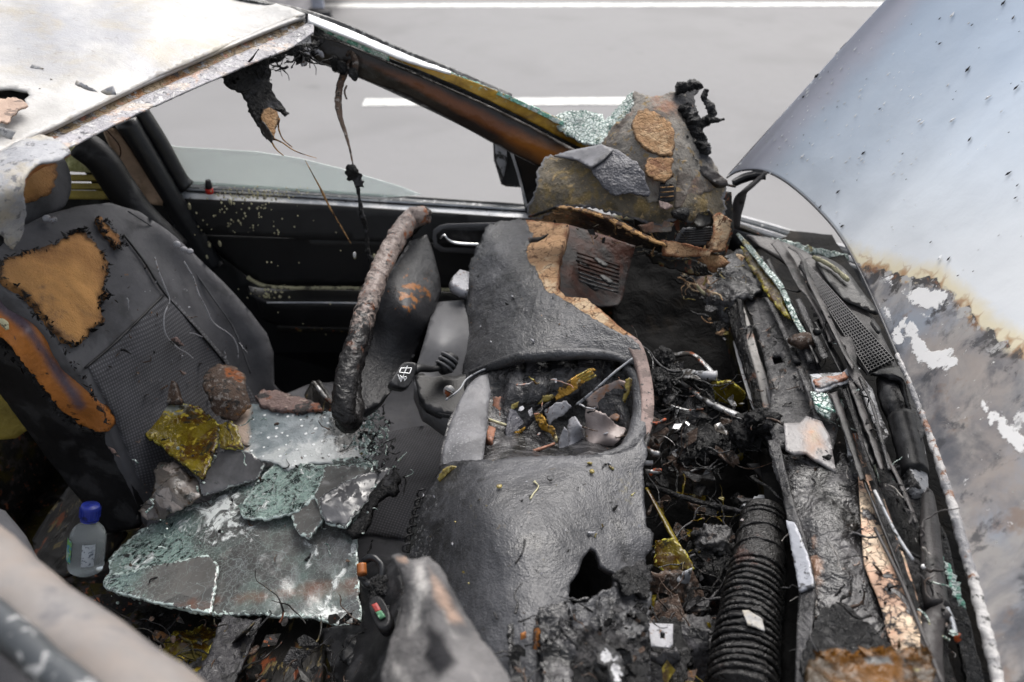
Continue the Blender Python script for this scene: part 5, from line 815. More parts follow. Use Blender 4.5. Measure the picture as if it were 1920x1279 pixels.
for pth, w_, z_, m_, nm in (([(1452, 452), (1480, 490), (1500, 530), (1540, 590), (1560, 640)], [18, 14, 12], .97, M_cowl, 'wiper_arm'), ([(1478, 462), (1502, 480), (1520, 530), (1550, 590), (1578, 650), (1600, 690)], [6, 9, 7], .985, M_cowl, 'wiper_arm'), ([(1440, 486), (1476, 560), (1506, 620), (1536, 680)], 8, .955, M_cowldark, 'cowl_strip'), ([(1496, 560), (1524, 620), (1548, 672)], 11, .965, M_beam, 'cowl_strip'),
    ([(1530, 600), (1556, 650), (1590, 720), (1612, 800), (1640, 870)], 12, .958, M_cowldark, 'cowl_strip'), ([(1540, 580), (1572, 636), (1592, 644), (1598, 690), (1622, 730)], [10, 14, 22, 12], .972, M_cowl, 'cowl_strip'),
    ([(1562, 736), (1582, 790), (1602, 850), (1618, 900)], [12, 14, 10], .962, M_cowl, 'cowl_strip'), ([(1582, 730), (1604, 790), (1622, 850), (1640, 900)], 7, .972, M_tar, 'cowl_strip'), ([(1596, 712), (1616, 770), (1638, 830), (1654, 880)], [12, 10], .968, M_cowl, 'cowl_strip'), ([(1612, 706), (1636, 760), (1652, 820), (1668, 880)], 6, .975, M_beam, 'cowl_strip'),
    ([(1640, 820), (1664, 880), (1690, 930), (1720, 990)], [10, 14, 10], .965, M_tar, 'charred_seal'), ([(1660, 850), (1690, 910), (1718, 980)], 7, .97, M_cowl, 'cowl_strip'), ([(1636, 900), (1662, 980), (1690, 1060), (1720, 1140)], [14, 10], .955, M_tar, 'charred_seal'), ([(1612, 880), (1640, 950), (1668, 1020), (1700, 1100)], 6, .958, M_cowldark, 'charred_seal')):
    strip(nm, pth, w_, z_, m_, cw)
blob('wiper_nut', (1532, 622, 'z', .985), .008, M_cowldark, cw, .3, 60, 2)
blob('charred_lump', (1505, 640, 'z', .95), (.028, .02, .014), M_crumb, cw, .5, 40, 3)
tube('thin_rod', [(1640, 920, 'z', .985), (1680, 1000, 'z', .985), (1712, 1050, 'z', .985)], .0022, M_zinc, cw, 12, 6)
tube('long_rod', [(1640, 990, 'z', .975), (1690, 1090, 'z', .985), (1730, 1190, 'z', 1.0), (1770, 1290, 'z', 1.01)], [.0022, .003], M_cowl, cw, 20, 6)
# the silver capped clip with rusty cake in it, green glass beside it
patch('silver_clip', [(1517, 702), (1545, 700), (1580, 698), (1592, 686), (1614, 690), (1606, 700), (1602, 716), (1590, 718), (1560, 728), (1532, 738), (1524, 720)], [(1517, 702, 1.375), (1592, 686, 1.39), (1614, 690, 1.395), (1590, 718, 1.36), (1532, 738, 1.34)], M_zinc, cw, 4, .006, [(.003, 40)])
patch('rusty_cake', [(1526, 712), (1548, 706), (1572, 704), (1584, 698), (1592, 706), (1570, 716), (1540, 726), (1528, 724)], [(1526, 712, 1.36), (1572, 704, 1.365), (1592, 706, 1.36), (1540, 726, 1.345)], M_copper, cw, 3, .008, [(.006, 60)], jag=1.5)
patch('green_glass_fragment', [(1520, 734), (1550, 738), (1566, 760), (1582, 775), (1560, 772), (1556, 786), (1532, 770)], [(1520, 734, 1.345), (1566, 760, 1.325), (1582, 775, 1.315), (1532, 770, 1.32)], M_crackle, cw, 4, .004, [(.002, 60)])
tube('green_glass_edge', [(1528, 756, 1.325), (1550, 766, 1.315), (1580, 776, 1.308)], .003, M_green, cw, 16, 5, .3)
# under-hood: dark hump, reservoir, seal, pipe
loft('dark_hump', [[(1634, 700, 'z', .96), (1660, 688, 'z', .965), (1700, 690, 'z', .965), (1716, 730, 'z', .96), (1740, 800, 'z', .955)], [(1640, 706, 'z', .955), (1664, 702, 'z', .975), (1694, 712, 'z', .975), (1706, 760, 'z', .965), (1726, 830, 'z', .955)]], M_cowldark, cw, 30, 6, .01)
tube('rubber_boot', [(1664, 712, 1.395), (1676, 740, 1.365), (1688, 775, 1.33), (1696, 800, 1.31)], [.020, .028, .028, .022], M_cowldark, cw, 30, 16, .12, 16, flat=.8)
tube('boot_collar', [(1692, 785, 1.312), (1708, 850, 1.255), (1716, 890, 1.22)], [.024, .022, .02], M_black, cw, 16, 14, .1)
patch('white_blistered_reservoir', [(1704, 780), (1724, 800), (1736, 850), (1742, 920), (1736, 925), (1720, 910), (1708, 880), (1700, 840), (1706, 812)], [(1704, 780, 1.30), (1736, 850, 1.24), (1742, 920, 1.19), (1700, 840, 1.24)], M_whitecrust, cw, 4, .03, [(.003, 40)], masks={'edge': lambda U, V_: np.clip(1.1 - (U - 1700 - (V_ - 780) * .1) / 22, 0, 1) * .9})
patch('white_blistered_panel', [(1620, 710), (1636, 730), (1650, 775), (1668, 815), (1660, 830), (1646, 810), (1630, 770), (1614, 730)], [(1620, 710, 1.39), (1650, 775, 1.33), (1668, 815, 1.29), (1614, 730, 1.37)], M_whitecrust, cw, 5, .006, [(.002, 60)], masks={'edge': lambda U, V_: np.clip((V_ - 740) / 90, 0, 1)})
tube('bent_pipe', [(1735, 920, 1.19), (1740, 930, 1.185), (1744, 1000, 1.125), (1750, 1080, 1.065), (1754, 1122, 1.035), (1760, 1140, 1.02)], [.008, .0135, .0145, .016], M_cowl, cw, 40, 14, flat=.8)
tube('bent_pipe', [(1776, 1146, 1.0), (1756, 1158, 1.0), (1746, 1180, .985), (1744, 1220, .96), (1748, 1290, .93)], [.013, .0145, .0145, .015], M_cowl, cw, 30, 14, flat=.7)
tube('pipe_trim', [(1776, 1140, 1.0), (1786, 1165, .985), (1792, 1190, .97)], .003, M_sill, cw, 10, 6)
blob('orange_bead', (1796, 1196, .965), (.004, .004, .008), M_orange, cw, .3, 60, 2)
blob('white_bead', (1732, 1063, 1.07), .004, M_white, cw, .1, 60, 2)
loft('verdigris_seal', [[(1752, 960, 1.17), (1776, 1010, 1.125), (1792, 1080, 1.07), (1820, 1170, 1.0), (1850, 1300, .93)], [(1740, 960, 1.175), (1748, 1020, 1.12), (1764, 1090, 1.065), (1796, 1190, .99), (1820, 1300, .93)]], M_tar, cw, 70, 10, .01, [(.006, 30), (.003, 90)])
patch('verdigris_stain', [(1766, 1040), (1782, 1060), (1800, 1100), (1812, 1140), (1798, 1136), (1780, 1100)], [(1766, 1040, 1.09), (1800, 1100, 1.04), (1798, 1136, 1.02)], M_green, cw, 4, .002, [(.003, 60)], jag=4)
patch('charred_under_mass', [(1640, 880), (1700, 860), (1740, 960), (1760, 1100), (1800, 1320), (1730, 1320), (1700, 1160), (1660, 1000)], [(1640, 880, 'z', .93), (1700, 860, 'z', .92), (1760, 1100, 'z', .92), (1730, 1320, 'z', .93), (1800, 1320, 'z', .92)], M_tar, cw, 5, .01, [(.012, 20), (.005, 60)])
patch('olive_bottom_glass', [(1520, 1230), (1560, 1215), (1620, 1225), (1640, 1212), (1700, 1212), (1744, 1222), (1760, 1340), (1500, 1340)], [(1520, 1230, .80), (1640, 1215, .82), (1744, 1222, .83), (1760, 1340, .76), (1500, 1340, .74)], M_brownglass, cw, 6, .01, [(.012, 14), (.004, 50)], jag=5, masks={'top': ([(1610, 1225), (1670, 1222), (1690, 1250), (1620, 1256)], 16)})
curls([(1530, 1228), (1620, 1226), (1700, 1212), (1740, 1224)], [(1520, 1230, .79), (1640, 1215, .81), (1744, 1222, .82), (1600, 1300, .8)], .0, .005, M_brownglass, cw, 50, 31, 'amber_crumbs')
# ---- interior of the opening: bars, brackets, wires, rubble
op = partgroup('heater_compartment', car)
tube('steel_handle_bar', [(1238, 660, 1.60), (1262, 666, 1.59), (1296, 664, 1.58), (1322, 684, 1.56), (1340, 704, 1.54)], [.008, .010, .008, .006], M_steel, op, 36, 10, .15, 60, flat=.5)
tube('steel_brace', [(1258, 674, 1.585), (1276, 694, 1.57), (1296, 706, 1.56), (1340, 706, 1.54)], [.009, .009, .007], M_steel, op, 24, 10, .2, flat=.5)
tube('steel_brace', [(1296, 704, 1.55), (1344, 704, 1.53)], [.008, .01], M_zinc, op, 10, 8, .4)
tube('sooty_lever', [(1244, 696, 1.57), (1290, 726, 1.53), (1325, 752, 1.49), (1392, 784, 1.43)], [.004, .006, .010, .010], M_steel, op, 30, 8, .25, flat=.6)
for pl, d_, m_ in (([(1236, 700), (1340, 706), (1400, 750), (1412, 850), (1340, 880), (1260, 850), (1230, 780)], 1.60, M_tar), ([(1330, 720), (1370, 716), (1396, 734), (1392, 766), (1344, 752)], 1.53, M_glassolive), ([(1262, 782), (1300, 800), (1296, 850), (1276, 880), (1250, 836)], 1.52, M_steel), ([(1270, 748), (1316, 764), (1300, 800), (1276, 776)], 1.55, M_shroud), ([(1216, 776), (1246, 790), (1254, 806), (1234, 842), (1210, 838)], 1.46, M_crumb),
                   ([(1346, 830), (1364, 834), (1362, 870), (1330, 884), (1338, 862)], 1.44, M_zinc), ([(1362, 834), (1396, 832), (1392, 862), (1370, 872)], 1.44, M_glassolive), ([(1256, 850), (1274, 838), (1270, 866), (1250, 882)], 1.45, M_zinc), ([(1400, 870), (1446, 868), (1450, 930), (1432, 900)], 1.50, M_shroud), ([(1388, 950), (1424, 926), (1460, 926), (1464, 956)], 1.32, M_zinc), ([(1350, 780), (1420, 800), (1410, 830), (1352, 830)], 1.5, M_crumb), ([(1300, 790), (1340, 780), (1350, 830), (1310, 850)], 1.5, M_beam)):
    patch('bent_bracket' if m_ is not M_tar else 'blower_lump', pl, [(u, v, d_ + rnd.uniform(-.02, .02)) for u, v in pl], m_, op, 5, .008, [(.01, 18), (.003, 70)], jag=1.5)
for (u, v, d_, r_, m_) in ((1320, 838, 1.44, (.05, .04, .03), M_tar), (1290, 868, 1.44, (.03, .03, .02), M_crumb), (1404, 810, 1.42, (.028, .03, .03), M_tar), (1236, 716, 1.5, (.02, .03, .02), M_tar), (1244, 680, 1.55, (.018, .03, .03), M_tar), (1340, 1080, 1.3, (.05, .05, .05), M_tar), (1260, 1130, 1.25, (.05, .05, .04), M_tar), (1290, 1220, 1.15, (.06, .05, .04), M_beam), (1250, 1230, 1.1, (.04, .05, .03), M_tar), (1340, 1020, 1.3, (.03, .03, .03), M_beam), (1390, 815, 1.4, (.02, .03, .02), M_char), (1430, 790, 1.38, (.03, .02, .02), M_char)):
    blob('melted_lump', (u, v, d_), r_, m_, op, .8, 22, 4, True)
tube('bright_bolt', [(1278, 790, 1.49), (1304, 815, 1.47)], .0085, M_chrome, op, 4, 10)
tube('bright_bolt', [(1344, 829, 1.43), (1365, 829, 1.43)], .005, M_chrome, op, 4, 8)
tube('bright_bolt', [(1376, 831, 1.43), (1392, 832, 1.43)], .004, M_chrome, op, 4, 8)
tube('steel_pin', [(1208, 868, 1.42), (1224, 868, 1.42)], .005, M_zinc, op, 4, 8)
tube('steel_pin', [(1210, 884, 1.41), (1240, 886, 1.41)], .0045, M_steel, op, 4, 8)
tube('orange_wire', [(1214, 792, 1.43), (1230, 794, 1.43), (1248, 786, 1.44)], .003, M_orange, op, 14, 6, .3)
tube('orange_wire', [(1218, 890, 1.41), (1228, 882, 1.41), (1240, 882, 1.41)], .004, M_orange, op, 14, 6, .3)
tube('bent_bar', [(1206, 838, 1.43), (1220, 848, 1.42), (1236, 852, 1.42)], .006, M_steel, op, 12, 8, .2)
tube('sooty_cable', [(1212, 908, 1.38), (1260, 926, 1.36), (1320, 944, 1.34), (1390, 960, 1.31)], .005, M_char, op, 50, 8, .6, 120)
tube('sooty_cable', [(1244, 748, 1.5), (1256, 760, 1.49), (1290, 770, 1.48), (1318, 768, 1.46)], .003, M_steel, op, 20, 6, .3)
tube('hanging_wire', [(1290, 880, 1.43), (1292, 900, 1.45), (1302, 930, 1.47)], .003, M_steel, op, 14, 6, .3)
tube('olive_rail', [(1212, 915, 1.37), (1240, 965, 1.33), (1270, 1020, 1.29), (1296, 1060, 1.26)], [.004, .006, .006], M_glassolive, op, 20, 6, .3, flat=.4)
patch('olive_glass_fragment', [(1228, 1012), (1262, 1008), (1290, 1040), (1302, 1066), (1260, 1078), (1226, 1060)], [(1228, 1012, 1.28), (1302, 1066, 1.24), (1226, 1060, 1.26)], M_glassolive, op, 5, .006, [(.008, 20)], jag=2)
for pl, d_, m_ in (([(1216, 1080), (1300, 1070), (1330, 1140), (1300, 1180), (1220, 1170)], 1.2, M_crumb), ([(1270, 1170), (1330, 1180), (1330, 1300), (1250, 1300), (1262, 1220)], 1.1, M_greyboard), ([(1210, 1230), (1270, 1220), (1300, 1300), (1210, 1300)], 1.05, M_greyboard), ([(1266, 1070), (1296, 1074), (1290, 1094), (1270, 1090)], 1.2, M_zinc), ([(1300, 1000), (1370, 990), (1380, 1060), (1320, 1110)], 1.3, M_tar)):
    patch('rubble_slab', pl, [(u, v, d_ + rnd.uniform(-.02, .02)) for u, v in pl], m_, op, 5, .01, [(.012, 18), (.004, 70)], jag=2)
patch('punched_bracket', [(1212, 1168), (1262, 1170), (1262, 1208), (1256, 1214), (1210, 1210)], [(1212, 1168, 1.03), (1262, 1170, 1.04), (1210, 1210, 1.0)], M_silverpl, op, 4, .003, holes=[[(1238, 1184), (1247, 1186), (1247, 1197), (1238, 1197)]])
# corrugated hose: each ring is its own bead
hz = [(1432, 965, 1.27), (1424, 1040, 1.20), (1412, 1120, 1.14), (1400, 1200, 1.08), (1390, 1300, 1.02)]
ho = tube('corrugated_hose', hz, [.033, .037, .039, .042], M_hose, car, 160, 48, .10, 40)
hc = cr([P(*q) for q in hz], 30)
rh = random.Random(4)
for i in [1, 2, 5, 8] + list(range(11, 29)):
    t = hc[min(i + 1, 29)] - hc[i]; t /= np.linalg.norm(t); a = np.cross(t, [0, .3, 1]); a /= np.linalg.norm(a); b = np.cross(a, t); R = .0345 + .0095 * i / 29 + rh.uniform(-.001, .001)
    q1, q2 = rh.uniform(0, 6), rh.uniform(-.002, .002)
    ring = [tuple(hc[i] + R * (a * math.cos(w_) + b * math.sin(w_)) + t * (.003 * math.sin(w_ + i * .3) + q2 * math.sin(2 * w_ + q1))) for w_ in np.linspace(0, 2 * math.pi, 26)]
    tube('hose_rib', ring, (.0030 if i > 10 else .0018) + .0006 * rh.random(), M_hose, ho, 72, 8, .45, 110, world=True)
tube('hose_clamp', [(1390, 975, 1.24), (1420, 985, 1.225), (1466, 982, 1.235)], .005, M_copper, ho, 30, 6, .4, flat=.5)
patch('white_flake', [(1392, 1144), (1404, 1144), (1430, 1160), (1434, 1184), (1418, 1176), (1402, 1172)], [(1392, 1144, 1.055), (1430, 1160, 1.05), (1434, 1184, 1.035)], M_flap, ho, 4, .002, [(.004, 40)])

# ================================================================== HOOD
hd_ = partgroup('raised_bonnet', car)
he = [(1362, 334, 1.83), (1378, 324, 1.82), (1400, 319, 1.81), (1428, 320, 1.785), (1462, 334, 1.75), (1500, 362, 1.70), (1536, 396, 1.65), (1566, 430, 1.60), (1592, 470, 1.55), (1620, 524, 1.48), (1650, 590, 1.405), (1680, 660, 1.33), (1706, 720, 1.27), (1734, 790, 1.205), (1764, 876, 1.13), (1796, 980, 1.05), (1824, 1080, .985), (1850, 1180, .925), (1874, 1279, .875), (1896, 1390, .82)]
E = cr([P(*q) for q in he], 150)
ang = math.radians(54)
rows = []
NT = 90
for i in range(NT):
    t = (i / (NT - 1)) ** 1.15 * 1.15
    s_ = np.linspace(0, 1, 150)
    crown = .05 * np.sin(math.pi * np.clip(t / 1.1, 0, 1)) * (.3 + .7 * np.sin(math.pi * s_)) 
    # the bonnet's far side edge stays straight; the curved rear edge blends out
    dx = t * math.cos(ang); dz = t * math.sin(ang)
    Q = E.copy(); Q[:, 0] += dx - crown * math.sin(ang); Q[:, 2] += dz + crown * math.cos(ang) * .9
    Q[:, 1] += 0
    rows.append(Q)
V = np.concatenate(rows); T = gridfaces(NT, 150)
x_, y_, z_ = V[:, 0], V[:, 1], V[:, 2] - HC
dd = y_ * CP - z_ * SP; U = 960 + FPX * x_ / np.maximum(dd, .05); W = 639.5 - FPX * (y_ * SP + z_ * CP) / np.maximum(dd, .05)
burnline = [(1560, 470), (1640, 490), (1700, 505), (1760, 515), (1800, 545), (1840, 590), (1880, 625), (1930, 650), (2100, 760), (2500, 1000), (2500, 1600), (1500, 1600), (1500, 470)]
sb = pdist(U, W, burnline); sb = np.where(inpoly(U, W, burnline), sb, -sb)
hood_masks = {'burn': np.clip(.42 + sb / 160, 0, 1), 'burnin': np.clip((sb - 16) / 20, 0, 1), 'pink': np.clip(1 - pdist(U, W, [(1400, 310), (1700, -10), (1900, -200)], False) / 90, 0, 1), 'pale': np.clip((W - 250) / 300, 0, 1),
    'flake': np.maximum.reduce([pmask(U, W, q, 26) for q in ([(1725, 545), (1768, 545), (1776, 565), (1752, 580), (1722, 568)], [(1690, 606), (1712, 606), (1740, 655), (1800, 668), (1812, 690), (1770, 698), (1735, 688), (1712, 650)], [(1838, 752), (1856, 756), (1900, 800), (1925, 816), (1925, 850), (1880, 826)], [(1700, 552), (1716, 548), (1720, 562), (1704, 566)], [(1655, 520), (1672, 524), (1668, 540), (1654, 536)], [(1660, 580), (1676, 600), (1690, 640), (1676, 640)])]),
    'near': np.clip(1 - sb / 130, 0, 1) * (sb > 8), 'blue': np.clip(1.1 - W / 420, 0, 1)}  # blue and pale place the painted sky reflection
N0 = normals(V, T)
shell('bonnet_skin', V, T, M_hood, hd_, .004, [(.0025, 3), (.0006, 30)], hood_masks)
# inner panel, folded rear flange, rim, hinge
Vi = V - N0 * np.sign((N0 * (np.array([0, 0, HC]) - V)).sum()) * .03
shell('bonnet_inner_panel', Vi, T, M_cowldark, hd_, .004, [(.004, 6)], {})
k0 = 78
tube('chipped_rear_flange', [tuple(q) for q in E[k0:]], [.004, .0055, .007, .008, .008], M_rim, hd_, 160, 8, .5, 90, world=True)
tube('rear_edge_fold', [tuple(q) for q in E[:k0 + 4]], .0022, M_shroud, hd_, 90, 6, world=True)
loft('hinge_bracket', [[(1372, 338, 1.80), (1390, 327, 1.80), (1412, 321, 1.79), (1432, 321, 1.78)], [(1372, 340, 1.79), (1390, 334, 1.79), (1412, 327, 1.78), (1436, 326, 1.77)]], M_cowldark, hd_, 16, 4, .015)
tube('hinge_arm', [(1436, 323, 1.775), (1416, 342, 1.78), (1394, 362, 1.79), (1384, 385, 1.81), (1378, 425, 1.83)], [.010, .012, .013, .014], M_cowl, hd_, 30, 10, .1, flat=.5)
tube('hinge_spring', [(1340, 336, 1.74), (1362, 346, 1.76), (1378, 350, 1.78)], .003, M_steel, hd_, 12, 6)
tube('cable_loop', [(1352, 344, 1.72), (1358, 352, 1.72), (1358, 368, 1.72), (1348, 376, 1.71)], .0022, M_shroud, hd_, 14, 6)
# small ash and soot flecks lying on the bonnet
fl_ = []; rr = random.Random(11); Nn = normals(V, T); sgn = np.sign((Nn * (np.array([0, 0, HC]) - V)).sum()); Nn *= sgn
vis = np.where((U > 1380) & (U < 1930) & (W > 0) & (W < 560) & (sb < -10))[0]
dark_, light_ = [], []
for i in range(100):
    k = vis[rr.randrange(len(vis))]; c = V[k] + Nn[k] * .003; s = .0012 + .0035 * rr.random() ** 3; a = np.array([math.cos(ang), .35 * rr.gauss(0, 1), math.sin(ang)]); a /= np.linalg.norm(a); b = np.cross(Nn[k], a)
    Vv = np.array([c + a * s * 1.9, c + b * s * .8, c - a * s * 1.3, c - b * s * .7, c + Nn[k] * s * .5]); F_ = [(0, 1, 4), (1, 2, 4), (2, 3, 4), (3, 0, 4), (0, 3, 2, 1)]
    (dark_ if rr.random() < .5 else light_).append((Vv, F_))
vis2 = np.where((U > 1420) & (U < 1720) & (W > 90) & (W < 330) & (sb < -10))[0]
for i in range(150):
    k = vis2[rr.randrange(len(vis2))]; c = V[k] + Nn[k] * .003; s = .0009 + .0022 * rr.random() ** 2; a = np.array([math.cos(ang), .2 * rr.gauss(0, 1), math.sin(ang)]); a /= np.linalg.norm(a); b = np.cross(Nn[k], a)
    light_.append((np.array([c + a * s * 2.2, c + b * s * .7, c - a * s * 1.8, c - b * s * .6, c + Nn[k] * s * .4]), [(0, 1, 4), (1, 2, 4), (2, 3, 4), (3, 0, 4), (0, 3, 2, 1)]))
join('soot_flecks', dark_, M_cowldark, hd_, kind='stuff'); join('ash_flecks', light_, M_white, hd_, kind='stuff')
# ================================================================== LOOSE THINGS
# ---- crumpled heap of dash lining on the far end of the dash
hp = empty('crumpled_lining', tuple(P(1180, 400, 1.66)), 'crumpled heap of scorched fibre lining with charred tips on the far end of the dashboard', 'debris')
ctrl_h = [(990, 395, 1.70), (1025, 290, 1.72), (1005, 350, 1.68), (1100, 340, 1.63), (1100, 385, 1.62), (1200, 380, 1.59), (1200, 420, 1.60), (1280, 400, 1.60), (1355, 360, 1.68), (1360, 400, 1.68), (1280, 440, 1.62), (1300, 330, 1.66)]
patch('curled_base', [(1022, 292), (1060, 284), (1120, 296), (1180, 320), (1230, 340), (1290, 330), (1350, 345), (1362, 352), (1356, 372), (1364, 392), (1356, 410), (1320, 404), (1300, 418), (1270, 410), (1240, 424), (1200, 416), (1160, 404), (1120, 392), (1080, 386), (1050, 388), (1010, 412), (994, 410), (986, 388), (1004, 352), (1008, 318)], ctrl_h, M_fibre, hp, 4.5, .006, [(.008, 12), (.003, 50), (.001, 150)], jag=3, edge=14)
patch('backing_sheet', [(1190, 380), (1290, 350), (1372, 360), (1376, 430), (1360, 480), (1300, 500), (1230, 470), (1190, 430)], [(1190, 380, 1.68), (1372, 360, 1.74), (1300, 500, 1.72)], M_board, hp, 8, .006, [(.004, 20)])
patch('standing_peak', [(1186, 176), (1190, 172), (1215, 178), (1240, 180), (1262, 172), (1280, 168), (1300, 156), (1312, 158), (1314, 166), (1302, 178), (1304, 200), (1312, 232), (1318, 262), (1326, 290), (1345, 318), (1360, 340), (1330, 360), (1280, 372), (1215, 380), (1200, 350), (1150, 300), (1128, 268), (1150, 236), (1180, 215), (1190, 195)],
    [(1186, 176, 1.72), (1300, 156, 1.74), (1250, 250, 1.62), (1310, 230, 1.70), (1360, 340, 1.70), (1280, 372, 1.61), (1215, 380, 1.59), (1128, 268, 1.70), (1200, 250, 1.64), (1180, 320, 1.63), (1250, 320, 1.60)], M_fibregrey, hp, 4.5, .006, [(.010, 10), (.004, 40), (.0012, 140)], jag=2.5, edge=12, masks={'dark': lambda U, V_: np.maximum(pmask(U, V_, [(1262, 140), (1340, 140), (1330, 200), (1340, 320), (1300, 300), (1290, 220), (1262, 195)], 14), .0)})
patch('tan_patch', [(1196, 206), (1214, 204), (1236, 214), (1256, 228), (1264, 246), (1266, 270), (1260, 292), (1236, 292), (1206, 276), (1190, 254), (1184, 232)], [(1196, 206, 1.645), (1256, 228, 1.62), (1260, 292, 1.59), (1206, 276, 1.605), (1184, 232, 1.63)], M_fibregold, hp, 4, .006, [(.004, 20), (.0015, 90)], jag=2)
patch('tan_patch', [(1216, 296), (1236, 294), (1262, 296), (1258, 318), (1262, 330), (1246, 342), (1226, 336), (1212, 324), (1210, 310)], [(1216, 296, 1.60), (1262, 296, 1.585), (1246, 342, 1.575), (1210, 310, 1.59)], M_fibregold, hp, 4, .006, [(.004, 24), (.0015, 90)], jag=2)
patch('vinyl_flap', [(1038, 292), (1060, 286), (1100, 278), (1128, 272), (1160, 282), (1196, 306), (1208, 325), (1212, 345), (1220, 360), (1216, 368), (1180, 362), (1150, 366), (1130, 352), (1116, 330), (1106, 316), (1080, 298)], [(1038, 292, 1.70), (1128, 272, 1.65), (1208, 325, 1.58), (1216, 368, 1.57), (1130, 352, 1.58), (1106, 316, 1.61), (1160, 310, 1.585)], M_skin, hp, 4, .004, [(.004, 24), (.003, 60)], jag=1.5)
patch('smooth_vinyl', [(1038, 292), (1062, 284), (1100, 276), (1128, 270), (1150, 280), (1130, 300), (1108, 314), (1080, 299)], [(1038, 292, 1.695), (1128, 270, 1.645), (1108, 314, 1.60)], M_skinlight, hp, 5, .003, [(.002, 20)])
loft('torn_lip', [[(1042, 388, 1.61), (1060, 385, 1.60), (1100, 392, 1.58), (1140, 404, 1.57), (1180, 424, 1.56), (1220, 444, 1.56), (1250, 456, 1.57)], [(1046, 391, 1.60), (1060, 390, 1.59), (1100, 397, 1.57), (1140, 411, 1.56), (1180, 432, 1.55), (1220, 450, 1.55), (1252, 462, 1.56)]], M_goldedge, hp, 90, 5, .004, [(.004, 60), (.002, 160)])
patch('dark_under_sheet', [(990, 408), (1040, 390), (1100, 394), (1160, 414), (1220, 448), (1250, 462), (1240, 474), (1190, 460), (1120, 436), (1060, 420), (1010, 415)], [(990, 408, 1.70), (1100, 394, 1.60), (1250, 462, 1.58), (1190, 460, 1.66), (1060, 420, 1.72)], M_board, hp, 5, .004, [(.004, 24)])
patch('grey_tongue', [(1276, 300), (1290, 300), (1297, 320), (1294, 350), (1284, 376), (1272, 392), (1264, 388), (1268, 350), (1270, 325)], [(1276, 300, 1.60), (1297, 320, 1.59), (1272, 392, 1.575)], M_fibregrey, hp, 4, .004, [(.002, 40)])
patch('striped_insert', [(1238, 342), (1264, 346), (1264, 376), (1250, 380), (1234, 374)], [(1238, 342, 1.582), (1264, 346, 1.58), (1234, 374, 1.575)], M_cowldark, hp, 5, .003)
for k in range(3): tube('stripe', [(1238, 352 + k * 9, 1.572), (1263, 350 + k * 9, 1.572)], .0012, M_goldedge, hp, 4, 4)
patch('pinkish_chip', [(1236, 376), (1252, 380), (1262, 386), (1250, 392), (1238, 388)], [(1236, 376, 1.572), (1262, 386, 1.57), (1250, 392, 1.565)], M_pink, hp, 4, .004)
patch('brown_ridge', [(1294, 286), (1310, 296), (1340, 320), (1364, 338), (1366, 346), (1350, 346), (1318, 326), (1300, 308)], [(1294, 286, 1.66), (1364, 338, 1.67), (1318, 326, 1.65)], M_pillar, hp, 4, .012, [(.004, 30)])
# charred branch at its tip
for pth, r_ in (([(1324, 168, 1.70), (1320, 185, 1.70), (1332, 200, 1.69), (1334, 216, 1.69), (1322, 228, 1.69), (1308, 238, 1.69), (1308, 262, 1.68), (1318, 290, 1.67)], [.006, .006, .009, .010, .014, .016, .018]), ([(1322, 228, 1.69), (1340, 226, 1.68), (1358, 224, 1.68)], [.008, .006, .003]), ([(1268, 168, 1.70), (1286, 162, 1.70), (1308, 160, 1.69), (1311, 168, 1.69)], [.010, .012, .006]), ([(1280, 200, 1.68), (1296, 230, 1.67), (1300, 260, 1.67)], [.014, .016, .012])):
    tube('charred_twig', pth, r_, M_char, hp, 70, 12, 1.1, 75)
# brittle crust pieces at its foot
for nm, pl, d_, m_, th in (('ribbed_plate', [(1282, 428), (1334, 424), (1338, 452), (1320, 460), (1262, 456)], 1.60, M_shroud, .01), ('foam_block', [(1336, 404), (1346, 398), (1362, 406), (1372, 430), (1358, 470), (1336, 468), (1338, 440)], 1.58, M_foamdash, .03), ('black_flap', [(1300, 414), (1312, 398), (1330, 396), (1338, 404), (1336, 424), (1306, 424)], 1.59, M_board, .008), ('pale_crust', [(1200, 424), (1240, 412), (1262, 418), (1256, 434), (1210, 438)], 1.585, M_fibregrey, .006),
                       ('rusty_crust', [(1240, 450), (1262, 452), (1300, 462), (1336, 470), (1330, 482), (1280, 482), (1246, 478)], 1.575, M_foamdash, .01), ('rolled_flap', [(1316, 484), (1330, 474), (1352, 478), (1370, 492), (1350, 500), (1340, 512), (1330, 510)], 1.60, M_fibregold, .02), ('black_tray', [(1206, 470), (1250, 482), (1300, 486), (1330, 500), (1322, 516), (1290, 512), (1222, 494)], 1.66, M_board, .01)):
    patch(nm, pl, [(u, v, d_ + rnd.uniform(-.012, .012)) for u, v in pl], m_, hp, 4, th, [(.004, 24), (.0015, 90)], jag=1.5)
for k in range(6): tube('plate_rib', [(1284 - k * 3, 432 + k * 4.4, 1.59), (1334, 428 + k * 4.6, 1.59)], .0015, M_cowldark, hp, 4, 5)
for k in range(4): tube('roll_rib', [(1300 + k * 7, 500, 1.62), (1306 + k * 7, 512, 1.615), (1312 + k * 7, 514, 1.61)], .003, M_board, hp, 8, 6)
blob('char_lump', (1276, 402, 1.57), (.018, .012, .012), M_char, hp, .7, 40, 3)
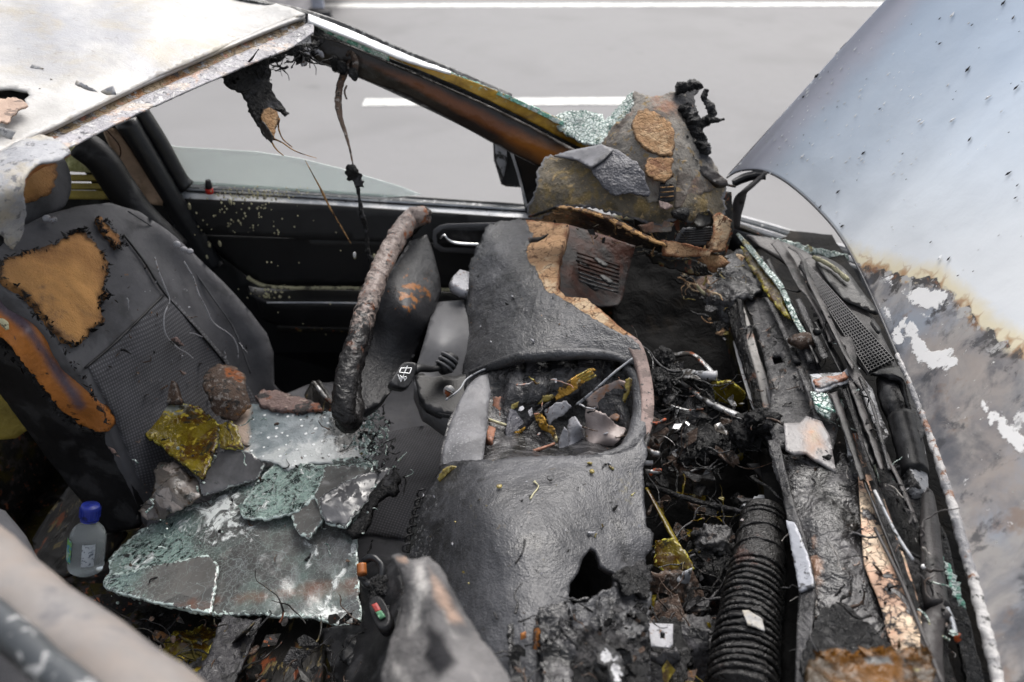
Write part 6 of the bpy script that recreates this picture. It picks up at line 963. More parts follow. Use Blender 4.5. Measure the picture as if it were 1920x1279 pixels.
# shattered windscreen glass behind the heap
gl = patch('shattered_glass_sheet', [(1030, 222), (1060, 208), (1090, 206), (1130, 214), (1134, 226), (1160, 200), (1176, 180), (1188, 172), (1186, 200), (1178, 216), (1150, 240), (1130, 270), (1112, 274), (1080, 262), (1050, 244)], [(1030, 222, 1.80), (1130, 214, 1.76), (1188, 172, 1.74), (1130, 270, 1.71), (1080, 262, 1.76)], M_crackle, None, 4, .006, [(.004, 40), (.002, 120)], jag=2, label='pale green sheet of shattered windscreen glass caught between the far pillar and the crumpled lining', cat='glass')

# ---- hanging strips from the header and pillar
def hang(nm, label, parts):
    root = empty(nm, tuple(P(*parts[0][1][-1])), label, 'melted strip')
    return root
h1 = empty('hanging_rag', tuple(P(505, 262, 1.55)), 'scorched yellow tip of the black headliner rag with thin melted threads trailing from it', 'rag')
patch('amber_tip', [(494, 205), (508, 202), (520, 210), (524, 222), (520, 234), (514, 256), (520, 262), (506, 262), (496, 240), (490, 222)], [(494, 205, 1.545), (524, 222, 1.56), (506, 262, 1.54)], M_fibregold, h1, 4, .003, [(.004, 40)], jag=1.5)
patch('brown_fold', [(490, 224), (500, 236), (512, 256), (508, 268), (498, 258), (486, 238)], [(490, 224, 1.54), (512, 256, 1.535), (486, 238, 1.54)], M_pillar, h1, 4, .004, [(.003, 40)])
tube('melted_thread', [(508, 258, 1.54), (530, 268, 1.55), (555, 284, 1.56), (594, 297, 1.58)], [.005, .003, .0012], M_goldedge, h1, 26, 6, .4, flat=.4)
tube('melted_thread', [(524, 222, 1.555), (522, 238, 1.555), (530, 260, 1.56), (548, 276, 1.56)], [.0022, .0015, .001], M_goldedge, h1, 20, 5, .3)
tube('melted_thread', [(508, 264, 1.54), (518, 280, 1.545), (532, 292, 1.55)], [.002, .001], M_goldedge, h1, 14, 5)
h2 = empty('hanging_belt', tuple(P(700, 500, 1.70)), 'long charred brown strip hanging from the far windscreen pillar down past the door sill', 'melted strip')
tube('upper_strip', [(656, 112, 1.70), (648, 130, 1.70), (638, 160, 1.69), (634, 190, 1.68), (638, 220, 1.67), (648, 250, 1.66), (656, 280, 1.655), (662, 310, 1.65)], [.006, .009, .007, .008, .007, .005, .003, .002], M_crumb, h2, 60, 8, .35, 70, flat=.5)
tube('lower_strip', [(662, 310, 1.65), (668, 340, 1.65), (674, 370, 1.66), (678, 400, 1.67), (686, 430, 1.69), (690, 470, 1.70), (700, 500, 1.70)], [.005, .005, .0035, .006, .004, .005, .007], M_char, h2, 50, 7, .9, 90)
patch('charred_knot', [(650, 312), (660, 306), (672, 318), (678, 330), (680, 350), (672, 352), (662, 340), (650, 336), (646, 326)], [(650, 312, 1.645), (672, 318, 1.64), (672, 352, 1.645)], M_char, h2, 3.5, .006, [(.008, 50)], jag=3)
tube('root_clip', [(650, 104, 1.69), (656, 96, 1.70), (664, 108, 1.69), (666, 130, 1.69), (660, 140, 1.69)], [.003, .004, .006, .008, .006], M_crumb, h2, 24, 8, .4)
for (u, v, r_) in ((640, 128, .012), (628, 120, .012), (662, 138, .01), (576, 100, .012), (568, 112, .008)): blob('charred_clot', (u, v, 1.69), (r_, r_, r_ * 1.3), M_char, h2 if u > 600 else rf, .8, 50, 3)
tube('metal_clip', [(576, 92, 1.66), (574, 108, 1.655), (566, 124, 1.65)], [.007, .008, .002], M_silverpl, rf, 14, 8, .5)
tube('metal_clip', [(590, 96, 1.67), (600, 100, 1.68), (606, 108, 1.68)], [.008, .007, .003], M_silverpl, rf, 10, 8, .5)
tube('wire_loop', [(578, 62, 1.655), (580, 70, 1.655), (576, 78, 1.65), (570, 74, 1.65)], .001, M_zinc, rf, 16, 5)
for pth in ([(650, 160, 1.755), (646, 172, 1.755), (650, 186, 1.755)], [(783, 175, 1.755), (788, 165, 1.755), (800, 172, 1.75), (806, 182, 1.75)], [(800, 182, 1.75), (812, 176, 1.75), (818, 184, 1.75)]): tube('melted_curl', pth, .0022, M_crumb, pl_, 12, 5, .3)
h3 = empty('hanging_thread', tuple(P(668, 482, 1.72)), 'thin pale yellow melted thread stretched down across the black driver door', 'thread')
tube('thread', [(572, 300, 1.66), (588, 330, 1.66), (600, 352, 1.665), (620, 392, 1.68), (640, 426, 1.70), (658, 457, 1.715)], [.0006, .0012, .0028, .002, .0018, .0014], M_goldedge, h3, 40, 6, .4)
blob('thread_bead', (665, 478, 1.74), (.004, .003, .007), M_white, h3, .4, 90, 2)

# ---- spatter of pale droplets on door and sill, joined (nobody could count it)
dp = []; rr = random.Random(3)
import itertools
def dot(c, r):
    V = [c + np.array(v) * r for v in ((1, 0, 0), (-1, 0, 0), (0, 1, 0), (0, -1, 0), (0, 0, 1.3), (0, 0, -1.3))]; return V, [(0, 2, 4), (2, 1, 4), (1, 3, 4), (3, 0, 4), (2, 0, 5), (1, 2, 5), (3, 1, 5), (0, 3, 5)]
for i in range(150):
    u = rr.gauss(480, 45); v = rr.gauss(365, 6); dp.append(dot(P(u, v, DY(v, 1.775)), .0012 + .0018 * rr.random()))
for i in range(60):
    u = rr.gauss(480, 50); v = rr.uniform(380, 440); dp.append(dot(P(u, v, DY(v, 1.762)), .0015 + .0018 * rr.random()))
for i in range(26):
    u = rr.gauss(500, 22); v = rr.uniform(542, 560); dp.append(dot(P(u, v, DY(v, 1.72)), .002 + .003 * rr.random()))
for i in range(24):
    u = rr.uniform(340, 640); v = rr.uniform(385, 640); dp.append(dot(P(u, v, DY(v, 1.70)), .0013 + .0015 * rr.random()))
join('pale_droplets', dp, M_cream, dr, kind='stuff')
for (u, v, yy) in ((355, 387, 1.75), (432, 379, 1.76), (392, 458, 1.75), (412, 457, 1.75), (388, 482, 1.75), (665, 480, 1.74), (702, 482, 1.74)): blob('wax_drip', (u, v, 'y', yy), (.004, .003, .009), M_cream, dr, .4, 90, 2)
# fine strings stuck on the seat
fS = tps(ctrl_b)
def onseat(pl, o=.035): return [(u, v, float(fS(np.array([u]), np.array([v]))[0]) - o) for u, v in pl]
for pl, r_ in (([(290, 482), (298, 510), (312, 545), (318, 565), (308, 590), (310, 625), (330, 650), (350, 662), (362, 672)], .0013), ([(345, 490), (362, 520), (372, 550), (385, 575), (400, 605), (432, 628), (445, 650), (446, 672)], .0016), ([(355, 624), (365, 626), (380, 632)], .001)):
    tube('melted_string', onseat(pl), r_, M_silverpl, st, 50, 5, .3)
curls([(200, 480), (300, 620), (380, 720), (300, 780)], ctrl_b, .012, .0022, M_crumb, st, 10, 21, 'seat_crumbs')
cr_items = []
for i in range(70):
    u = rr.uniform(190, 430); v = rr.uniform(560, 860)
    if v > 690 + (u - 200) * 1.2: continue
    d_ = float(fS(np.array([u]), np.array([v]))[0]) - .013; c = P(u, v, d_); s = .0015 + .003 * rr.random() ** 2; a = np.array([rr.gauss(0, 1) for _ in range(3)]); a /= np.linalg.norm(a); b = np.cross(a, [0, .6, .8])
    cr_items.append((np.array([c + a * s * 2, c + b * s, c - a * s * 1.5, c - b * s, c + np.array([0, -.5, .8]) * s]), [(0, 1, 4), (1, 2, 4), (2, 3, 4), (3, 0, 4), (0, 3, 2, 1)]))
join('seat_debris', cr_items, M_crumb, st, kind='stuff')
for pl in ([(322, 636), (332, 632), (346, 648), (338, 650)], [(205, 838), (214, 842), (226, 858), (216, 854)], [(338, 694), (350, 700), (346, 704)]):
    patch('crust_flake', pl, onseat(pl, .03), M_rustcrust, st, 3, .004)
for (u, v) in ((332, 458), (345, 468), (356, 472), (88, 410), (100, 412)): blob('pale_bead', (u, v, 1.72 if u > 200 else 1.56), (.008, .007, .007), M_silverpl, st, .3, 60, 2)

# ---- shards and crust heaped on the seats
G = 'windscreen fragments fallen on the front seats'
fc = tps(ctrl_c)
def shard(nm, outline, ctrl, m, label, cat='glass shard', **kw):
    return patch(nm, outline, ctrl, m, None, kw.pop('res', 5), kw.pop('thick', .005), kw.pop('disp', [(.010, 5), (.002, 22)]), jag=kw.pop('jag', 2), label=label, cat=cat, group=G, **kw)
big = [(205, 1048), (232, 1020), (265, 990), (300, 975), (330, 962), (350, 948), (390, 940), (410, 920), (440, 912), (470, 905), (490, 880), (520, 866), (560, 872), (610, 866), (660, 858), (708, 868), (700, 900), (680, 930), (664, 990), (672, 1000), (668, 1030), (674, 1070), (672, 1120), (680, 1140), (676, 1160), (650, 1172), (630, 1172), (590, 1158), (540, 1156), (480, 1152), (420, 1154), (380, 1150), (330, 1138), (290, 1130), (250, 1116), (215, 1110), (195, 1100), (198, 1088), (208, 1075)]
ctrl_g = [(205, 1048, 1.52), (350, 948, 1.57), (490, 880, 1.60), (700, 868, 1.56), (668, 1000, 1.44), (676, 1150, 1.34), (450, 1154, 1.34), (215, 1108, 1.42), (450, 1020, 1.45)]
shard('glass_shard', big, ctrl_g, M_glasssoot, 'largest sheet of cracked sooty glass lying across the seats, rusty along its lower edge',
    masks={'rustm': lambda U, V_: np.clip(1 - np.abs(V_ - (1128 - (U - 400) * .12)) / 38, 0, 1) * np.clip((U - 250) / 100, 0, 1), 'green': lambda U, V_: np.maximum.reduce([pmask(U, V_, [(190, 1000), (360, 940), (420, 1060), (340, 1140), (200, 1120)], 70), pmask(U, V_, [(400, 900), (730, 840), (700, 960), (520, 990)], 60), .35 + 0 * U]),
           'white': lambda U, V_: np.maximum.reduce([pmask(U, V_, [(315, 965), (400, 925), (440, 905), (500, 870), (520, 900), (450, 960), (480, 1000), (440, 1010), (350, 1000)], 40) * .85, pmask(U, V_, [(205, 1050), (260, 1000), (300, 1060), (300, 1130), (200, 1100)], 40) * .55, pmask(U, V_, [(560, 1150), (600, 1120), (672, 1140), (676, 1168), (620, 1168)], 20) * .8, np.clip(1 - pdist(U, V_, [(340, 990), (400, 1020), (450, 1000), (470, 1010)], False) / 14, 0, 1) * .75, np.clip(1 - pdist(U, V_, [(670, 1000), (650, 1060), (620, 1110), (600, 1150), (640, 1165)], False) / 16, 0, 1) * .8, np.clip(1 - pdist(U, V_, [(570, 1015), (590, 1030), (575, 1060)], False) / 12, 0, 1) * .75])}, edge=14, thick=.006)
# facets of the broken sheet standing a little proud: pieces that overlap
for pl, dz_, m_ in (([(448, 950), (480, 905), (520, 866), (600, 872), (706, 866), (690, 890), (640, 900), (600, 925), (560, 960), (500, 975), (455, 970)], -.018, 'g'), ([(545, 960), (560, 940), (600, 930), (606, 975), (580, 1010), (560, 1000), (550, 985)], -.02, 'p'), ([(610, 870), (700, 872), (690, 905), (664, 960), (650, 990), (610, 980), (600, 960), (590, 930), (600, 900)], -.03, 'p'), ([(208, 1080), (300, 1060), (390, 1040), (410, 1060), (395, 1150), (330, 1138), (215, 1110), (196, 1098)], -.012, 'p')):
    f_ = tps(ctrl_g); cc = [(u, v, float(f_(np.array([u]), np.array([v]))[0]) + dz_ - .006) for u, v in pl]
    lab = {0: 'dark green rimmed triangle of crazed glass lying over the top of the large cracked sheet'}.get(0) if m_ == 'g' else None
    o = shard('glass_shard', pl, cc, M_glasssoot, {-.018: 'green crazed wedge of glass lying across the top edge of the large cracked sheet', -.02: 'small dark leaf shaped glass fragment in the middle of the large cracked sheet', -.03: 'dull brown glass fragment at the upper right of the large cracked sheet', -.012: 'grey glass slab covering the lower left corner of the large cracked sheet'}[dz_], edge=9,
        masks={'green': (lambda U, V_: .9 + 0 * U) if m_ == 'g' else (lambda U, V_: np.clip(1 - (U - 200) / 150, 0, .8) if dz_ == -.012 else 0 * U), 'white': (lambda U, V_: .30 + 0 * U) if m_ == 'g' else (lambda U, V_: 0 * U), 'rustm': lambda U, V_: np.clip((V_ - 1100) / 40, 0, .8)})
shard('glass_shard', [(418, 800), (440, 775), (460, 760), (500, 756), (560, 764), (620, 772), (690, 790), (706, 820), (714, 850), (680, 862), (640, 870), (600, 868), (560, 872), (540, 882), (520, 868), (490, 862), (450, 852), (470, 835), (430, 830)], [(418, 800, 1.67), (500, 756, 1.72), (690, 790, 1.66), (714, 850, 1.60), (540, 882, 1.55), (450, 852, 1.60)], M_glasspale, 'pale bubbled sheet of glass speckled with white blisters resting against the steering wheel', disp=[(.003, 8)], masks={'low': lambda U, V_: np.clip((V_ - 770) / 90, 0, 1), 'dark': ([(560, 756), (720, 780), (730, 860), (640, 850), (600, 790)], 30), 'tan': ([(420, 760), (470, 760), (470, 850), (430, 850)], 20)}, edge=12)
shard('glass_shard', [(262, 800), (272, 785), (290, 765), (320, 752), (350, 756), (375, 762), (395, 780), (414, 798), (408, 830), (396, 860), (384, 890), (374, 893), (350, 872), (326, 856), (300, 830), (275, 815)], [(262, 800, 1.62), (320, 752, 1.68), (414, 798, 1.64), (380, 890, 1.55), (330, 820, 1.62)], M_glassolive, 'mustard yellow scorched piece of glass with a grey top leaning on the driver seat', masks={'top': ([(290, 745), (360, 745), (350, 785), (300, 785)], 20)}, edge=12, thick=.008)
shard('glass_shard', [(412, 798), (436, 792), (446, 800), (456, 840), (440, 842), (412, 838)], [(412, 798, 1.63), (446, 800, 1.63), (440, 842, 1.59)], M_glassolive, 'small ochre triangle of glass between the mustard shard and the bubbled white sheet', edge=6)
shard('glass_shard', [(258, 958), (285, 930), (290, 905), (288, 880), (300, 868), (330, 866), (345, 885), (368, 895), (380, 925), (360, 945), (330, 958), (300, 975), (275, 975)], [(258, 958, 1.56), (300, 868, 1.60), (368, 895, 1.58), (300, 975, 1.53), (320, 920, 1.54)], M_crystal, 'brownish transparent lump of broken glass below the mustard shard, beside the dark seat side', edge=8, disp=[(.008, 12), (.003, 40)])
shard('glass_shard', [(375, 905), (395, 870), (410, 848), (430, 842), (470, 848), (500, 870), (480, 900), (440, 910), (410, 922), (380, 930)], [(375, 905, 1.56), (430, 842, 1.60), (500, 870, 1.58), (410, 922, 1.55)], M_smokeglass, 'smoky translucent glass piece between the mustard shard and the large cracked sheet', edge=8)
shard('crust_piece', [(380, 708), (392, 692), (408, 682), (440, 688), (460, 705), (462, 730), (472, 760), (458, 775), (440, 790), (420, 788), (398, 770), (390, 745), (380, 725)], [(380, 708, 1.72), (440, 688, 1.76), (472, 760, 1.69), (420, 788, 1.66), (420, 735, 1.66)], M_crumb, 'upright crusty brown fragment with an orange rust spot on top, on the driver seat', 'debris', masks={'rust': ([(412, 680), (462, 690), (455, 720), (418, 715)], 10)}, edge=8, disp=[(.004, 20), (.002, 60)], thick=.008)
shard('crust_piece', [(298, 720), (306, 714), (328, 716), (332, 735), (338, 754), (318, 756), (300, 752)], [(298, 720, 1.69), (328, 716, 1.69), (338, 754, 1.67)], M_crumb, 'small square brown block sticking up behind the mustard shard', 'debris', edge=6, thick=.02)
shard('crust_piece', [(478, 742), (490, 732), (520, 732), (560, 742), (600, 758), (606, 768), (560, 770), (520, 766), (490, 758)], [(478, 742, 1.73), (520, 732, 1.75), (606, 768, 1.68), (490, 758, 1.70)], M_rustcrust, 'pinkish rusty crust lying along the top of the bubbled white glass', 'debris', edge=6, disp=[(.004, 20), (.002, 60)], thick=.01)
shard('crust_piece', [(262, 786), (272, 770), (282, 760), (294, 756), (290, 772), (276, 790), (266, 796)], [(262, 786, 1.64), (294, 756, 1.67), (266, 796, 1.63)], M_rustcrust, 'red brown crumbs stuck to the left edge of the mustard shard', 'debris', edge=4, jag=3)
shard('crust_piece', [(645, 1000), (660, 985), (680, 950), (700, 920), (720, 895), (742, 880), (746, 895), (740, 920), (720, 925), (700, 945), (680, 985), (664, 1000)], [(645, 1000, 1.42), (742, 880, 1.50), (740, 920, 1.46), (680, 985, 1.42)], M_char, 'black charred ribbon curling off the right end of the large cracked sheet', 'debris', edge=6, disp=[(.012, 25), (.004, 70)], thick=.012)
shard('crust_piece', [(600, 935), (640, 905), (690, 885), (735, 875), (720, 900), (680, 950), (650, 985), (610, 975), (598, 955)], [(600, 935, 1.45), (690, 885, 1.50), (735, 875, 1.51), (650, 985, 1.42)], M_smokeglass, 'thin dark brown flap lifted above the right part of the large cracked sheet', 'debris', edge=6, disp=[(.01, 12), (.003, 50)], thick=.003)
shard('crust_piece', [(570, 740), (585, 715), (598, 712), (612, 730), (622, 748), (628, 775), (600, 770), (580, 758)], [(570, 740, 1.78), (598, 712, 1.80), (628, 775, 1.72)], M_board, 'dark fold of burnt material with a silver rod behind the steering wheel rim', 'debris', edge=6)
tb = tube('metal_rod', [(588, 718, 1.775), (606, 740, 1.75), (622, 758, 1.73)], [.006, .004], M_steel, None, 14, 8, .3, label='short silver rod end leaning in the debris left of the steering wheel', cat='rod')
glc = []
for i in range(150):     # glitter of crumbs around the shards
    u = rr.gauss(690, 14); v = rr.uniform(770, 880); glc.append(dot(P(u, v, 1.56 + rr.uniform(-.02, .02) + (820 - v) * .0007), .0015 + .004 * rr.random() ** 2))
for i in range(90):
    t = rr.random(); u = 210 + 460 * t + rr.gauss(0, 6); v = 1120 + 40 * t + rr.gauss(0, 6); glc.append(dot(P(u, v, 1.405 - .06 * t), .001 + .0025 * rr.random() ** 2))
join('glass_crumbs', glc, M_crackle, None, label='tiny glass crumbs scattered round the broken windscreen sheets on the seats', cat='glass crumbs', kind='stuff')
# boards lying in the passenger footwell
shard('fallen_board', [(470, 1160), (560, 1158), (616, 1160), (600, 1290), (460, 1290)], [(470, 1160, 1.42), (616, 1160, 1.40), (600, 1290, 1.25), (460, 1290, 1.27)], M_board, 'dark burnt board with ochre scratches under the right half of the large cracked sheet', 'board', thick=.02)
shard('fallen_board', [(418, 1150), (470, 1160), (490, 1156), (460, 1230), (430, 1300), (350, 1300), (390, 1230)], [(418, 1150, 1.34), (490, 1156, 1.33), (430, 1300, 1.2), (350, 1300, 1.2)], M_greyboard, 'torn grey metallic sheet pointing down from under the large cracked glass', 'board', thick=.006, disp=[(.01, 12), (.003, 60)])
shard('fallen_board', [(290, 1230), (330, 1190), (380, 1170), (410, 1180), (390, 1240), (360, 1300), (280, 1300)], [(290, 1230, 1.36), (380, 1170, 1.4), (410, 1180, 1.38), (280, 1300, 1.25)], M_glassolive, 'olive green scorched scrap in the near footwell beside the grey sheet', 'debris', disp=[(.02, 12), (.006, 40)], thick=.01)
for (u, v, d_, r_, m_) in ((240, 1200, 1.40, (.05, .05, .015), M_dark), (330, 1180, 1.45, (.05, .05, .015), M_dark), (700, 1215, 1.22, (.04, .04, .015), M_black), (716, 1100, 1.24, (.02, .03, .015), M_char), (740, 1150, 1.2, (.015, .02, .015), M_tar)):
    blob('melted_lump', (u, v, d_), r_, m_, ps, .7, 18, 4, True)
patch('console_side', [(672, 1060), (700, 1040), (750, 1050), (756, 1110), (740, 1200), (716, 1300), (640, 1300), (600, 1180), (676, 1168)], [(672, 1060, 1.30), (750, 1050, 1.25), (716, 1300, 1.05), (600, 1180, 1.34)], M_black, ps, 7, .01, [(.01, 12), (.003, 60)])
tube('melted_ring', [(682, 1052, 1.27), (700, 1046, 1.26), (716, 1062, 1.25), (712, 1090, 1.24), (690, 1096, 1.24), (676, 1080, 1.26)], .006, M_rubber, ps, 30, 8, .4)
patch('belt_buckle', [(690, 1130), (700, 1118), (716, 1122), (730, 1150), (728, 1170), (712, 1178), (698, 1160)], [(690, 1130, 1.13), (716, 1122, 1.13), (712, 1178, 1.09)], M_black, ps, 4, .02, round_=True)
patch('red_button', [(696, 1134), (706, 1130), (714, 1144), (704, 1148)], [(696, 1134, 1.112), (706, 1130, 1.112), (704, 1148, 1.105)], mat('faded_red', A('#c9504a', .6), .5), ps, 4, .004)
patch('green_button', [(704, 1148), (714, 1144), (722, 1156), (712, 1161)], [(704, 1148, 1.104), (714, 1144, 1.104), (712, 1161, 1.098)], mat('pale_green', A('#6fae84', .6), .5), ps, 4, .004)
tube('orange_reflector', [(678, 1058, 1.25), (679, 1078, 1.24)], .008, M_orangeband, ps, 6, 8)

# ---- burnt spike of the near pillar foot, out of focus in the lower middle
patch('burnt_pillar_stub', [(735, 1044), (750, 1038), (768, 1048), (790, 1042), (806, 1040), (824, 1056), (846, 1092), (874, 1140), (905, 1192), (935, 1244), (968, 1310), (990, 1400), (700, 1400), (712, 1330), (720, 1270), (730, 1215), (744, 1165), (752, 1130), (756, 1100), (748, 1068)], [(735, 1044, .84), (806, 1040, .83), (874, 1140, .77), (990, 1400, .60), (700, 1400, .66), (720, 1270, .74), (752, 1130, .81), (800, 1120, .755), (820, 1230, .69), (780, 1060, .81)], M_spike, car, 6, .02, [(.012, 9), (.002, 30)], jag=1, masks={'lite': lambda U, V_: np.maximum.reduce([pmask(U, V_, [(768, 1050), (800, 1042), (812, 1100), (790, 1170), (766, 1200), (762, 1120)], 22), pmask(U, V_, [(830, 1140), (900, 1250), (960, 1340), (900, 1340), (850, 1230)], 20) * .85, pmask(U, V_, [(740, 1240), (790, 1250), (800, 1340), (720, 1340)], 24) * .9]),
    'tan': lambda U, V_: np.maximum(pmask(U, V_, [(800, 1050), (850, 1110), (880, 1170), (840, 1170), (806, 1120)], 20), pmask(U, V_, [(735, 1040), (765, 1040), (770, 1060), (745, 1060)], 8)), 'dark': lambda U, V_: np.maximum(pmask(U, V_, [(795, 1160), (840, 1180), (860, 1240), (820, 1280), (780, 1230)], 24), pmask(U, V_, [(748, 1080), (760, 1080), (752, 1200), (735, 1220)], 14))}, label='blurred grey and tan burnt stub rising in front of the dashboard')

# ---- bottle behind the driver seat
bt = empty('water_bottle', tuple(P(160, 1068, 1.54)), 'small clear water bottle with a blue cap in the dark behind the driver seat', 'bottle')
base = P(160, 1068, 1.54); top = P(170, 947, 1.50); ax = (top - base); Lb = np.linalg.norm(ax); ax = ax / Lb
def bl(nm, prof, m): return lathe(nm, [(r_ * .86, z_ * Lb) for r_, z_ in prof], tuple(base), m, bt, 32, tuple(ax))
bl('bottle_body', [(.001, .02), (.030, .0), (.036, .04), (.037, .1), (.035, .14), (.037, .2), (.0365, .3), (.037, .4), (.037, .5), (.036, .56), (.030, .64), (.018, .72), (.0135, .76), (.0135, .80)], M_water)
s_ = np.cross(ax, np.array([0, CP, -SP])); s_ /= np.linalg.norm(s_); f_ = np.cross(s_, ax); f_ *= np.sign(f_ @ (np.array([0, 0, HC]) - base))
for a0, a1, m_, nm in ((-62, -22, mat('blue_green_label', (.05, .22, .38), .4, [], [dict(c=(.16, .34, .08), s=60, t=.5, w=.03), dict(c=(.45, .5, .5), s=40, t=.64, w=.03)]), 'blue_label_edge'), (14, 52, mat('white_label', (.42, .46, .5), .4, [], [dict(c=(.12, .14, .18), s=160, t=.6, w=.03)]), 'white_label_edge')):
    V = []
    for z_ in (.2, .54):
        for k in range(9):
            a_ = math.radians(a0 + (a1 - a0) * k / 8); V.append(base + ax * z_ * Lb + .0342 * (s_ * math.sin(a_) * (1 if s_[0] > 0 else -1) + f_ * math.cos(a_)))
    link(nm, V, [(k, k + 1, k + 10, k + 9) for k in range(8)], m_, bt)
bl('bottle_cap', [(.0001, 1.0), (.018, 1.0), (.0195, .98), (.0195, .82), (.0185, .80), (.0001, .80)], M_cap)
bl('neck_ring', [(.0165, .795), (.0185, .79), (.0185, .775), (.0165, .77)], M_cap)
for k in range(18):
    a_ = 2 * math.pi * k / 18; c_ = .0177 * (s_ * math.cos(a_) + f_ * math.sin(a_)); link('cap_ridge', bar(base + c_ + ax * .83 * Lb, base + c_ + ax * .96 * Lb, .0012, .0012, tuple(s_))[0], BOXF, M_cap, bt, False)
rs = empty('rear_footwell_trim', tuple(P(150, 1000, 1.75)), 'dusty tan board on the floor behind the driver seat under the water bottle', 'board')
patch('tan_board', [(60, 1010), (100, 950), (145, 890), (170, 930), (240, 1000), (200, 1050), (120, 1080), (70, 1060)], [(60, 1010, 1.66), (145, 890, 1.80), (240, 1000, 1.72), (120, 1080, 1.58)], M_board, rs, 8, .01, [(.006, 20)])
patch('ochre_side_trim', [(-60, 640), (0, 710), (30, 760), (62, 800), (30, 822), (-60, 830)], [(-60, 640, 1.7), (0, 710, 1.7), (62, 800, 1.75), (-60, 830, 1.7)], M_ochre, bp, 10, .01, [(.004, 20)])
tube('cream_drip', [(0, 600, 1.33), (8, 606, 1.33), (14, 618, 1.33)], [.004, .006, .003], M_cream, st, 10, 6, .5)

# ---- fragments in the dashboard bowl
GB = 'burnt fragments in the dashboard opening'
def frag(nm, pl, dd, m, label, cat='fragment', th=.004, masks=None, disp=((.003, 24), (.001, 90)), jag=1.2, res=3.5):
    c = [(u, v, dd[i % len(dd)] if isinstance(dd, (list, tuple)) else dd) for i, (u, v) in enumerate(pl)]
    return patch(nm, pl, c, m, None, res, th, list(disp), jag=jag, masks=masks, label=label, cat=cat, group=GB, edge=8)
frag('glass_sliver', [(960, 758), (990, 746), (1022, 742), (1040, 738), (1038, 750), (1010, 758), (975, 764), (958, 768)], 1.44, M_ochreglass, 'ochre glass sliver lying level across the left of the dashboard opening')
frag('glass_sliver', [(1040, 738), (1060, 718), (1084, 702), (1112, 690), (1118, 694), (1108, 706), (1098, 716), (1070, 738), (1042, 752)], 1.43, M_foil, 'dark pointed strip with a gleaming yellow tip, rising to the right in the dashboard opening')
for k in range(4): pass
rb = [bar(P(1082 + k * 5, 706 + k * 3, 1.418), P(1106 + k * 4, 692 + k * 4, 1.416), .0026, .0026) for k in range(4)]
join('yellow_ribs', rb, M_ochreglass, None, label='row of bright yellow ribs on the tip of the dark pointed strip', cat='fragment')
tube('thin_rod', [(1186, 672, 1.40), (1150, 700, 1.40), (1110, 736, 1.41), (1078, 762, 1.43)], [.0018, .0022, .003], M_zinc, None, 24, 6, .3, label='long thin grey rod slanting over the dashboard opening to its upper right corner', cat='rod')
frag('scorched_shard', [(1100, 745), (1130, 725), (1160, 712), (1180, 722), (1184, 732), (1178, 752), (1174, 768), (1156, 788), (1140, 785), (1120, 765), (1104, 762)], [1.44, 1.45, 1.44, 1.42], M_greyshard, 'tan mottled curved shard standing in the upper right of the dashboard opening', masks={'rust': lambda U, V_: .72 + 0 * U, 'low': lambda U, V_: 0 * U})
frag('scorched_shard', [(1174, 712), (1180, 708), (1186, 712), (1180, 738), (1172, 756), (1168, 752)], 1.41, M_ochreglass, 'narrow yellow glass edge at the right rim of the dashboard opening')
frag('scorched_shard', [(1098, 764), (1112, 768), (1135, 778), (1156, 796), (1174, 804), (1160, 826), (1140, 850), (1118, 852), (1108, 836), (1097, 820)], [1.40, 1.39, 1.37], M_greyshard, 'smooth pinkish grey fan shaped shard at the lower right of the dashboard opening', th=.006, disp=((.001, 20),), masks={'low': lambda U, V_: np.clip((V_ - 815) / 40, 0, 1), 'rust': lambda U, V_: 0 * U})
frag('grey_plate', [(1020, 770), (1040, 756), (1062, 752), (1072, 762), (1058, 778), (1040, 786), (1030, 798)], 1.42, M_silverpl, 'small crumpled grey plate in the centre of the dashboard opening')
frag('grey_plate', [(1066, 786), (1078, 780), (1090, 800), (1098, 830), (1100, 852), (1066, 853), (1054, 850), (1060, 820)], [1.41, 1.40, 1.37], M_silverpl, 'pale grey upright plate at the lower centre of the dashboard opening')
frag('grey_plate', [(1048, 852), (1050, 820), (1058, 800), (1066, 812), (1066, 852)], 1.39, M_silverpl, 'narrow grey strip left of the upright pale plate')
frag('grey_plate', [(1098, 834), (1112, 836), (1110, 853), (1098, 853)], 1.365, M_silverpl, 'tiny square pale tab at the foot of the fan shaped shard', jag=.5)
frag('foil_scrap', [(1002, 778), (1014, 772), (1022, 784), (1028, 798), (1040, 802), (1046, 828), (1042, 830), (1032, 812), (1016, 806), (1004, 790)], 1.40, M_foil, 'crinkled gold foil scrap curling down the middle of the dashboard opening', disp=((.01, 30), (.004, 80)))
frag('foil_scrap', [(962, 812), (975, 806), (985, 800), (984, 806), (970, 816)], 1.41, M_foil, 'short gold edged strip left of the gold foil scrap')
frag('dark_slab', [(962, 812), (985, 790), (1008, 770), (1022, 758), (1034, 752), (1020, 770), (1000, 790), (985, 806)], 1.42, M_greyboard, 'dark slanting slab with orange streaks left of the gold foil scrap')
frag('rusty_fragment', [(926, 744), (942, 744), (936, 782), (920, 782)], [1.455, 1.46, 1.44], M_copper, 'upper rust brown slat on the left face of the dashboard opening', th=.006)
frag('rusty_fragment', [(942, 756), (960, 762), (954, 798), (938, 794)], [1.455, 1.46, 1.43], M_copper, 'salmon rust patch right of the upper rust brown slat', th=.004)
frag('rusty_fragment', [(916, 800), (930, 802), (922, 840), (910, 856), (906, 850), (912, 820)], [1.42, 1.42, 1.37], M_copper, 'lower pointed rust slat at the left foot of the dashboard opening', th=.006)
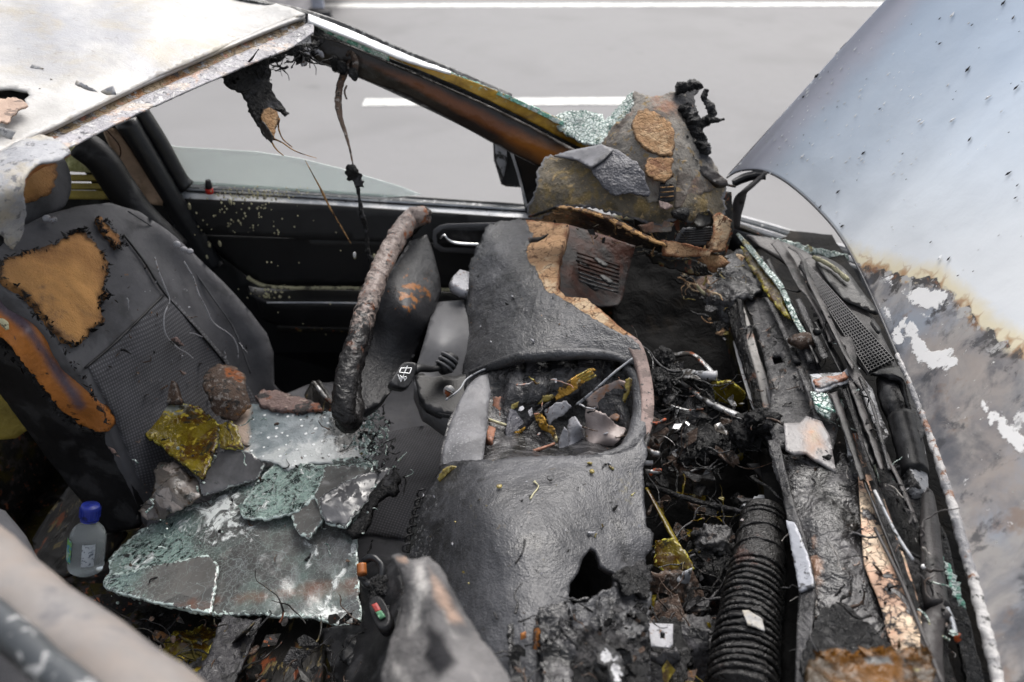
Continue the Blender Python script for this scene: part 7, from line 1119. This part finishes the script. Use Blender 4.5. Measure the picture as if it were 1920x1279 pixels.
frag('rusty_fragment', [(928, 808), (946, 806), (940, 838), (928, 842)], [1.43, 1.43, 1.39], M_copper, 'short rust slat right of the lower pointed one', th=.006)
tube('cream_stick', [(917, 787, 1.425), (932, 792, 1.42), (950, 798, 1.42)], .0028, M_cream, None, 10, 6, .3, label='short cream stick lying across the rust slats in the dashboard opening', cat='stick')
tube('rust_stick', [(970, 852, 1.35), (1000, 846, 1.35), (1040, 832, 1.36)], .0028, M_copper, None, 20, 6, .5, label='reddish stick along the bottom edge of the dashboard opening', cat='stick')
patch('bowl_void', [(968, 800), (1000, 790), (1040, 800), (1046, 835), (1000, 850), (962, 852)], [(968, 800, 1.46), (1040, 800, 1.47), (1000, 850, 1.40), (962, 852, 1.40)], M_char, ds, 4, .006, [(.008, 40)])
patch('bowl_divider', [(958, 766), (976, 764), (985, 800), (962, 812), (960, 852), (948, 852), (950, 800)], [(958, 766, 1.44), (985, 800, 1.43), (960, 852, 1.365), (948, 852, 1.365)], M_skin, ds, 4, .01, [(.003, 40)])
# small ochre spots and cracks on the passenger dash
fp = tps(ctrl_p)
def ondash(u, v, o=.006): return (u, v, float(fp(np.array([u]), np.array([v]))[0]) - o)
frag('yellow_crust', [(820, 898), (830, 880), (845, 874), (860, 876), (846, 884), (832, 896), (824, 904)], 1.245, M_ochreglass, 'yellow melted crust on the rear corner of the dashboard below the opening')
for u, v in ((937, 912), (1110, 884)): blob('yellow_speck', ondash(u, v), (.004, .004, .002), M_ochreglass, ds, .5, 90, 2)
for pl in ([(984, 1012), (982, 1030), (976, 1044)], [(974, 1046), (966, 1056)], [(926, 1148), (932, 1160)]): tube('skin_crack', [ondash(u, v, .004) for u, v in pl], .0014, M_black, ds, 12, 4, .5)
for pl in ([(1003, 904), (1010, 912), (1000, 926), (994, 936)], [(1000, 904), (1004, 902)]): tube('pale_scratch', [ondash(u, v, .004) for u, v in pl], .0012, M_cream, ds, 10, 4, .5)
for u, v in ((1022, 598), (1000, 640), (1130, 640)): blob('pale_speck', (u, v, 1.50), .0015, M_white, ds, .3, 90, 1)

# ================================================================== LOOSE CLUTTER (too fine and tangled to count: joined)
def flake(c, s, r):
    k = r.randint(4, 6); a = np.array([r.gauss(0, 1) for _ in range(3)]); n0 = np.array([r.gauss(0, .6), r.gauss(-.3, .6), 1.0]); n0 /= np.linalg.norm(n0); a = np.cross(n0, a); a /= np.linalg.norm(a); b_ = np.cross(n0, a); el = .35 + r.random() * .65
    top = [c + s * ((.6 + .6 * r.random()) * (math.cos(6.283 * i / k) * a + el * math.sin(6.283 * i / k) * b_) + n0 * r.uniform(-.15, .3)) for i in range(k)]; bot = [p - n0 * max(.0008, s * .08) for p in top]
    return np.array(top + bot), [tuple(range(k)), tuple(range(2 * k - 1, k - 1, -1))] + [(i, i + k, (i + 1) % k + k, (i + 1) % k) for i in range(k)]
def wisp(c, L_, rad, r, up=.3):
    d_ = np.array([r.gauss(0, 1), r.gauss(0, 1), r.gauss(0, up)]); d_ /= np.linalg.norm(d_); p = np.array(c); pts = [p.copy()]
    for i in range(7): d_ = d_ + np.array([r.gauss(0, .4), r.gauss(0, .4), r.gauss(0, .25)]); d_ /= np.linalg.norm(d_); p = p + d_ * L_ / 7; pts.append(p.copy())
    pts = cr(pts, 12); V = []; F = []
    for i, q in enumerate(pts):
        t = pts[min(i + 1, 11)] - pts[max(i - 1, 0)]; t /= np.linalg.norm(t); a = np.cross(t, [.3, .4, .86]); a /= np.linalg.norm(a); e = np.cross(a, t); rr_ = rad * (1 - .6 * i / 11) * (.7 + .6 * r.random())
        V += [q + rr_ * (a * math.cos(w_) + e * math.sin(w_)) for w_ in (0, 1.571, 3.142, 4.712)]
    for i in range(11):
        for j in range(4): F.append((i * 4 + j, i * 4 + (j + 1) % 4, i * 4 + 4 + (j + 1) % 4, i * 4 + 4 + j))
    return np.array(V), F
def clutter(poly, ctrl, n, size, mats, par, seed, fn=.6, lift=.0, spread=.02, wl=.06, names=('burnt_scraps', 'melted_strands')):
    r = random.Random(seed); f = tps(ctrl); xs = [p[0] for p in poly]; ys = [p[1] for p in poly]; bins = {}
    k = 0
    while k < n:
        u, v = r.uniform(min(xs), max(xs)), r.uniform(min(ys), max(ys))
        if not inpoly(np.array([u]), np.array([v]), poly)[0]: continue
        k += 1; c_ = P(u, v, float(f(np.array([u]), np.array([v]))[0]) - lift - r.random() * spread); m_ = r.choice(mats)
        if r.random() < fn: bins.setdefault((0, m_.name), []).append(flake(c_, size * (.25 + r.random() ** 2), r))
        else: bins.setdefault((1, m_.name), []).append(wisp(c_, wl * (.4 + r.random()), .0012 + .002 * r.random() ** 2, r))
    for (q, mn), it in bins.items(): join(names[q], it, MATS[mn], par, smooth=bool(q), kind='stuff')
V0 = [(1180, 500, 1.72), (1400, 560, 1.66), (1210, 900, 1.44), (1440, 900, 1.38), (1220, 1260, 1.06), (1480, 1260, 1.08), (1320, 700, 1.56)]
clutter([(1210, 690), (1330, 700), (1420, 780), (1440, 860), (1420, 900), (1300, 900), (1215, 860)], V0, 150, .026, [M_tar, M_tar, M_tar, M_beam, M_char, M_crumb, M_char, M_steel], op, 41, .62, 0, .08, .10)
clutter([(1212, 900), (1400, 930), (1360, 1080), (1300, 1279), (1215, 1279)], V0, 130, .024, [M_tar, M_tar, M_beam, M_crumb, M_glassolive, M_char], op, 42, .6, .0, .03, .08)
clutter([(1230, 470), (1400, 480), (1400, 560), (1360, 640), (1300, 560)], [(1230, 470, 1.78), (1400, 480, 1.78), (1360, 640, 1.68)], 90, .014, [M_tar, M_char, M_melt, M_foamdash, M_ochreglass], op, 43, .5, 0, .05, .05)
clutter([(1380, 480), (1440, 480), (1540, 680), (1600, 860), (1660, 1000), (1740, 1260), (1520, 1260), (1500, 1000), (1440, 800), (1400, 600)], ctrl_w, 190, .008, [M_tar, M_char, M_beam, M_palestrip, M_crumb], cw, 44, .55, .004, .008, .04)
clutter([(1480, 470), (1560, 600), (1640, 800), (1720, 960), (1800, 1200), (1740, 1260), (1680, 1040), (1580, 760), (1500, 560)], [(1480, 470, 'z', .985), (1640, 800, 'z', .985), (1800, 1200, 'z', .98), (1560, 600, 'z', .985)], 120, .007, [M_tar, M_cowl, M_char, M_crackle, M_palestrip], cw, 45, .5, 0, .012, .05)
clutter([(960, 720), (1180, 700), (1180, 840), (960, 850)], [(960, 720, 1.445), (1180, 700, 1.435), (1180, 840, 1.38), (960, 850, 1.38)], 34, .008, [M_tar, M_char, M_crumb, M_copper, M_ochreglass, M_silverpl], ds, 46, .6, 0, .02, .035)
clutter([(100, 1140), (600, 1160), (740, 1160), (740, 1279), (240, 1279)], [(100, 1140, 1.46), (740, 1160, 1.24), (240, 1279, 1.34), (600, 1279, 1.24)], 130, .02, [M_tar, M_char, M_crumb, M_dark, M_board], ps, 47, .6, 0, .04, .09)
clutter([(960, 1150), (1220, 1100), (1215, 1279), (960, 1279)], ctrl_p, 110, .010, [M_tar, M_char, M_melt, M_crumb], ds, 48, .6, .012, .012, .04)
clutter([(1000, 390), (1240, 440), (1370, 400), (1360, 500), (1240, 490), (1060, 430)], ctrl_h, 90, .008, [M_char, M_fibregold, M_fibre, M_goldedge, M_board], hp, 49, .6, .0, .02, .03)
clutter([(780, 900), (1000, 870), (1210, 860), (1210, 1000), (1060, 1060), (900, 1120), (800, 1040)], ctrl_p, 60, .0022, [M_char, M_silverpl, M_ochreglass], ds, 50, .8, .003, .003, .012)
clutter([(880, 460), (1000, 500), (1180, 650), (1000, 655), (880, 680)], ctrl_u, 40, .002, [M_char, M_silverpl, M_foamdash], ds, 51, .8, .003, .003, .012)
clutter([(250, 780), (720, 760), (740, 900), (680, 1160), (220, 1110)], [(250, 780, 1.60), (720, 760, 1.62), (740, 900, 1.47), (680, 1160, 1.33), (220, 1110, 1.40), (450, 900, 1.55)], 150, .005, [M_crackle, M_char, M_crumb, M_char], ps, 52, .7, -.004, .012, .03)
clutter([(640, 740), (720, 760), (760, 900), (690, 880), (660, 800)], [(640, 740, 1.66), (760, 900, 1.50), (690, 880, 1.52)], 90, .008, [M_crackle, M_char, M_char, M_tar], ps, 53, .5, 0, .02, .04)
clutter([(430, 130), (600, 80), (600, 110), (440, 160)], [(430, 130, 1.50), (600, 80, 1.67), (440, 160, 1.50)], 50, .006, [M_char], rf, 54, .3, 0, .01, .05)
clutter([(200, 420), (420, 540), (500, 700), (380, 800), (220, 700)], ctrl_b, 50, .003, [M_crumb, M_silverpl, M_char], st, 55, .7, .014, .004, .03)
clutter([(150, 90), (560, 60), (100, 200), (20, 130)], [(150, 90, 1.42), (560, 60, 1.63), (100, 200, 1.20), (20, 130, 1.26)], 26, .006, [M_flap, M_char, M_flange], rf, 56, .95, .0, .004, .02)

clutter([(1262, 168), (1300, 164), (1300, 220), (1306, 300), (1322, 326), (1290, 300), (1280, 220)], [(1186, 176, 1.72), (1300, 156, 1.74), (1250, 250, 1.62), (1310, 230, 1.70), (1360, 340, 1.70), (1280, 372, 1.61), (1215, 380, 1.59), (1128, 268, 1.70), (1200, 250, 1.64), (1180, 320, 1.63), (1250, 320, 1.60)], 60, .006, [M_char, M_char, M_fibregrey], hp, 57, .5, -.002, .003, .012)
